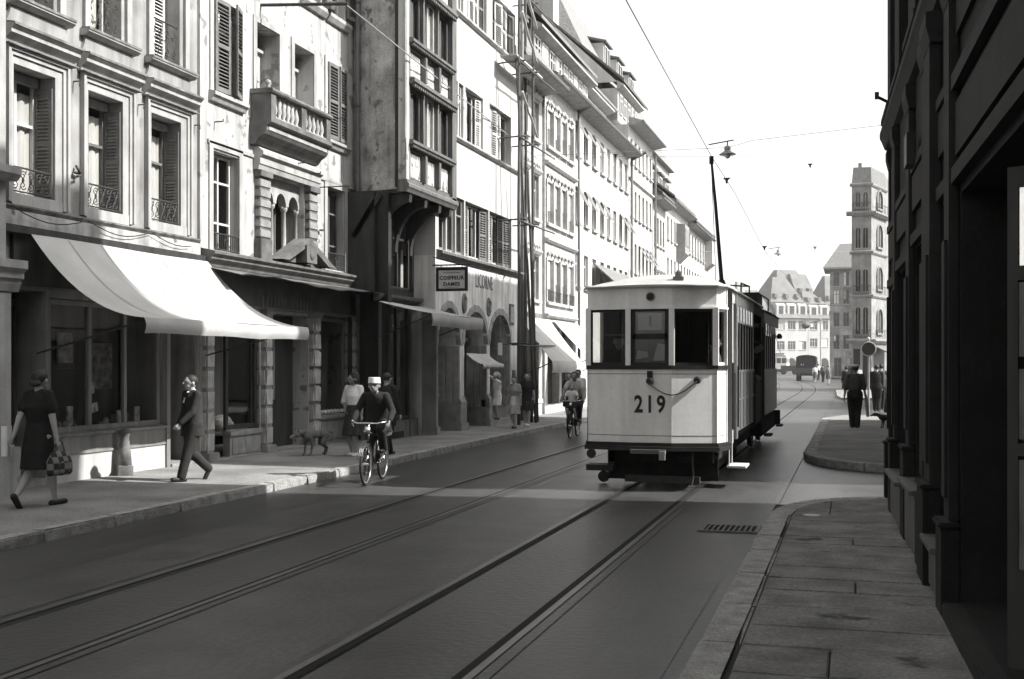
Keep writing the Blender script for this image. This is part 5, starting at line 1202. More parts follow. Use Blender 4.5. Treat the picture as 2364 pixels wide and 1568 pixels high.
for z, d in ((3.12, .30), (5.85, .12), (8.5, .12), (10.9, .32), (12.62, .12)):
    mm = MB(); h_ = .13 if d < .2 else .2
    ft.extr(mm, [(0, z - h_), (d * .4, z - h_), (d, z - .03), (d, z + .06), (0, z + .1)], -d, W1 + d * .4); ft2.extr(mm, [(0, z - h_), (d * .4, z - h_), (d, z - .03), (d, z + .06), (0, z + .1)], -d * .4, W2)
    part('cornice', mm, TOWST, tw)
mm = MB(); mm.extr([p + Vector((0, 0, 12.7)) for p in pts], (0, 0, .05))
top = [(p - Vector((.9, 77, 0))) * .90 + Vector((.9, 77, 13.7)) for p in pts]; base = [p + Vector((0, 0, 12.7)) for p in pts]
mm.add(base + top, [(i, (i + 1) % 5, 5 + (i + 1) % 5, 5 + i) for i in range(5)] + [(5, 6, 7, 8, 9)]); part('mansard_roof', mm, mat('slate_roof', .15, rough=.7, n=6, amt=.2), tw)
mm = MB(); ft.box(mm, .42, .62, -.7, -.4, 13.0, 14.0); part('chimney', mm, TOWST, tw)
for (z0, zs), k in (((3.5, 5.0), 2), ((6.1, 7.3), 2), ((8.75, 9.85), 2), ((11.25, 12.0), 2)):
    for c in (W1 * .32, W1 * .70): archwin(tw, ft, c, .28, z0, zs)
for z0, zs in ((3.6, 4.5), (6.3, 7.1), (8.9, 9.7), (11.3, 11.8)): archwin(tw, ft2, 1.7, 1.15, z0, zs)
for z in (3.25, 5.95, 11.0):
    mm = MB()
    for q, (fq, a, b) in enumerate(((ft, .1, W1 - .05), (ft2, .2, W2 - .2))):
        mm.tube([fq.p(a, .22, z + .5), fq.p(b, .22, z + .5)], .02, 4)
        for k in range(9): mm.tube([fq.p(a + (b - a) * k / 8, .22, z), fq.p(a + (b - a) * k / 8, .22, z + .5)], .012, 4)
    part('balcony_rail', mm, IRON, tw)
mm = MB(); ft.box(mm, .1, .5, .003, .02, .3, 2.6); ft.box(mm, .66, 1.06, .003, .02, .3, 2.6); ft2.box(mm, .5, 2.9, .003, .02, .2, 2.6); part('shop_window', mm, BLACK, tw)
mm = MB(); ft2.extr(mm, [(0, 2.75), (.9, 2.35), (.9, 2.42), (0, 2.85)], .3, 3.1); part('shop_blind', mm, SHUT, tw)

# ------------------------------------------------------------------ big dark building beyond the tower
b12 = thing('dark_far_building', 'broad weathered stone building behind the narrow corner house', 'building', (-1, 131, .1))
fd = FR((-2.3, 130, 0), (1, 0, 0), (0, -1, 0))
ops = [(a, a + .62, z0, z0 + 1.5) for a in (.35, 1.35, 2.4) for z0 in (3.2, 5.6, 8.0, 9.9)] + [(.4, 1.2, .3, 2.3), (1.7, 2.5, .3, 2.3)]
QUAR = mat('mottled_quarry_stone', .26, rough=.9, n=.9, amt=.5, streak=.3)
part('wall', wallmesh(fd, 0, 5, .1, 11.7, ops, .15, 9), QUAR, b12)
for o_ in ops: farwin(b12, fd, o_[0], o_[1], o_[2], o_[3], .12, fm=BWOOD)
mm = MB(); fd.extr(mm, [(0, 11.5), (.6, 11.7), (.6, 11.85), (0, 12.0)], -.6, 5); part('eave', mm, SOFF, b12)
mm = MB(); mm.hexa([fd.p(-.7, .6, 11.86), fd.p(5.2, .6, 11.86), fd.p(5.2, -9, 11.86), fd.p(-.7, -9, 11.86), fd.p(1.0, -2.2, 14.6), fd.p(4.6, -2.2, 14.6), fd.p(4.6, -7, 14.6), fd.p(1.0, -7, 14.6)]); part('roof', mm, TILE2, b12)

# ------------------------------------------------------------------ row closing the street
fe = FR((-19.3, 254.5, 0), (.8, .6, 0), (.6, -.8, 0))
PLW = mat('far_white_plaster', .44, n=.5, amt=.08, streak=.15); PLW2 = mat('far_grey_plaster', .38, n=.5, amt=.1)
ROOFF = mat('far_tile_roof', .15, n=.8, amt=.2)
def endhouse(nm, label, u0, u1, wm, ze, cols, rows, zm, zr, dorm, arch=False, hip=True):
    h = thing(nm, label, 'building', tuple(fe.p((u0 + u1) / 2, 0, .1)), 'houses closing the far end of the street' if False else None)
    us = [u0 + (u1 - u0) * (k + .5) / cols for k in range(cols)]; ww = min(.95, (u1 - u0) / cols * .42)
    ops = [(c - ww, c + ww, a, b) for c in us for a, b in rows]
    part('wall', wallmesh(fe, u0, u1, .1, ze, ops, .2, 10), wm, h)
    for o_ in ops: farwin(h, fe, o_[0], o_[1], o_[2], o_[3], .15, col=3)
    if arch:
        for c in us:
            mm = MB(); fe.face(mm, [(c - 1.1, .15)] + [(c + 1.1, .15)] + [(c + 1.1 * math.cos(PI * k / 8), 1.7 + 1.1 * math.sin(PI * k / 8)) for k in range(9)], .01, .04); part('arcade_opening', mm, DARKIN, h)
    mm = MB(); fe.extr(mm, [(0, ze - .3), (.6, ze - .05), (.6, ze + .1), (0, ze + .3)], u0, u1); part('eave', mm, SOFF, h)
    mm = MB(); fe.extr(mm, [(.6, ze + .1), (-1.8, zm), (-9, zm), (-9, ze)], u0, u1); part('lower_roof', mm, ROOFF, h)
    w = u1 - u0; mm = MB(); base = [fe.p(u0 - .2, -1.5, zm), fe.p(u1 + .2, -1.5, zm), fe.p(u1 + .2, -9, zm), fe.p(u0 - .2, -9, zm)]; k = .30 if hip else .05
    topp = [fe.p(u0 + w * k, -4.8, zr), fe.p(u1 - w * k, -4.8, zr), fe.p(u1 - w * k, -5.6, zr), fe.p(u0 + w * k, -5.6, zr)]
    mm.hexa(base + topp); part('roof', mm, ROOFF, h)
    for c in us[:dorm] if dorm else []:
        mm = MB(); fe.extr(mm, [(.1, ze + .3), (.1, zm - .7), (-.5, zm - .3), (-3, zm - .3), (-3, ze)], c - ww * 1.15, c + ww * 1.15); o = part('dormer', mm, wm, h); mm = MB(); fe.box(mm, c - ww * .6, c + ww * .6, .102, .13, ze + .55, zm - .9); part('pane', mm, GLASS_FAR, o)
    for c in us:
        mm = MB(); z = zm + (zr - zm) * .18; fe.extr(mm, [(-1.6, z), (-1.6, z + .8), (-4, z + 1.1), (-4, z)], c - .4, c + .4); part('roof_dormer', mm, DIRTY, h)
    return h
endhouse('arcaded_house', 'white house with steep hipped roof and arcade at the far end', 4.4, 12.6, PLW, 11.4, 3, ((4.6, 6.4), (8.9, 10.8)), 14.8, 20.4, 3, arch=True)
endhouse('gabled_far_house', 'tall grey gabled roof rising between the far white houses', 10.2, 15.0, PLW2, 12.5, 2, ((5.2, 7.0),), 17.0, 22.2, 0, hip=False).location.y += 14
endhouse('pale_far_house', 'white house with curved dormers behind the far truck', 12.7, 18.2, PLW, 11.4, 2, ((5.2, 7.0), (8.9, 10.8)), 14.6, 17.5, 2, arch=True)
h3 = endhouse('shop_far_house', 'grey far house lettered for a hairdresser across its front', 18.3, 25.0, PLW2, 12.2, 3, ((3.6, 5.0), (6.0, 7.3), (8.3, 10.0), (11.0, 12.0)), 14.4, 21.0, 0)
mm = MB(); fe.box(mm, 18.4, 24.9, .012, .03, 10.05, 10.95); part('sign_band', mm, LWOOD, h3)
tm = text_mb('COIFFEUR', 1.0, .02, .01, 1.15, spacing=1.15); ang = math.atan2(fe.U.y, fe.U.x); tm.xf(Matrix.Translation(fe.p(21.4, .06, 10.5)) @ Matrix.Rotation(ang, 4, 'Z')); part('lettering', tm, SHUT, h3)
bk = thing('steep_roofed_house', 'tall steep hipped roof rising behind the far white houses', 'building', tuple(fe.p(17, -16, .1)))
mm = MB(); FR(fe.O, fe.U, fe.N).box(mm, 13, 24.5, -24, -13, .1, 15); part('wall', mm, PLW2, bk)
mm = MB(); mm.hexa([fe.p(12.6, -12.7, 15), fe.p(25, -12.7, 15), fe.p(25, -24, 15), fe.p(12.6, -24, 15), fe.p(16.4, -17.5, 23.2), fe.p(21.5, -17.5, 23.2), fe.p(21.5, -19, 23.2), fe.p(16.4, -19, 23.2)]); part('roof', mm, ROOFF, bk)
mm = MB(); fe.box(mm, 14.2, 15.0, -15, -14.2, 16, 19.8); part('chimney', mm, PLW, bk)
lf = thing('left_far_house', 'far house with chimney pots just over the tram roof', 'building', tuple(fe.p(0, -6, .1)))
mm = MB(); fe.box(mm, -9, 4.2, -11, -1, .1, 12.5); part('wall', mm, PLW2, lf)
mm = MB(); mm.hexa([fe.p(-9.2, -.6, 12.5), fe.p(4.3, -.6, 12.5), fe.p(4.3, -11.5, 12.5), fe.p(-9.2, -11.5, 12.5), fe.p(-8, -5, 17.5), fe.p(3, -5, 17.5), fe.p(3, -6.5, 17.5), fe.p(-8, -6.5, 17.5)]); part('roof', mm, ROOFF, lf)
mm = MB(); fe.box(mm, -2.2, -.2, -5.5, -4.5, 16, 19.2); part('chimney', mm, PLW2, lf)
# a far wall of roofs beyond keeps the horizon closed
# ================================================================== the tram
CREAM = mat('cream_tram_paint', .82, rough=.38, n=1.2, amt=.07, fine=.05, fscale=18, streak=.16, spec=.5)
TLINE = mat('dark_lining', .05, rough=.5); TBLK = mat('tram_black', .020, rough=.6, n=6, amt=.3); TROOF = mat('tram_roof_canvas', .42, rough=.8, n=3, amt=.15, bump=.15)
TGRILL = mat('grey_tram_side', .72, rough=.4, n=2, amt=.06)
UNDER = mat('underframe_dirt', .018, rough=.95, n=6, amt=.4)
tr = thing('tram_car', 'cream tram motor car numbered 219 with flat three window front and trolley pole', 'tram', (-2.6, 19.7, 0))
# plan outline: three front windows, bevelled corners, straight sides
XL, XR = -3.60, -1.66; FRX = [-3.55, -2.957, -2.36, -1.77]; YF = 16.0
outl = [(XL, 22.9), (XL, 16.45), (-3.55, 16.12), (-2.957, YF), (-2.36, YF), (-1.77, 16.17), (XR, 16.5), (XR, 22.9)]
def ringz(scale_in=0.): return outl
def panel(mb, p, q, z0, z1, t=.03):
    p = Vector((p[0], p[1], 0)); q = Vector((q[0], q[1], 0)); d = (q - p).normalized(); n = Vector((d.y, -d.x, 0)); zz = Vector((0, 0, 1))
    mb.hexa([p + zz * z0, q + zz * z0, q - n * t + zz * z0, p - n * t + zz * z0, p + zz * z1, q + zz * z1, q - n * t + zz * z1, p - n * t + zz * z1])
def lerp2(a, b, t): return (a[0] + (b[0] - a[0]) * t, a[1] + (b[1] - a[1]) * t)
def off(p, q, d):
    v = Vector((q[0] - p[0], q[1] - p[1], 0)).normalized(); n = Vector((v.y, -v.x, 0)); return (p[0] + n.x * d, p[1] + n.y * d), (q[0] + n.x * d, q[1] + n.y * d)
front = [outl[2], outl[3], outl[4], outl[5]]
mm = MB()
segs = [(outl[1], outl[2]), (outl[2], outl[3]), (outl[3], outl[4]), (outl[4], outl[5]), (outl[5], outl[6])]
for p, q in segs: panel(mm, p, q, .66, 1.66)
part('front_apron', mm, CREAM, tr)
mm = MB()
for p, q in segs: panel(mm, p, q, 2.50, 2.80)
part('front_fascia', mm, CREAM, tr)
# belt rail, lining, head mouldings
mm = MB()
for p, q in segs: a, b = off(p, q, .022); panel(mm, a, b, 1.662, 1.715, .05)
part('belt_rail', mm, TBLK, tr)
mm = MB()
for z0, z1, d in ((1.595, 1.603, .002), (.752, .76, .002)):
    for p, q in segs: a, b = off(p, q, d); panel(mm, a, b, z0, z1, .004)
for p, q in segs[1:4]:
    pass
for c in (outl[5], outl[2]): mm.box(c[0] - .004, c[0] + .004, c[1] - .010, c[1], .66, 1.66)
part('lining', mm, TLINE, tr)
mm = MB()
for p, q in segs:
    a, b = off(p, q, .018); panel(mm, a, b, 2.485, 2.515, .04); a, b = off(p, q, .03); panel(mm, a, b, 2.775, 2.80, .05)
part('moulding', mm, CREAM, tr)
mm = MB()
for p, q in segs: a, b = off(p, q, .025); panel(mm, a, b, .615, .658, .06)
part('skirt_edge', mm, TBLK, tr)
# window posts and glazing
mm = MB()
def post(c, w=.038): mm.box(c[0] - w, c[0] + w, c[1] - .012, c[1] + .05, 1.715, 2.50)
for c in (outl[3], outl[4]): post(c, .036)
mm.box(-3.575, -3.50, 16.09, 16.18, 1.715, 2.5); mm.box(-1.82, -1.745, 16.13, 16.21, 1.715, 2.5); mm.box(XR - .05, XR, 16.46, 16.53, .62, 2.8); mm.box(XL, XL + .05, 16.41, 16.48, .62, 2.8)
part('window_post', mm, CREAM, tr)
for i, (p, q) in enumerate(segs):
    mm = MB(); a, b = off(p, q, -.02)
    panel(mm, a, b, 1.715, 1.755, .02); panel(mm, a, b, 2.45, 2.5, .02)
    for t0, t1 in ((.05, .10), (.90, .95)): panel(mm, lerp2(a, b, t0), lerp2(a, b, t1), 1.755, 2.45, .02)
    if i == 2:
        panel(mm, lerp2(a, b, .1), lerp2(a, b, .9), 2.07, 2.15, .02); panel(mm, lerp2(a, b, .1), lerp2(a, b, .16), 1.755, 2.45, .02); panel(mm, lerp2(a, b, .84), lerp2(a, b, .9), 1.755, 2.45, .02)
    o = part('sash', mm, TBLK if i in (1, 2, 3) else CREAM, tr)
    g_ = MB(); a, b = off(p, q, -.03); panel(g_, a, b, 1.74, 2.47, .004); part('pane', g_, GLASS_TRAM, o)
# things seen in the middle window: route paper and the destination card
mm = MB(); mm.box(-2.83, -2.50, 16.05, 16.053, 2.20, 2.43); o = part('route_board', mm, mat('route_paper', .75, n=6, amt=.08), tr)
mm = MB(); mm.box(-2.672, -2.645, 16.044, 16.047, 2.25, 2.40); part('numeral', mm, TBLK, o)
mm = MB(); mm.extr([(-2.62, 16.06, 1.78), (-2.42, 16.06, 1.78), (-2.43, 16.06, 2.0), (-2.56, 16.06, 2.02)], (0, .004, 0)); mm.extr([(-2.86, 16.06, 1.80), (-2.68, 16.06, 1.83), (-2.70, 16.06, 1.90), (-2.84, 16.06, 1.92)], (0, .004, 0)); part('papers', mm, MATS['route_paper'], tr)
# cab floor, bulkhead, side walls
mm = MB(); mm.extr([(x, y, .62) for x, y in [(XL + .04, 22.9), (XL + .04, 16.5), (-3.52, 16.16), (-2.96, 16.05), (-2.36, 16.05), (-1.8, 16.2), (XR - .04, 16.55), (XR - .04, 22.9)]], (0, 0, .06)); part('floor', mm, DWOOD, tr)
mm = MB(); mm.box(XL + .04, -2.9, 17.25, 17.29, .7, 2.8); mm.box(-2.3, XR - .35, 17.25, 17.29, .7, 2.8); mm.box(-2.9, -2.3, 17.25, 17.29, 2.4, 2.8); part('bulkhead', mm, DWOOD, tr)
# right side: open platform doorway 16.5-17.15, body with windows 17.15-20.95, rear platform
mm = MB()
mm.box(XR - .04, XR, 17.9, 20.95, .72, 1.62); mm.box(XR - .04, XR, 17.15, 20.95, 2.62, 2.80)
mm.box(XR - .035, XR + .012, 17.9, 20.95, 1.18, 1.205); mm.box(XR - .035, XR + .015, 17.9, 20.95, 1.60, 1.64)
part('right_side', mm, TGRILL, tr)
mm = MB(); mm.box(XR - .05, XR + .01, 17.12, 17.22, .6, 2.8); mm.box(XR - .05, XR + .012, 17.72, 17.95, .62, 2.8); part('door_pillar', mm, CREAM, tr)
mm = MB(); mm.box(XR - .045, XR - .01, 17.22, 17.72, .64, 1.6); part('platform_gate', mm, TBLK, tr)
mm = MB(); mm.tube([(XR + .03, 17.02, .8), (XR + .03, 17.02, 1.75)], .016, 6); mm.tube([(XR + .03, 17.78, .8), (XR + .03, 17.78, 1.7)], .014, 6); part('grab_rail', mm, TBLK, tr)
for k in range(6):
    y0 = 17.97 + k * .497
    mm = MB(); mm.box(XR - .010, XR, y0 + .455, y0 + .497, 1.64, 2.62); mm.box(XR - .010, XR - .002, y0, y0 + .455, 2.36, 2.385); o = part('window_post', mm, CREAM if k != 2 else CREAM, tr)
    g_ = MB(); g_.box(XR - .010, XR - .007, y0, y0 + .455, 2.385, 2.62); part('pane', g_, GLASS_TRAM, o)
for k in range(5): mm = MB(); mm.box(XR, XR + .008, 18.4 + k * .6, 18.415 + k * .6, .74, 1.6); part('panel_joint', mm, TLINE, tr)
mm = MB(); mm.box(XL, XL + .04, 17.2, 20.95, .72, 1.66); mm.box(XL, XL + .04, 17.2, 20.95, 2.5, 2.8); mm.box(XL, XL + .04, 16.45, 17.2, .72, 1.66)
for k in range(7): mm.box(XL, XL + .04, 17.2 + k * .6, 17.28 + k * .6, 1.66, 2.5)
part('left_side', mm, CREAM, tr)
mm = MB(); mm.box(XL + .05, XL + .07, 17.3, 20.9, 1.66, 2.5); part('added_dark_screen', mm, DWOOD, tr)  # added panel, unseen itself, that keeps the side windows dark
mm = MB(); mm.box(XL + .05, XR - .05, 20.9, 20.95, .7, 2.8); part('rear_bulkhead', mm, DWOOD, tr)
mm = MB(); mm.box(XL + .1, -3.1, 17.5, 20.7, 1.0, 1.1); mm.box(-2.2, XR - .08, 18.0, 20.7, 1.0, 1.1); part('bench', mm, BWOOD, tr)
mm = MB(); mm.box(XR - .045, XR, 20.95, 21.05, .6, 2.8); mm.box(XR - .045, XR, 22.8, 22.9, .6, 2.8); mm.box(XR - .045, XR, 21.05, 22.8, 2.62, 2.8); mm.box(XR - .04, XR - .01, 21.55, 22.8, .66, 1.5); mm.box(XL, XL + .04, 20.95, 22.9, .7, 1.6); mm.box(XL, XL + .04, 20.95, 22.9, 2.6, 2.8); mm.box(XL + .04, XR - .045, 22.86, 22.9, .66, 1.5); mm.box(XL + .04, XR - .045, 22.86, 22.9, 2.5, 2.8); part('rear_platform', mm, TBLK, tr)
# roof: gently arched, overhanging front lip
def roof_sec(y, w0, rise, z):
    n = 14; return [(-2.63 + w0 * (2 * k / n - 1), y, z + rise * (1 - abs(2 * k / n - 1) ** 2.4)) for k in range(n + 1)]
rr = []
for y, w0, rise in ((15.93, .60, .015), (16.02, .90, .05), (16.25, 1.0, .12), (16.8, 1.02, .20), (17.6, 1.02, .27), (20.5, 1.02, .27), (22.95, 1.0, .15)):
    s_ = roof_sec(y, w0, rise, 2.80); rr.append(s_ + [(p[0], p[1], 2.785) for p in s_[::-1]])
mm = MB(); mm.loft([[Vector(p) for p in r] for r in rr]); part('roof', mm, TROOF, tr, smooth=False)
mm = MB(); mm.tube([(XL - .02, 22.9, 2.81), (XL - .02, 16.45, 2.81), (-3.57, 16.09, 2.81), (-2.957, 15.965, 2.81), (-2.36, 15.965, 2.81), (-1.75, 16.14, 2.81), (XR + .02, 16.48, 2.81), (XR + .02, 22.9, 2.81)], .016, 6); part('roof_gutter', mm, CREAM, tr, smooth=True)
mm = MB(); mm.box(-2.36, -2.22, 16.12, 16.22, 2.86, 2.93); mm.lathe([(.05, 0), (.04, .06), (.015, .09)], (-2.29, 16.17, 2.93), 8); part('roof_bracket', mm, STEEL, tr)
# trolley base, pole, roof rails
mm = MB(); mm.lathe([(.16, 0), (.16, .05), (.09, .1), (.05, .22)], (-2.26, 21.45, 3.02), 10); part('trolley_base', mm, TBLK, tr)
mm = MB(); mm.tube([(-2.26, 21.45, 3.2), (-2.38, 21.55, 4.6), (-2.46, 21.6, 5.42)], [.038, .03, .022], 8); o = part('trolley_pole', mm, TBLK, tr); mm = MB(); mm.tube([(-2.46, 21.6, 5.36), (-2.46, 21.6, 5.50)], .04, 8); part('trolley_head', mm, TBLK, o)
mm = MB(); mm.tube([(-1.75, 19.6, 2.9), (-1.75, 19.6, 3.05), (-1.75, 21.2, 3.10), (-1.75, 21.2, 2.9)], .015, 6); mm.tube([(-2.2, 21.5, 3.15), (-1.75, 21.2, 3.10)], .015, 6); part('roof_rail', mm, TBLK, tr)
mm = MB(); mm.tube([(-2.46, 21.6, 5.3), (-2.48, 22.2, 4.2), (-2.5, 22.9, 2.6)], .006, 4); part('trolley_rope', mm, TBLK, tr)
# front fittings
mm = MB(); mm.lathe([(.055, 0), (.06, .012), (.05, .03), (.042, .035)], (0, 0, 0), 16, Matrix.Rotation(PI / 2, 4, 'X')); mm.xf(Matrix.Translation((-2.65, YF, 2.655))); o = part('marker_lamp', mm, STEEL, tr); mm = MB(); mm.lathe([(.0, 0), (.042, .002), (.0, .012)], (0, 0, 0), 14, Matrix.Rotation(PI / 2, 4, 'X')); mm.xf(Matrix.Translation((-2.65, YF - .034, 2.655))); part('lens', mm, TBLK, o)
mm = MB(); mm.box(-2.69, -2.62, YF - .04, YF - .001, 1.55, 1.64); part('socket_lid', mm, TBLK, tr)
for x, y, z in ((-2.655, YF, 1.50), (-2.02, 16.095, 1.515)):
    mm = MB(); mm.lathe([(.05, 0), (.052, .03), (.04, .07), (.025, .075)], (0, 0, 0), 12, Matrix.Rotation(PI / 2, 4, 'X')); mm.xf(Matrix.Translation((x, y, z))); part('coupler_socket', mm, TBLK, tr)
mm = MB(); P0, P1 = Vector((-2.655, YF - .06, 1.47)), Vector((-2.02, 16.03, 1.50))
mm.tube([P0.lerp(P1, t) + Vector((0, -.02, -.17 * math.sin(PI * t) - .05 * math.sin(2 * PI * t) * 0)) for t in [k / 14 for k in range(15)]], .009, 6); part('coupler_cable', mm, TBLK, tr, smooth=True)
tm = text_mb('219', .325, .002, .008, .76, spacing=1.25); tm.xf(Matrix.Translation((-2.657, YF - .004, 1.175))); part('number', tm, TBLK, tr)
# buffer beam, coupling, underframe, truck
mm = MB(); mm.extr([(XL - .05, 16.42, .555), (-3.58, 16.05, .555), (-2.96, 15.9, .555), (-2.36, 15.9, .555), (-1.72, 16.06, .555), (XR + .05, 16.45, .555), (XR, 16.9, .555), (XL, 16.9, .555)], (0, 0, .055)); part('buffer_beam', mm, TBLK, tr)
mm = MB(); mm.box(-2.9, -2.42, 15.84, 15.9, .52, .575); part('beam_plate', mm, mat('worn_grey_iron', .12, rough=.6), tr)
mm = MB(); mm.box(-2.5, -2.42, 15.80, 15.84, .44, .56); part('hook_plate', mm, mat('grey_hook', .3, rough=.6), tr)
mm = MB(); mm.box(-3.3, -1.85, 16.4, 22.5, .36, .56); mm.box(-3.2, -1.95, 16.95, 17.1, .06, .36); mm.box(-3.35, -1.8, 16.6, 16.64, .1, .5); mm.box(-3.1, -2.0, 18.0, 21.5, .12, .36); part('underframe', mm, UNDER, tr)
for y in (18.1, 20.4):
    for x in (-3.04, -2.04):
        mm = MB(); mm.lathe([(.0, -.04), (.34, -.04), (.34, .03), (.37, .035), (.37, .05), (.0, .05)], (0, 0, 0), 20, Matrix.Rotation(PI / 2, 4, 'Y')); mm.xf(Matrix.Translation((x, y, .385))); part('wheel', mm, IRON, tr)
mm = MB(); mm.bar((-3.06, 16.35, .14), (-2.0, 16.2, .14), .05, .10); mm.tube([(-2.1, 16.15, .56), (-2.08, 16.12, .2), (-2.1, 16.1, .08)], .016, 5); part('lifeguard', mm, IRON, tr)
mm = MB(); mm.box(-3.6, -3.22, 16.25, 16.6, .24, .32); mm.box(-3.32, -3.22, 16.4, 16.5, .32, .55); part('left_step', mm, TBLK, tr)
for x, y, z, r_ in ((-3.47, 16.0, .50, .065), (-3.48, 16.9, .10, .085)):
    mm = MB(); mm.lathe([(.0, 0), (r_, 0), (r_, .03), (.03, .035), (.03, .16)], (0, 0, 0), 14, Matrix.Rotation(-PI / 2, 4, 'X')); mm.xf(Matrix.Translation((x, y - .02, z))); part('buffer', mm, TBLK, tr)
mm = MB(); mm.tube([(-3.3, 16.5, .5), (-3.33, 16.5, .2), (-3.3, 16.85, .1)], .02, 6); mm.tube([(-3.2, 16.55, .45), (-3.2, 16.9, .12)], .015, 6); part('brake_hose', mm, STEEL, tr)
mm = MB(); mm.box(XR - .02, XR + .24, 16.62, 17.2, .285, .315); mm.tube([(XR, 16.7, .3), (XR, 16.7, .6)], .012, 5); mm.tube([(XR, 17.1, .3), (XR, 17.1, .6)], .012, 5); part('right_step', mm, mat('pale_step_board', .5, n=6, amt=.15), tr)

# ------------------------------------------------------------------ trailer
tl = thing('tram_trailer', 'darker tram trailer coupled behind the cream motor car', 'tram', (-2.6, 26, 0))
mm = MB(); mm.box(XR - .04, XR, 24.0, 27.6, .72, 1.62); mm.box(XR - .03, XR + .012, 24.0, 27.6, 1.15, 1.175); part('right_side', mm, TGRILL, tl)
mm = MB(); mm.box(XR - .04, XR, 23.6, 28.2, 2.55, 2.78); mm.box(XL, XL + .04, 23.6, 28.2, .72, 1.62); mm.box(XL, XL + .04, 23.6, 28.2, 2.55, 2.78); mm.box(XL, XR, 23.58, 23.62, 2.45, 2.78); part('letter_board', mm, mat('dark_tram_paint', .09, rough=.4), tl)
mm = MB(); mm.box(XL, XR, 23.58, 23.62, .66, 1.6); mm.box(XL, XL + .08, 23.6, 23.68, 1.6, 2.5); mm.box(XR - .08, XR, 23.6, 23.68, .66, 2.5); mm.box(-2.66, -2.6, 23.6, 23.66, 1.6, 2.5); part('front_apron', mm, TBLK, tl)
for k in range(6):
    y0 = 24.05 + k * .6; mm = MB(); mm.box(XR - .012, XR, y0 - .03, y0 + .03, 1.62, 2.55); part('window_post', mm, TGRILL, tl)
g_ = MB(); g_.box(XR - .014, XR - .011, 24.05, 27.6, 2.3, 2.55); part('pane', g_, GLASS_TRAM, tl)
rr = [[Vector(p) for p in roof_sec(y, w0, rise, 2.78)] + [Vector((p[0], p[1], 2.765)) for p in roof_sec(y, w0, rise, 2.78)[::-1]] for y, w0, rise in ((23.5, .98, .08), (24.2, 1.02, .2), (27.6, 1.02, .2), (28.3, .98, .08))]
mm = MB(); mm.loft(rr); part('roof', mm, TBLK, tl)
mm = MB(); mm.box(-2.3, -1.8, 24.0, 24.8, 2.9, 3.16); mm.tube([(-1.72, 23.7, 2.82), (-1.72, 23.7, 3.08), (-1.72, 25.6, 3.1), (-1.72, 25.6, 2.85)], .016, 6); part('roof_gear', mm, TBLK, tl)
mm = MB(); mm.box(XL + .05, XL + .07, 23.7, 28.1, 1.62, 2.55); part('added_dark_screen', mm, DWOOD, tl)  # same added panel, blocks the bright view through the trailer
mm = MB(); mm.box(-3.3, -1.72, 23.8, 28, .3, .66); mm.box(XR - .02, XR + .12, 23.75, 24.3, .3, .34); mm.box(XR - .02, XR + .12, 27.5, 28.0, .3, .34); mm.box(XR - .1, XR + .05, 27.9, 28.05, .34, .66); part('underframe', mm, UNDER, tl)
mm = MB(); mm.box(XL + .1, XR - .1, 23.7, 28.1, .66, .7); mm.box(XL + .04, XR - .04, 27.56, 27.6, .7, 2.7); part('floor', mm, DWOOD, tl)
for y in (24.8, 26.9):
    for x in (-3.04, -2.04):
        mm = MB(); mm.lathe([(.0, -.04), (.34, -.04), (.37, .035), (.37, .05), (.0, .05)], (0, 0, 0), 18, Matrix.Rotation(PI / 2, 4, 'Y')); mm.xf(Matrix.Translation((x, y, .385))); part('wheel', mm, IRON, tl)
mm = MB(); mm.lathe([(.05, 0), (.07, .06), (.03, .12)], (XR + .05, 27.7, 2.3), 8); part('tail_lamp', mm, TBLK, tl)

# ------------------------------------------------------------------ canvas-backed lorry far down the street
lo = thing('canvas_lorry', 'dark canvas-backed lorry driving away far down the street', 'truck', (-4.3, 120, 0))
CAN2 = mat('dark_tarpaulin', .02, rough=.9, n=1.5, amt=.3, bump=.3)
x0, x1, y0, y1 = -5.25, -3.35, 117.5, 121.5
mm = MB(); n = 8; sec = [(x0, .85), (x0, 2.3)] + [(x0 + (x1 - x0) * k / n, 2.3 + .22 * math.sin(PI * k / n) ** .5) for k in range(1, n)] + [(x1, 2.3), (x1, .85)]
mm.extr([(x, y0, z) for x, z in sec], (0, y1 - y0, 0)); part('canvas_cover', mm, CAN2, lo)
mm = MB(); mm.box(x0 - .02, x1 + .02, y0 - .05, y0 + .02, .75, 1.25); part('tailboard', mm, mat('lorry_grey', .06, rough=.6), lo)
mm = MB(); mm.box(-4.8, -4.72, y0 - .02, y0 - .005, 1.5, 1.66); mm.box(-4.6, -4.54, y0 - .02, y0 - .005, 1.5, 1.66); part('rear_peephole', mm, LWOOD, lo)
mm = MB(); mm.box(x0 + .1, x1 - .1, y1, y1 + 1.8, .6, 1.9); part('cab', mm, MATS['lorry_grey'], lo)
mm = MB(); mm.box(x0 + .1, x1 - .1, y0, y1 + 1.7, .5, .76); part('chassis', mm, TBLK, lo)
for x in (x0 + .15, x1 - .15):
    for y in (y0 + .8, y1 + 1.0):
        mm = MB(); mm.lathe([(.15, -.17), (.4, -.15), (.43, -.08), (.43, .08), (.4, .15), (.15, .17)], (0, 0, 0), 16, Matrix.Rotation(PI / 2, 4, 'Y')); mm.xf(Matrix.Translation((x, y, .43))); part('wheel', mm, TBLK, lo)
mm = MB(); mm.box(x0 + .2, x0 + .34, y0 - .07, y0 - .05, .62, .7); mm.box(x1 - .34, x1 - .2, y0 - .07, y0 - .05, .62, .7); part('tail_lamp', mm, STEEL, lo)

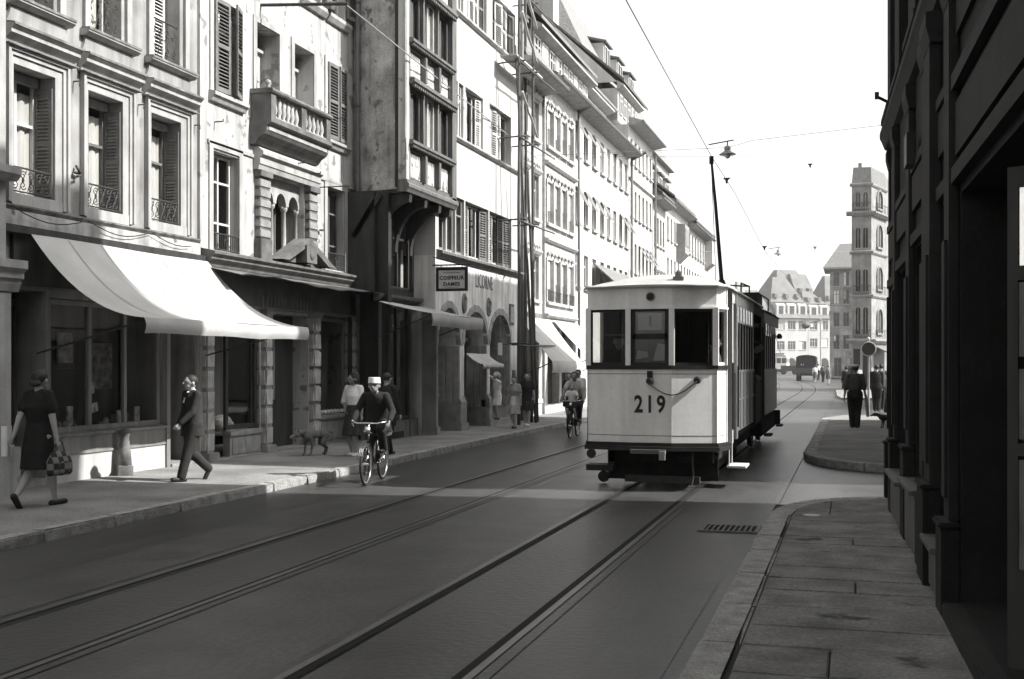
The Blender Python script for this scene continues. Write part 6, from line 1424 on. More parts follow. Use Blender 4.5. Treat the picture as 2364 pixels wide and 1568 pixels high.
# ------------------------------------------------------------------ another tram far away, a parked car, a handcart
t2 = thing('far_tram', 'small pale tram standing far away beside the dark lorry', 'tram', (-13.0, 205, 0))
X0, X1, Y0, Y1 = -13.2, -10.6, 203, 212
mm = MB(); mm.box(X0, X1, Y0, Y1, .7, 1.7); mm.box(X0, X1, Y0, Y1, 2.55, 2.95)
for x in (X0, X0 + .83, X0 + 1.66, X1 - .12): mm.box(x, x + .12, Y0, Y0 + .1, 1.7, 2.55)
for k in range(9): mm.box(X1 - .1, X1, Y0 + k * 1.1, Y0 + k * 1.1 + .15, 1.7, 2.55)
part('body', mm, CREAM, t2)
mm = MB(); mm.box(X0 + .1, X1 - .1, Y0 + .12, Y1 - .1, 1.69, 2.56); part('pane', mm, GLASS_FAR, t2)
mm = MB(); mm.loft([[Vector((X0 + (X1 - X0) * k / 8, y, 2.95 + .35 * math.sin(PI * k / 8))) for k in range(9)] + [Vector((X1, y, 2.9)), Vector((X0, y, 2.9))] for y in (Y0 - .1, Y1)]); part('roof', mm, TROOF, t2)
mm = MB(); mm.tube([(-11.8, 207, 3.2), (-12.4, 204, 6.0)], .05, 6); mm.box(-12.6, -11.2, 206, 208, 3.2, 3.4); part('trolley_pole', mm, TBLK, t2)
mm = MB(); mm.box(X0 + .1, X1 - .1, Y0 + .2, Y1, .2, .7); part('underframe', mm, UNDER, t2)
mm = MB()
for y in (205.5, 209.5):
    for x in (X0 + .4, X1 - .4): mm.lathe([(.0, -.06), (.38, -.06), (.38, .06), (.0, .06)], (x, y, .38), 12, Matrix.Rotation(PI / 2, 4, 'Y'))
part('wheel', mm, IRON, t2)
car = thing('parked_car', 'grey rounded saloon car parked side-on far across the square', 'car', (-17.6, 243, 0), rotz=0)
GC = mat('grey_car_paint', .30, rough=.3, spec=.5, n=1, amt=.05)
mm = MB(); pr_ = [(-2.1, .45), (-2.15, .75), (-1.9, .95), (-1.2, 1.02), (-.75, 1.45), (.1, 1.55), (.9, 1.42), (1.5, 1.05), (2.0, .9), (2.15, .6), (2.1, .4)]
mm.loft([[Vector((x * s_, yy, .4 + (z - .4) * s_)) for x, z in pr_] for yy, s_ in ((-.85, .9), (-.78, .98), (-.5, 1), (.5, 1), (.78, .98), (.85, .9))]); part('body', mm, GC, car, smooth=False)
mm = MB(); mm.extr([(-1.05, -.87, 1.05), (-.7, -.84, 1.38), (.1, -.84, 1.46), (.8, -.84, 1.36), (1.2, -.87, 1.05)], (0, .04, 0)); part('side_window', mm, GLASS_FAR, car)
for x in (-1.3, 1.3):
    for yy in (-.72, .72): mm = MB(); mm.lathe([(.12, -.09), (.3, -.09), (.33, 0), (.3, .09), (.12, .09)], (0, 0, 0), 14, Matrix.Rotation(PI / 2, 4, 'X')); mm.xf(Matrix.Translation((x, yy, .33))); part('wheel', mm, TBLK, car)
hc = thing('handcart', 'low dark handcart beside the lorry far down the road', 'cart', (-9.2, 180, 0))
mm = MB(); mm.box(-10.2, -7.8, 179, 181, .55, 1.35); mm.bar((-7.9, 179.2, .9), (-6.9, 179.0, .8), .08); mm.bar((-7.9, 180.8, .9), (-6.9, 181.0, .8), .08); part('tray', mm, DWOOD, hc)
for x in (-9.8, -8.2): mm = MB(); mm.lathe([(.0, -.04), (.4, -.04), (.4, .04), (.0, .04)], (0, 0, 0), 14, Matrix.Rotation(PI / 2, 4, 'X')); mm.xf(Matrix.Translation((x, 178.95, .4))); part('wheel', mm, TBLK, hc)

# ================================================================== overhead line, lamps, signs
WIRE = mat('overhead_wire', .26, rough=.5)
def wire(nm, label, pts, r=.008, sag=0., cat='wire', group=None):
    P_ = [Vector(p) for p in pts]; mm = MB()
    if len(P_) == 2: P_ = [P_[0].lerp(P_[1], k / 16) + Vector((0, 0, -sag * 4 * (k / 16) * (1 - k / 16))) for k in range(17)]
    mm.tube(P_, r, 5); return solo(nm, mm, WIRE, label, cat, group, loc=P_[0])
wire('contact_wire', 'overhead contact wire above the tram track touched by the trolley pole', [(-2.46, -8, 6.0), (-2.46, 6, 5.95), (-2.46, 13, 5.86), (-2.46, 21.6, 5.50), (-2.46, 26, 5.45), (-2.44, 35, 5.0), (-2.44, 50, 5.1), (-2.44, 68, 4.95), (-4, 100, 5.2), (-8, 125, 5.2)], .0065)
wire('span_wire', 'cross-street span wire carrying the nearer hanging lamp', [(-9.4, 35, 8.10), (-3.5, 35, 8.06), (-2.8, 35, 8.23), (1.2, 35, 8.5)], .008)
wire('span_wire', 'cross-street span wire carrying the farther hanging lamp', [(-9.4, 68, 8.2), (1.2, 75.0, 8.6)], .014, .15)
wire('guy_wire', 'long diagonal guy wire crossing in front of the oriel', [(-9.36, 35.3, 8.06), (-8.6, 19.2, 8.08)], .014)
wire('guy_wire', 'thin wire crossing the street past the arches house', [(-9.36, 35.4, 8.0), (-6.5, 33, 7.6), (-2.46, 33, 7.4)], .006)
bk_ = MB(); bk_.tube([(-10.25, 19.2, 8.2), (-8.55, 19.2, 8.08)], .03, 6); part('wire_bracket', bk_, IRON, b2)
def street_lamp(x, y, z, label, s=1.):
    t = thing('hanging_lamp', label, 'street lamp', (x, y, z), 'lamps hung over the street', rotz=0)
    mm = MB(); mm.tube([(-.55 * s, 0, .32 * s), (.18 * s, 0, .42 * s)], .02 * s, 5); mm.tube([(0, 0, .38 * s), (0, 0, .2 * s)], .02 * s, 6); part('bracket', mm, IRON, t)
    mm = MB(); mm.lathe([(.05, .26), (.09, .24), (.10, .16), (.08, .12), (.24, .02), (.25, -.0), (.20, .01)], (0, 0, 0), 18); mm.xf(Matrix.Scale(s, 4)); part('shade', mm, mat('enamel_shade', .28, rough=.5), t, smooth=True)
    mm = MB(); mm.ell((0, 0, -.02 * s), .09 * s, .09 * s, .10 * s, 12, 8); part('globe', mm, mat('opal_globe', .6, rough=.3), t, smooth=True)
street_lamp(-3.52, 35, 7.85, 'nearer enamel lamp hanging over the street just above the trolley pole')
street_lamp(-4.1, 69.5, 8.0, 'farther small enamel lamp hanging over the street above the tram roof')
def fitting(x, y, z, label, s=.6):
    mm = MB(); mm.lathe([(.03, .1), (.10, .08), (.11, .05), (.05, .02), (.03, -.1)], (x, y, z), 10); mm.tube([(x - .14, y, z + .09), (x + .14, y, z + .09)], .012, 4); mm.xf(Matrix.Translation((x, y, z)) @ Matrix.Scale(s, 4) @ Matrix.Translation((-x, -y, -z)))
    solo('wire_hanger', mm, IRON, label, 'insulator', smooth=False, loc=(x, y, z))
fitting(-2.5, 24.7, 5.52, 'dark hanger on the contact wire just beyond the trolley pole')
fitting(-2.42, 34.5, 5.04, 'dark hanger on the contact wire low over the tram roof')
fitting(-6.45, 33.0, 7.62, 'dark hanger on the thin wire in front of the long white house', .6)
fitting(-1.17, 35, 7.42, 'dark twin insulator hanging alone in the sky left of the tower')
mm = MB(); mm.tube([(-1.17, 35, 7.5), (-1.17, 35, 8.33)], .004, 4); solo('hanger_wire', mm, WIRE, 'thin drop wire holding the lone twin insulator', 'wire', loc=(-1.17, 35, 8))
fitting(-2.04, 69, 8.25, 'small dark insulator on the farther span wire', .9)
# round traffic sign seen from behind
rs = thing('round_sign', 'round traffic sign on a pole seen beside the policeman', 'sign', (.50, 40, .1))
mm = MB(); mm.tube([(.5, 40, .1), (.5, 40, 2.5)], .035, 8); part('pole', mm, mat('grey_sign_pole', .22), rs)
mm = MB(); mm.lathe([(.0, 0), (.225, 0), (.235, .01), (.225, .02), (.0, .02)], (0, 0, 0), 26, Matrix.Rotation(PI / 2, 4, 'X')); mm.xf(Matrix.Translation((.5, 39.95, 2.2))); o = part('disc', mm, mat('sign_back', .05, rough=.6, n=8, amt=.3), rs)
mm = MB(); mm.ring((.5, 39.94, 2.2), .222, .02, 26, 5, axis='y'); part('rim', mm, mat('sign_rim', .32), o)
mm = MB(); mm.lathe([(.04, 0), (.05, .05), (.0, .1)], (.5, 40, 2.5), 8); part('cap', mm, LWOOD, rs)
pl2 = thing('arm_lamp', 'far street lamp with a side arm in front of the dark far building', 'street lamp', (-3.2, 128, .0))
mm = MB(); mm.tube([(-3.2, 128, 0), (-3.2, 128, 6.4)], .09, 6); part('post', mm, mat('pale_lamp_post', .4), pl2); mm = MB(); mm.tube([(-3.2, 128, 6.2), (-4.6, 128, 5.9)], .05, 5); mm.ell((-4.7, 128, 5.7), .5, .5, .35, 8, 6); part('lantern', mm, SHUT, pl2)
# ================================================================== people, dogs, bicycles
SKIN = mat('skin', .40, rough=.6, n=8, amt=.06); SKIN_D = mat('tanned_skin', .26, rough=.6, n=8, amt=.08)
HAIRD = mat('dark_hair', .03, rough=.6, n=40, amt=.4); HAIRM = mat('brown_hair', .09, rough=.6, n=40, amt=.3)
CLO = {}
def cloth(n_, g, **k):
    k = dict(dict(rough=.95, n=9, amt=.18), **k); return mat(n_, g, **k)
NAVY = cloth('dark_navy_cloth', .028); BLK = cloth('black_cloth', .016); GREYC = cloth('grey_cloth', .10); MIDG = cloth('mid_grey_cloth', .2)
WHT = cloth('white_cloth', .74, amt=.07); PALE = cloth('pale_cloth', .45); SHOE = cloth('dark_shoe_leather', .015, rough=.5); WSHOE = cloth('white_shoe', .65)
FLOR = cloth('dark_flowered_cloth', .03, patch=(.16, 30, .62)); LGT = cloth('light_grey_cloth', .32)

class Body:
    """closed blobs that a voxel remesh melts into one skin"""
    def __init__(s): s.m = MB()
    def cap(s, p, q, r0, r1, n=10, flat=1., side=None):
        p = Vector(p); q = Vector(q); d = q - p; Ln = max(d.length, 1e-5); d = d / Ln
        a = (side - d * side.dot(d)).normalized() if side is not None and (side - d * side.dot(d)).length > .1 else d.orthogonal().normalized()
        c = d.cross(a); rings = []
        def ring(o, r): return [o + (a * math.cos(2 * PI * k / n) + c * math.sin(2 * PI * k / n) * flat) * max(r, 1e-4) for k in range(n)]
        for t in (-.97, -.8, -.45): rings.append(ring(p + d * r0 * t, r0 * math.sqrt(1 - t * t)))
        for t in (0, .33, .66, 1): rings.append(ring(p + d * Ln * t, r0 + (r1 - r0) * t))
        for t in (.45, .8, .97): rings.append(ring(q + d * r1 * t, r1 * math.sqrt(1 - t * t)))
        s.m.loft(rings); return s
    def chain(s, pts, rs, **k):
        for i in range(len(pts) - 1): s.cap(pts[i], pts[i + 1], rs[i], rs[i + 1], **k)
        return s
    def ell(s, c, rx, ry, rz, R=None, n=14, v=9): s.m.ell(c, rx, ry, rz, n, v, R); return s
    def rings(s, rg, n=20, wave=0., k=9, ph=0.):
        """rg: (centre, half width x, half depth y, right vector)"""
        out = []
        for i, (c, rx, ry, R) in enumerate(rg):
            c = Vector(c); R = Vector(R).normalized(); F = Vector((-R.y, R.x, 0)); w = wave * i / max(1, len(rg) - 1)
            out.append([c + R * (rx * (1 + w * math.sin(k * 2 * PI * j / n + ph)) * math.cos(2 * PI * j / n)) + F * (ry * (1 + w * math.sin(k * 2 * PI * j / n + ph)) * math.sin(2 * PI * j / n)) for j in range(n)])
        s.m.loft(out); return s
    def done(s, name, m, parent, vox=.014, smooth=2, M=None):
        me = bpy.data.meshes.new('tmp'); me.from_pydata([tuple(p) for p in s.m.v], [], s.m.f)
        bm = bmesh.new(); bm.from_mesh(me); bmesh.ops.recalc_face_normals(bm, faces=bm.faces); bm.to_mesh(me); bm.free()
        o = bpy.data.objects.new('tmp', me); COL.objects.link(o)
        r = o.modifiers.new('r', 'REMESH'); r.mode = 'VOXEL'; r.voxel_size = vox; r.use_smooth_shade = True
        q = o.modifiers.new('s', 'SMOOTH'); q.iterations = smooth; q.factor = .5
        PENDING.append((o, name, m, parent)); return s
PENDING = []
def flush():
    bpy.context.view_layer.update(); dg = bpy.context.evaluated_depsgraph_get()
    for o, name, m, parent in PENDING:
        me = bpy.data.meshes.new_from_object(o.evaluated_get(dg)); me.name = name; me.materials.clear(); me.materials.append(m)
        me.polygons.foreach_set('use_smooth', [True] * len(me.polygons))
        link(bpy.data.objects.new(name, me), parent)
    for o, *_ in PENDING:
        d = o.data; bpy.data.objects.remove(o); bpy.data.meshes.remove(d)
    PENDING.clear()
def ik(a, b, l1, l2, hint):
    a = Vector(a); b = Vector(b); d = b - a; L_ = min(d.length, (l1 + l2) * .999); d.normalize(); b = a + d * L_
    x = (l1 * l1 - l2 * l2 + L_ * L_) / (2 * L_); h = math.sqrt(max(0, l1 * l1 - x * x)); hv = Vector(hint); hv = (hv - d * hv.dot(d)).normalized()
    return a + d * x + hv * h, b
V = Vector
def person(label, loc, heading, H, feet, hands, hip=None, lean=0., look=(0, 0), group=None, sex='f', top=None, topm=None, bottom=None, botm=None, sleeve='short', hem=.30,
           shoem=None, hairm=None, hair='short', hat=None, hatm=None, skin=None, foot_dir=((0, 0), (0, 0)), detail=1, twist=0., collar=None, apron=None, elbow_out=(.5, .5), cat='person', belly=0., fingers=True):
    """local frame: +Y is forward, right hand at +X. feet/hands are ankle/wrist points."""
    skin = skin or SKIN; shoem = shoem or SHOE; hairm = hairm or HAIRD
    t = thing('person', label, cat, loc, group, rotz=heading)
    hp = V(hip) if hip else V((0, 0, .515 * H)); up = V((0, math.sin(lean), math.cos(lean)))
    f_ = sex == 'f'; sw = (.090 if f_ else .104) * H; hw = (.056 if f_ else .052) * H
    cz, sz = math.cos(twist), math.sin(twist); R = V((cz, sz, 0)); Fw = V((-sz, cz, 0))
    waist = hp + up * .095 * H; chest = hp + up * .205 * H; shl = hp + up * .295 * H; neck = hp + up * .325 * H
    hc = hp + up * .405 * H + V((0, .012 * H, .0)); hr = .066 * H
    B = Body(); rt = V((1, 0, 0))
    # trunk
    def trunk(b, g=0., z0=-.03, z1=1.):
        b.rings([(hp - up * .045 * H, .072 * H + g, .058 * H + g, rt), (hp, .092 * H + g, .068 * H + g, rt), (waist, (.072 if f_ else .080) * H + g, .056 * H + g + belly, rt.lerp(R, .4)), (chest, .088 * H + g, .064 * H + g + (.01 * H if f_ else 0), R), (shl - up * .02 * H, .088 * H + g, .050 * H + g, R), (shl + up * .018 * H, .055 * H + g, .036 * H + g, R)])
        return b
    trunk(B)
    B.cap(shl, neck + up * .02 * H, .036 * H, .032 * H)
    for sx in (-1, 1): B.cap(neck - up * .005 * H, shl + R * sx * sw * .8, .026 * H, .026 * H)
    # head with a face
    yaw, pit = look; RH = Matrix.Rotation(yaw, 3, 'Z') @ Matrix.Rotation(-pit, 3, 'X')
    hd = lambda x, y, z: hc + RH @ V((x * hr, y * hr, z * hr))
    B.cap(neck, hd(0, -.1, -.5), .031 * H, .030 * H)
    B.ell(hd(0, 0, .15), hr * .80, hr * .98, hr * .92, RH); B.ell(hd(0, .28, -.42), hr * .58, hr * .62, hr * .62, RH); B.ell(hd(0, .52, -.78), hr * .26, hr * .24, hr * .2, RH)
    if detail:
        B.cap(hd(0, .92, .10), hd(0, 1.10, -.22), hr * .10, hr * .17, n=8); B.ell(hd(0, .82, .20), hr * .5, hr * .2, hr * .12, RH)
        for sx in (-1, 1): B.ell(hd(sx * .82, -.05, -.08), hr * .12, hr * .2, hr * .3, RH, 8, 6)
    # limbs
    sh = [shl - R * sw, shl + R * sw]; hj = [hp - rt * hw - up * .01 * H, hp + rt * hw - up * .01 * H]
    knees, ankles, elbows, wrists = [], [], [], []
    for i in range(2):
        k_, a_ = ik(hj[i], feet[i], .245 * H, .245 * H, (0.12 * (1 if i else -1), 1, 0)); knees.append(k_); ankles.append(a_)
        e_, w_ = ik(sh[i], hands[i], .172 * H, .150 * H, ((1 if i else -1) * elbow_out[i], -1, -.3)); elbows.append(e_); wrists.append(w_)
    toes = []
    for i in range(2):
        B.chain([hj[i], hj[i].lerp(knees[i], .5), knees[i]], [.056 * H, .048 * H, .034 * H]); B.chain([knees[i], knees[i].lerp(ankles[i], .3), ankles[i]], [.033 * H, .034 * H, .019 * H])
        yw, pt = foot_dir[i]; fd = V((-math.sin(yw) * math.cos(pt), math.cos(yw) * math.cos(pt), math.sin(pt))); heel = ankles[i] - fd * .03 * H + V((0, 0, -.022 * H)); toe = ankles[i] + fd * .095 * H + V((0, 0, -.022 * H)); toes.append((heel, toe))
        B.cap(heel, toe, .022 * H, .017 * H)
        B.chain([sh[i], elbows[i], wrists[i]], [.032 * H if f_ else .036 * H, .025 * H, .0165 * H]); B.ell(sh[i] - up * .01 * H, .036 * H, .038 * H, .036 * H)
        # hand: palm, four unequal curled fingers, thumb leaving the side of the palm
        d = (wrists[i] - elbows[i]).normalized(); side = R * (1 if i else -1); pn = (side - d * side.dot(d)); pn = pn.normalized() if pn.length > .1 else d.orthogonal().normalized(); ac = d.cross(pn)
        pc = wrists[i] + d * .026 * H; B.cap(wrists[i], wrists[i] + d * .045 * H, .015 * H, .017 * H, flat=.55, side=ac)
        if fingers:
            for q, ln in enumerate((.030, .036, .034, .027)):
                o_ = (q - 1.5) * .0105 * H; b0 = wrists[i] + d * .05 * H + ac * o_; b1 = b0 + d * ln * .6 * H - pn * .006 * H; b2 = b1 + d * ln * .4 * H - pn * .016 * H
                B.chain([b0, b1, b2], [.0055 * H, .005 * H, .0042 * H], n=6)
            s_ = -1; b0 = wrists[i] + d * .018 * H + ac * .016 * H * s_; b1 = b0 + d * .026 * H + ac * .016 * H * s_; B.chain([b0, b1, b1 + d * .018 * H - pn * .008 * H], [.0075 * H, .006 * H, .005 * H], n=6)
    B.done('body', skin, t, vox=(.0085 if detail > 1 else .011 if detail else .016) * 1.0, smooth=2)
    # face details
    if detail:
        for sx in (-1, 1):
            mm = MB(); mm.ell(hd(sx * .33, .86, .08), hr * .13, hr * .08, hr * .07, 8, 6, RH); part('eye', mm, HAIRD, t, smooth=True)
        mm = MB(); mm.ell(hd(0, .90, -.46), hr * .24, hr * .07, hr * .05, 10, 6, RH); part('mouth', mm, mat('lips', .16), t, smooth=True)
    # shoes
    for i in range(2):
        b = Body(); h_, to = toes[i]; b.cap(h_, to, .026 * H, .021 * H); b.cap(h_.lerp(to, .15), h_.lerp(to, .3) + V((0, 0, .012 * H)), .024 * H, .018 * H)
        if f_ and not (top and top == 'jacket'): b.cap(h_, h_ - V((0, 0, .02 * H)), .013 * H, .011 * H)
        b.done('shoe', shoem, t, vox=.011, smooth=1)
    # hair
    if hair:
        b = Body(); b.ell(hd(0, -.12, .30), hr * .88, hr * .98, hr * .90, RH)
        if hair in ('bob', 'curly'):
            b.ell(hd(0, -.42, -.15), hr * .86, hr * .66, hr * .8, RH)
            for k in range(9): a_ = PI * (.12 + .76 * k / 8) + PI; b.ell(hd(.9 * math.cos(a_), .72 * math.sin(a_) * 1. + .1, -.35 + .1 * math.sin(k * 2.3)), hr * .26, hr * .28, hr * .3, RH, 8, 6)
        if hair == 'curly':
            for k in range(7): a_ = 2 * PI * k / 7; b.ell(hd(.45 * math.cos(a_), .45 * math.sin(a_) - .15, 1.02), hr * .34, hr * .34, hr * .3, RH, 8, 6)
        if hair == 'bun': b.ell(hd(0, -1.05, .1), hr * .42, hr * .4, hr * .4, RH)
        if hair == 'roll': b.ell(hd(0, -.85, -.45), hr * .72, hr * .38, hr * .36, RH); b.ell(hd(0, .45, .98), hr * .5, hr * .35, hr * .3, RH)
        b.done('hair', hairm, t, vox=.011, smooth=1)
        # hair must not cover the face: it is pulled back by the offsets above
    if hat:
        if hat == 'kepi':
            mm = MB(); q = [[hd(r_ * math.cos(a_), r_ * 1.12 * math.sin(a_) - .04, z_) for a_ in [2 * PI * k / 22 for k in range(22)]] for r_, z_ in ((.90, .36), (.92, .42), (.86, 1.18), (.80, 1.24), (.2, 1.22))]
            mm.loft(q); o = part('kepi', mm, hatm or WHT, t); mm = MB(); mm.add([hd(.78 * math.cos(a_), (1.0 + .42 * r_) * max(.35, math.sin(a_)) , .38 - .16 * r_) for r_ in (0, 1) for a_ in [PI * (.12 + .76 * k / 10) for k in range(11)]], [(k, k + 1, k + 12, k + 11) for k in range(10)]); part('peak', mm, BLK, t)
        elif hat == 'cap':
            mm = MB(); q = [[hd(r_ * math.cos(a_), r_ * 1.08 * math.sin(a_) - .05, z_) for a_ in [2 * PI * k / 22 for k in range(22)]] for r_, z_ in ((.90, .42), (.92, .62), (1.16, .80), (1.14, .94), (.6, 1.10), (.1, 1.12))]
            mm.loft(q); part('cap', mm, hatm or WHT, t, smooth=False); mm = MB(); q = [[hd(r_ * math.cos(a_), r_ * 1.08 * math.sin(a_) - .05, z_) for a_ in [2 * PI * k / 22 for k in range(22)]] for r_, z_ in ((.935, .38), (.95, .48))]; mm.loft(q, cap=False); part('cap_band', mm, BLK, t)
        elif hat == 'wide':
            b = Body(); b.ell(hd(0, -.45, .72), hr * 1.55, hr * .6, hr * 1.25, RH @ Matrix.Rotation(-.5, 3, 'X')); b.ell(hd(0, 0, .6), hr * .95, hr * 1.0, hr * .7, RH); b.done('hat', hatm or WHT, t, vox=.012)
        elif hat == 'beret':
            b = Body(); b.ell(hd(.1, -.08, .78), hr * 1.08, hr * 1.12, hr * .38, RH @ Matrix.Rotation(.15, 3, 'Y')); b.done('beret', hatm or BLK, t, vox=.012)
    g = .013 * H + .002
    # lower garment
    low = min(ankles[0].z, ankles[1].z)
    if bottom == 'trousers':
        b = Body()
        for i in range(2):
            cu = ankles[i] + V((0, 0, .012 * H)); b.chain([hj[i] + up * .02 * H, hj[i].lerp(knees[i], .5), knees[i], knees[i].lerp(cu, .5), cu], [.074 * H, .064 * H, .050 * H, .046 * H, .044 * H], n=12)
        b.rings([(hp - up * .05 * H, .083 * H + g, .068 * H + g, rt), (hp, .096 * H + g, .070 * H + g, rt), (waist, .082 * H + g, .060 * H + g + belly, rt)]); b.done('trousers', botm, t, vox=.013, smooth=2)
    elif bottom == 'shorts':
        b = Body()
        for i in range(2): b.chain([hj[i] + up * .02 * H, hj[i].lerp(knees[i], .75)], [.07 * H, .062 * H], n=12)
        b.rings([(hp - up * .04 * H, .083 * H + g, .068 * H + g, rt), (waist, .08 * H + g, .06 * H + g, rt)]); b.done('shorts', botm, t, vox=.013)
    elif bottom in ('skirt', 'dress'):
        b = Body(); ml = (knees[0] + knees[1]) / 2; km = V((ml.x * .5, ml.y * .55 + hp.y * .45, hem * H)); spread = abs(knees[0].y - knees[1].y) * .5
        flare = .105 if bottom == 'skirt' else .098
        b.rings([(waist + up * .01 * H, .076 * H + g, .060 * H + g, rt), (hp + up * .03 * H, .090 * H + g, .072 * H + g, rt), (hp - up * .05 * H, .100 * H + g, .082 * H + g, rt), (hp.lerp(km, .55), (flare + .004) * H + g, .086 * H + g + spread * .5, rt), (km + V((0, 0, .02)), (flare + .012) * H + g, .084 * H + g + spread * .8, rt), (km, (flare + .013) * H + g, .084 * H + g + spread * .85, rt)], n=40, wave=.075, k=7, ph=heading); b.done('skirt' if bottom == 'skirt' else 'dress_skirt', botm, t, vox=.011, smooth=1)
    # upper garment
    if top:
        b = Body(); long_ = top in ('jacket', 'coat'); gg = g + (.008 * H if long_ else 0)
        if long_:
            zb = .16 * H if top == 'coat' else .10 * H
            b.rings([(hp - up * zb, .094 * H + gg * 1.5, .074 * H + gg * 1.5, rt), (hp - up * .02 * H, .098 * H + gg, .074 * H + gg, rt), (waist, .088 * H + gg, .064 * H + gg + belly, rt.lerp(R, .4)), (chest, .092 * H + gg, .066 * H + gg, R), (shl - up * .02 * H, .092 * H + gg, .054 * H + gg, R), (shl + up * .022 * H, .05 * H + gg, .036 * H + gg, R)], n=26, wave=.03, k=5)
        else: b.rings([(waist - up * .015 * H, (.074 if f_ else .084) * H + g, .060 * H + g + belly, rt), (waist + up * .03 * H, .082 * H + g, .066 * H + g + belly, R), (chest, .092 * H + g, .068 * H + g + (.012 * H if f_ else 0), R), (shl - up * .02 * H, .090 * H + g, .053 * H + g, R), (shl + up * .02 * H, .05 * H + g, .036 * H + g, R)], n=26, wave=.0)
        for i in range(2):
            b.ell(sh[i] - up * .010 * H, .034 * H + g * .5, .036 * H + g * .5, .034 * H + g * .5); b.cap(neck - up * .012 * H, sh[i], .028 * H + g * .4, .032 * H + g * .4)
            if sleeve == 'long': b.chain([sh[i], sh[i].lerp(elbows[i], .5), elbows[i], elbows[i].lerp(wrists[i], .95)], [.034 * H + g * .5, .033 * H + g * .4, .030 * H + g * .4, .026 * H], n=10)
            elif sleeve == 'short': b.chain([sh[i], sh[i].lerp(elbows[i], .62)], [.034 * H + g * .5, .036 * H + g * .5], n=10)
            elif sleeve == 'elbow': b.chain([sh[i], elbows[i].lerp(wrists[i], .1)], [.034 * H + g * .5, .033 * H + g * .5], n=10)
        b.done('dress_bodice' if bottom == 'dress' else top, topm, t, vox=.011, smooth=2)
    if collar:
        b = Body()
        for sx in (-1, 1): b.cap(shl + R * sx * .04 * H + up * .035 * H - Fw * .01 * H, shl + R * sx * .016 * H - up * .03 * H + Fw * (.055 * H + g), .014 * H, .011 * H, n=8)
        if collar == 'shirt': b.cap(shl + up * .01 * H + Fw * (.04 * H), chest + up * .02 * H + Fw * (.072 * H + g), .022 * H, .012 * H, n=8)
        b.done('collar', WHT, t, vox=.010, smooth=1)
    if apron:
        b = Body(); b.rings([(hp.lerp(V((0, 0, hem * H)), .95) + Fw * (.05 * H), .085 * H, .055 * H + g, rt), (hp - up * .03 * H + Fw * (.035 * H), .08 * H, .058 * H + g, rt), (waist + Fw * .02 * H, .065 * H, .05 * H + g, rt)], n=24, wave=.06); b.done('apron', apron, t, vox=.011)
    return t, dict(w=wrists, e=elbows, hc=hc, hr=hr, k=knees, a=ankles, R=R, shl=shl)

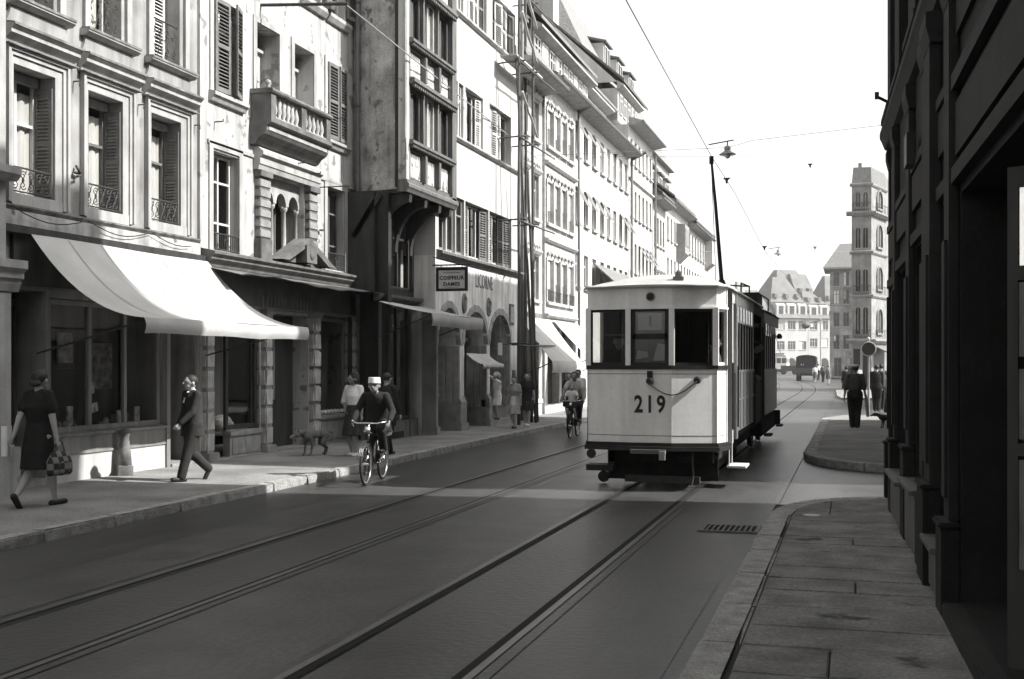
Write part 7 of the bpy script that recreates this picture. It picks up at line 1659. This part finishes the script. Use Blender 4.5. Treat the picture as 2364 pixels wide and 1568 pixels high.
def bicycle(label, loc, heading, s=1., basket=False, box=False, steer=0.):
    t = thing('bicycle', label, 'bicycle', loc, None, rotz=heading)
    Rw = .315 * s; yb, yf = -.50 * s, .50 * s; PNT = mat('bicycle_enamel', .02, rough=.3, spec=.5); CHR = mat('bright_plating', .55, rough=.25, metal=.9)
    for y in (yb, yf):
        mm = MB(); mm.ring((0, y, Rw), Rw - .018, .018, 30, 6); w = part('wheel', mm, mat('tyre_rubber', .025, rough=.9), t, smooth=True)
        mm = MB(); mm.ring((0, y, Rw), Rw - .042, .012, 30, 5); part('rim', mm, CHR, w, smooth=True)
        mm = MB(); mm.tube([(-.05, y, Rw), (.05, y, Rw)], .018, 8)
        for k in range(18): a_ = 2 * PI * k / 18; mm.tube([(.02 * (1 if k % 2 else -1), y, Rw), (0, y + (Rw - .045) * math.cos(a_), Rw + (Rw - .045) * math.sin(a_))], .0018, 3, cap=False)
        part('spokes', mm, CHR, w)
        mm = MB(); pts = [((.0), y + (Rw + .03) * math.cos(a_), Rw + (Rw + .03) * math.sin(a_)) for a_ in [PI * (.08 if y > 0 else -.05) + PI * (.80 if y > 0 else .95) * k / 14 for k in range(15)]]
        for dx in (-.022, 0, .022): mm.tube([(p[0] + dx, p[1], p[2]) for p in pts], .008, 4)
        part('mudguard', mm, PNT, t)
    bb = V((0, -.06 * s, .28 * s)); st = V((0, -.20 * s, .76 * s)); hdt = V((0, .34 * s, .80 * s)); hdb = V((0, .40 * s, .62 * s))
    mm = MB()
    for a, b, r_ in ((bb, st, .016), (st - V((0, 0, .06)), hdt - V((0, 0, .03)), .015), (bb, hdb, .017), (hdt, hdb, .019)): mm.tube([a, b], r_, 8)
    for dx in (-.05, .05): mm.tube([bb, (dx, yb, Rw)], .010, 6); mm.tube([st - V((0, 0, .06)), (dx, yb, Rw)], .009, 6); mm.tube([hdb, (dx, yf - .0, Rw)], .013, 6)
    part('frame', mm, PNT, t, smooth=True)
    mm = MB(); mm.tube([hdt, hdt + V((0, -.01, .10 * s))], .013, 6); c_ = hdt + V((0, .0, .11 * s))
    mm.tube([c_ + V((-.27, -.13, .0)), c_ + V((-.24, -.02, .02)), c_ + V((-.14, .06, .0)), c_, c_ + V((.14, .06, 0)), c_ + V((.24, -.02, .02)), c_ + V((.27, -.13, .0))], .012, 6); hb = part('handlebar', mm, CHR, t, smooth=True)
    for sx in (-1, 1): mm = MB(); mm.tube([c_ + V((sx * .27, -.14, 0)), c_ + V((sx * .255, -.05, .012))], .017, 6); part('grip', mm, SHOE, hb)
    mm = MB(); mm.lathe([(.0, -.03), (.045, -.01), (.05, .04), (.0, .05)], (0, 0, 0), 12, Matrix.Rotation(-PI / 2, 4, 'X')); mm.xf(Matrix.Translation(hdt + V((0, .07, .02)))); part('headlamp', mm, CHR, t, smooth=True)
    mm = MB(); mm.loft([[st + V((x * w_, y, z)) for x, z in ((-1, .06), (-.6, .085), (.6, .085), (1, .06), (.5, .03), (-.5, .03))] for y, w_ in ((-.14, .09), (-.06, .095), (.05, .04), (.13, .022))]); part('saddle', mm, SHOE, t)
    mm = MB(); mm.lathe([(.0, -.004), (.085, -.004), (.085, .004), (.0, .004)], (0, 0, 0), 18, Matrix.Rotation(PI / 2, 4, 'Y')); mm.xf(Matrix.Translation(bb + V((.045, 0, 0))))
    mm.tube([bb + V((.06, 0, 0)), bb + V((.06, .04, -.16 * s))], .010, 5); mm.tube([bb + V((-.06, 0, 0)), bb + V((-.06, -.04, .16 * s))], .010, 5); mm.box(.06, .15, -.06 * s + .0, -.06 * s + .08, .11 * s, .135 * s); mm.box(-.15, -.06, -.06 * s - .08, -.06 * s, .43 * s, .455 * s); part('crankset', mm, CHR, t)
    if box: mm = MB(); mm.hexa([(-.10, yb - .15, .66), (.10, yb - .15, .66), (.10, yb + .18, .66), (-.10, yb + .18, .66), (-.12, yb - .15, .72), (.12, yb - .15, .72), (.12, yb + .18, .72), (-.12, yb + .18, .72)]); part('carrier', mm, CHR, t)
    return t, dict(seat=st, bar=c_, bb=bb, s=s)

def dog(label, loc, heading, s, m, head=(0, .55, .52), tail=1, ears='prick'):
    t = thing('dog', label, 'dog', loc, None, rotz=heading); b = Body(); P = lambda x, y, z: V((x * s, y * s, z * s))
    b.chain([P(0, -.34, .50), P(0, -.1, .50), P(0, .12, .50), P(0, .27, .50)], [.095 * s, .092 * s, .125 * s, .115 * s]); b.ell(P(0, .16, .46), .10 * s, .17 * s, .15 * s)
    hx, hy, hz = head; b.chain([P(0, .28, .54), P(hx * .6, (.30 + hy) / 2 + .02, (.56 + hz) / 2 + .05), P(hx, hy, hz + .05)], [.095 * s, .075 * s, .075 * s])
    b.ell(P(hx, hy + .03, hz + .06), .072 * s, .085 * s, .072 * s); b.chain([P(hx, hy + .07, hz + .04), P(hx * 1.05, hy + .20, hz - .01)], [.052 * s, .034 * s])
    for sx in (-1, 1):
        if ears == 'prick': b.chain([P(hx + sx * .05, hy - .01, hz + .10), P(hx + sx * .065, hy - .02, hz + .21)], [.032 * s, .010 * s], n=7)
        else: b.chain([P(hx + sx * .06, hy, hz + .10), P(hx + sx * .095, hy + .02, hz - .03)], [.03 * s, .022 * s], n=7)
        st = .04 * sx
        b.chain([P(sx * .075, .22, .44), P(sx * .075, .17 + st, .27), P(sx * .07, .21 + st, .05), P(sx * .07, .26 + st, .025)], [.06 * s, .036 * s, .024 * s, .026 * s])
        b.chain([P(sx * .075, -.30, .46), P(sx * .085, -.22 - st, .28), P(sx * .075, -.38 - st, .17), P(sx * .07, -.35 - st, .04), P(sx * .07, -.30 - st, .022)], [.085 * s, .055 * s, .026 * s, .022 * s, .025 * s])
    b.chain([P(0, -.41, .54), P(0, -.52, .52 + .06 * tail), P(0, -.62, .48 + .16 * tail)], [.028 * s, .02 * s, .012 * s])
    b.done('body', m, t, vox=.011, smooth=2)
    mm = MB(); mm.ell(P(hx * 1.05, hy + .235, hz + .0), .018 * s, .016 * s, .015 * s, 8, 6); part('nose', mm, BLK, t)
    for sx in (-1, 1): mm = MB(); mm.ell(P(hx + sx * .042, hy + .095, hz + .085), .012 * s, .010 * s, .010 * s, 8, 6); part('eye', mm, BLK, t)
    mm = MB(); mm.ring((0, 0, 0), .088 * s, .012 * s, 18, 5, axis='y'); mm.xf(Matrix.Translation(P(hx * .3, .37, .565 + (hz - .52) * .3)) @ Matrix.Rotation(.6, 4, 'X')); part('collar', mm, SHOE, t)
    return t
def held(name, label, cat, mb, m, loc, heading, group=None, **k):
    o = thing(name, label, cat, loc, group, rotz=heading); return o

PI2 = PI / 2
# ---- woman with the checked bag, walking away along the shop
H = 1.56
pw, J = person('woman in a dark short-sleeved dress carrying a checked bag past the awning shop', (-8.92, 11.45, .12), -.10, H,
    feet=((-.05, -.30, .13), (.05, .20, .045)), hands=((-.22, -.24, .64), (.25, .03, .70)), foot_dir=((0, -1.0), (-.1, .05)), look=(.15, .05),
    top='bodice', topm=BLK, bottom='dress', botm=BLK, sleeve='short', hem=.27, hair='roll', hairm=HAIRD, detail=2, skin=mat('shaded_skin', .34, n=8, amt=.06))
HB = -.10
def local(loc, h, p): return Matrix.Translation(V(loc)) @ Matrix.Rotation(h, 4, 'Z') @ V(p)
w = J['w'][1]; bt = thing('shopping_bag', 'checked cloth shopping bag held by the woman in the dark dress', 'bag', local((-8.92, 11.45, .12), HB, w + V((0.01, .03, -.42))), None, rotz=HB)
CHK = bpy.data.materials.new('checked_cloth'); CHK.use_nodes = True; n_ = CHK.node_tree; ck = n_.nodes.new('ShaderNodeTexChecker'); ck.inputs['Scale'].default_value = 14; ck.inputs[1].default_value = (.02, .02, .02, 1); ck.inputs[2].default_value = (.16, .158, .153, 1); tc = n_.nodes.new('ShaderNodeTexCoord'); n_.links.new(tc.outputs['Object'], ck.inputs[0]); n_.links.new(ck.outputs[0], n_.nodes['Principled BSDF'].inputs['Base Color']); n_.nodes['Principled BSDF'].inputs['Roughness'].default_value = .95
b = Body(); b.m.loft([[V((x * wx, y * ly, z)) for x, y in [(math.cos(2 * PI * k / 20), math.sin(2 * PI * k / 20)) for k in range(20)]] for z, wx, ly in ((0, .05, .17), (.03, .08, .20), (.16, .075, .19), (.25, .03, .14), (.27, .015, .13))]); b.done('bag_body', CHK, bt, vox=.012)
mm = MB(); mm.tube([(0, -.09, .24), (0, -.05, .36), (0, 0, .40), (0, .05, .36), (0, .09, .24)], .010, 6); part('handle', mm, CHK, bt, smooth=True)
w = J['w'][0]; mm = MB(); mm.grid(lambda a, q: V((-.01 + .02 * math.sin(a * 5), -.08 + .16 * a, -.24 + .34 * q)), 6, 6); mm.grid(lambda a, q: V((.006 + .02 * math.sin(a * 5), -.08 + .16 * a, -.24 + .34 * q)), 6, 6)
o = solo('newspaper', mm, WHT, 'folded pale paper in the far hand of the woman in the dark dress', 'paper'); o.location = local((-8.92, 11.45, .12), HB, w + V((-.03, -.06, .02))); o.rotation_euler = (0, 0, HB)

# ---- boy in a dark jacket
person('youth in a dark jacket and open white collar striding past the awning shop door', (-8.82, 14.55, .12), PI - .5, 1.47,
    feet=((-.05, .20, .045), (.06, -.28, .13)), hands=((-.10, .24, .80), (.16, .12, .78)), foot_dir=((0, .1), (0, -1.1)), look=(-.1, -.12), lean=.02, sex='m',
    top='jacket', topm=GREYC if False else cloth('dark_jacket', .03), bottom='trousers', botm=NAVY, sleeve='long', hair='short', collar='shirt', detail=2, elbow_out=(.6, .9))

# ---- woman in white blouse with the dog
person('woman in a white blouse and long dark skirt standing behind the cyclist, dog beside her', (-8.45, 19.25, .12), PI - .15, 1.46,
    feet=((-.07, .06, .045), (.08, -.06, .045)), hands=((-.20, .06, .62), (.13, .06, .80)), foot_dir=((.2, 0), (-.2, 0)), look=(-.75, .0), sex='f',
    top='blouse', topm=WHT, bottom='skirt', botm=cloth('brown_skirt', .04), sleeve='elbow', hem=.24, hair='curly', shoem=WSHOE, collar='open', detail=2, skin=SKIN_D, elbow_out=(.4, 1.6))
dog('brown dog with pricked ears standing beside the woman in the white blouse', (-9.12, 19.05, .12), 2.75, .74, mat('brown_dog_coat', .12, rough=.9, n=14, amt=.35), head=(.05, .50, .46), tail=.2)
person('man in a dark coat walking away behind the cyclist', (-7.98, 19.6, .12), -.2, 1.46,
    feet=((-.05, .18, .045), (.06, -.24, .1)), hands=((-.22, -.06, .70), (.22, .10, .70)), foot_dir=((0, 0), (0, -.7)), sex='m', top='coat', topm=cloth('dark_brown_coat', .022), bottom='trousers', botm=BLK, sleeve='long', hair='short', detail=1)

# ---- soldier on the bicycle
cl, ch = (-6.72, 16.05, 0), PI + .14
bk, J = bicycle('black bicycle ridden by the man in the white kepi', cl, ch, .97, box=True)
s_ = J['s']
person('cyclist in dark uniform and white kepi riding towards the camera beside the kerb', cl, ch, 1.50, hip=(0, -.24, .86),
    feet=((-.10, -.12, .49), (.10, -.02, .17)), hands=(tuple(J['bar'] + V((-.27, -.15, .03))), tuple(J['bar'] + V((.27, -.15, .03)))), lean=.42, look=(.05, -.05), sex='m',
    top='jacket', topm=cloth('dark_uniform', .020), bottom='trousers', botm=cloth('dark_uniform_trousers', .022), sleeve='long', hair='short', hat='kepi', hatm=WHT, detail=2, skin=SKIN_D, elbow_out=(.55, .55))

# ---- two walking women, the figure in the arch
person('girl in a pale pinafore dress with crossing strap walking along the pavement', (-8.15, 28.5, .12), PI - .15, 1.30,
    feet=((-.05, .10, .045), (.05, -.10, .05)), hands=((-.20, .02, .52), (.20, .06, .60)), sex='f', top='bodice', topm=LGT, bottom='dress', botm=mat('pinafore_cloth', .36, n=6, amt=.15), sleeve='short', hem=.27, hair='roll', hairm=HAIRM, detail=1, apron=cloth('pale_apron', .62))
person('woman in a dark flowered dress and white shoes walking beside the girl', (-8.12, 29.6, .12), PI + .05, 1.38,
    feet=((-.05, .12, .045), (.05, -.10, .05)), hands=((-.20, .02, .60), (.21, .0, .58)), sex='f', top='bodice', topm=FLOR, bottom='dress', botm=FLOR, sleeve='short', hem=.29, hair='bob', shoem=WSHOE, detail=1)
person('figure in white with a wide white hat reaching up in the right-hand stone arch', (-8.98, 29.75, .27), PI - .6, 1.20,
    feet=((-.04, .02, .045), (.05, -.04, .045)), hands=((.30, .22, 1.22), (-.02, .10, .50)), sex='f', top='bodice', topm=WHT, bottom='dress', botm=WHT, sleeve='long', hem=.30, hair='bob', hat='wide', hatm=WHT, lean=.05, detail=1)

# ---- father and child on the farther bicycle
cl2, ch2 = (-6.28, 27.0, 0), PI + .05
bk, J = bicycle('black bicycle carrying a man and a small child by the tram', cl2, ch2, .95)
person('man in a pale shirt riding a bicycle with a child on the crossbar', cl2, ch2, 1.50, hip=(0, -.24, .84), feet=((-.11, -.10, .45), (.11, .0, .16)), hands=(tuple(J['bar'] + V((-.27, -.14, .03))), tuple(J['bar'] + V((.27, -.14, .03)))), lean=.22, sex='m',
    top='shirt', topm=PALE, bottom='trousers', botm=NAVY, sleeve='short', hair='short', detail=1, elbow_out=(1, 1), skin=SKIN_D)
person('small child in a white shirt sitting on the bicycle crossbar', cl2, ch2, .92, hip=(.02, .12, .80), feet=((-.10, .24, .46), (.10, .22, .46)), hands=(tuple(J['bar'] + V((-.14, .03, .04))), tuple(J['bar'] + V((.14, .03, .04)))), lean=.12, sex='m',
    top='shirt', topm=WHT, bottom='shorts', botm=NAVY, sleeve='short', hair='short', hairm=HAIRM, detail=1, look=(.3, 0))
person('man in a white shirt with dark braces walking half hidden by the tram', (-6.95, 30.4, .12), PI, 1.46, feet=((-.05, .1, .045), (.05, -.12, .05)), hands=((-.2, .05, .66), (.2, .05, .66)), sex='m', top='shirt', topm=WHT, bottom='trousers', botm=GREYC, sleeve='long', hair='short', detail=1, skin=SKIN_D)
person('woman in a dark blouse and dark skirt walking behind the farther bicycle', (-7.62, 32.2, .12), PI, 1.36, feet=((-.05, .1, .045), (.05, -.1, .05)), hands=((-.2, .05, .6), (.2, .05, .6)), sex='f', top='blouse', topm=FLOR, bottom='skirt', botm=BLK, sleeve='short', hair='bob', detail=1)

# ---- right pavement: policeman and the others
H = 1.62
pp, J = person('policeman in white-topped cap and dark trousers walking away on the right pavement', (.06, 31.2, .1), .05, H, feet=((-.06, .04, .045), (.06, .02, .045)), hands=((-.27, .02, .72), (.27, .05, .74)), sex='m',
    top='shirt', topm=cloth('grey_uniform_shirt', .075), bottom='trousers', botm=BLK, sleeve='elbow', hair='short', hat='cap', hatm=cloth('cap_white', .6), detail=1, skin=SKIN_D, belly=.01)
w = local((.06, 31.2, .1), .05, J['w'][1]); mm = MB(); mm.tube([w + V((0, 0, .05)), w + V((.03, .02, -.18)), w + V((.06, .02, -.52))], [.03, .045, .035], 8); solo('rolled_paper', mm, LGT, 'pale rolled bundle hanging from the policeman’s right hand', 'roll', loc=w)
pb, J2 = person('woman in a white top and dark skirt with a dog lead, at the dark corner', (.98, 31.6, .1), .1, 1.52, feet=((-.06, .08, .045), (.06, -.06, .045)), hands=((-.18, .08, .72), (.2, .05, .68)), sex='f', top='blouse', topm=WHT, bottom='skirt', botm=BLK, sleeve='short', hem=.25, hair='bob', detail=0)
dog('small black dog on a lead beside the dark corner', (.84, 31.2, .1), PI2 - .1, .56, mat('black_dog_coat', .018, rough=.7, n=14, amt=.3), head=(0, .52, .56), tail=.6, ears='flop')
a_ = V((.62, 31.2, .44)); w = local((.98, 31.6, .1), .1, J2['w'][0]); mm = MB(); mm.tube([w, w.lerp(a_, .5) + V((0, 0, -.03)), a_], .005, 4); solo('dog_lead', mm, SHOE, 'thin lead between the black dog and its owner', 'lead', loc=a_)
def far_person(label, x, y, H, topm, botm, kind='m', h=0., hatm=None):
    return person(label, (x, y, .1 if x > -.9 else 0), h, H, feet=((-.05, .1, .045), (.05, -.1, .05)), hands=((-.2, .03, .44 * H), (.2, .05, .44 * H)), sex=kind, top='shirt' if kind == 'm' else 'blouse', topm=topm, bottom='trousers' if kind == 'm' else 'skirt', botm=botm, sleeve='long', hair='short', detail=0, fingers=False)
far_person('dark-clad man walking just behind the round sign pole', .80, 42.5, 1.6, BLK, BLK)
far_person('man in a brown jacket talking at the tower house corner', .98, 44.0, 1.62, GREYC, BLK)
far_person('woman in dark clothes at the kerb left of the policeman', -.28, 57, 1.5, NAVY, NAVY, 'f')
far_person('woman in a pale dress at the tower house front', .30, 66, 1.5, PALE, PALE, 'f')
far_person('man in dark suit near the tower house door', .05, 70, 1.6, BLK, BLK)
far_person('woman in white crossing far beyond the lorry', -3.2, 108, 1.55, WHT, GREYC, 'f')
far_person('man in dark clothes following the woman in white beyond the lorry', -2.6, 112, 1.6, GREYC, BLK)
far_person('man in a white shirt waiting far behind by the arm lamp', -3.4, 126, 1.65, WHT, NAVY)
far_person('woman in grey far away near the dark building', -1.9, 100, 1.55, MIDG, GREYC, 'f')
# ---- aboard the tram
person('tram driver in a dark cap standing behind the left front window', (-3.22, 16.75, .68), PI, 1.50, feet=((-.08, 0, .045), (.08, 0, .045)), hands=((-.12, .26, .95), (.14, .26, .95)), sex='m', top='jacket', topm=NAVY, bottom='trousers', botm=NAVY, sleeve='long', hair='short', hat='cap', hatm=NAVY, detail=1, skin=SKIN_D)
person('passenger in a light jacket standing in the tram doorway', (-1.98, 17.55, .68), -PI2 + .3, 1.48, feet=((-.08, 0, .045), (.08, 0, .045)), hands=((-.2, .05, .65), (.2, .12, .8)), sex='m', top='jacket', topm=MIDG, bottom='trousers', botm=BLK, sleeve='long', hair='short', detail=1)
person('dark-clad passenger leaning out of the tram rear platform', (-1.80, 21.9, .68), -PI2, 1.48, feet=((-.08, -.05, .045), (.08, -.05, .045)), hands=((-.22, .1, .85), (.22, .1, .85)), lean=.18, sex='m', top='coat', topm=BLK, bottom='trousers', botm=BLK, sleeve='long', hair='short', hat='beret', hatm=BLK, detail=1, skin=SKIN_D)
flush()
# ================================================================== the summer haze of the street
hz = MB(); hz.box(-905, 905, -125, 1505, -1.2, 27.0)
hm = bpy.data.materials.new('haze'); hm.use_nodes = True; t_ = hm.node_tree; t_.nodes.remove(t_.nodes['Principled BSDF'])
vn = t_.nodes.new('ShaderNodeVolumePrincipled'); vn.inputs['Color'].default_value = (.93, .925, .91, 1); vn.inputs['Density'].default_value = .0006; vn.inputs['Anisotropy'].default_value = .2
t_.links.new(vn.outputs[0], t_.nodes['Material Output'].inputs['Volume'])
o = part('haze', hz, hm); o['kind'] = 'stuff'
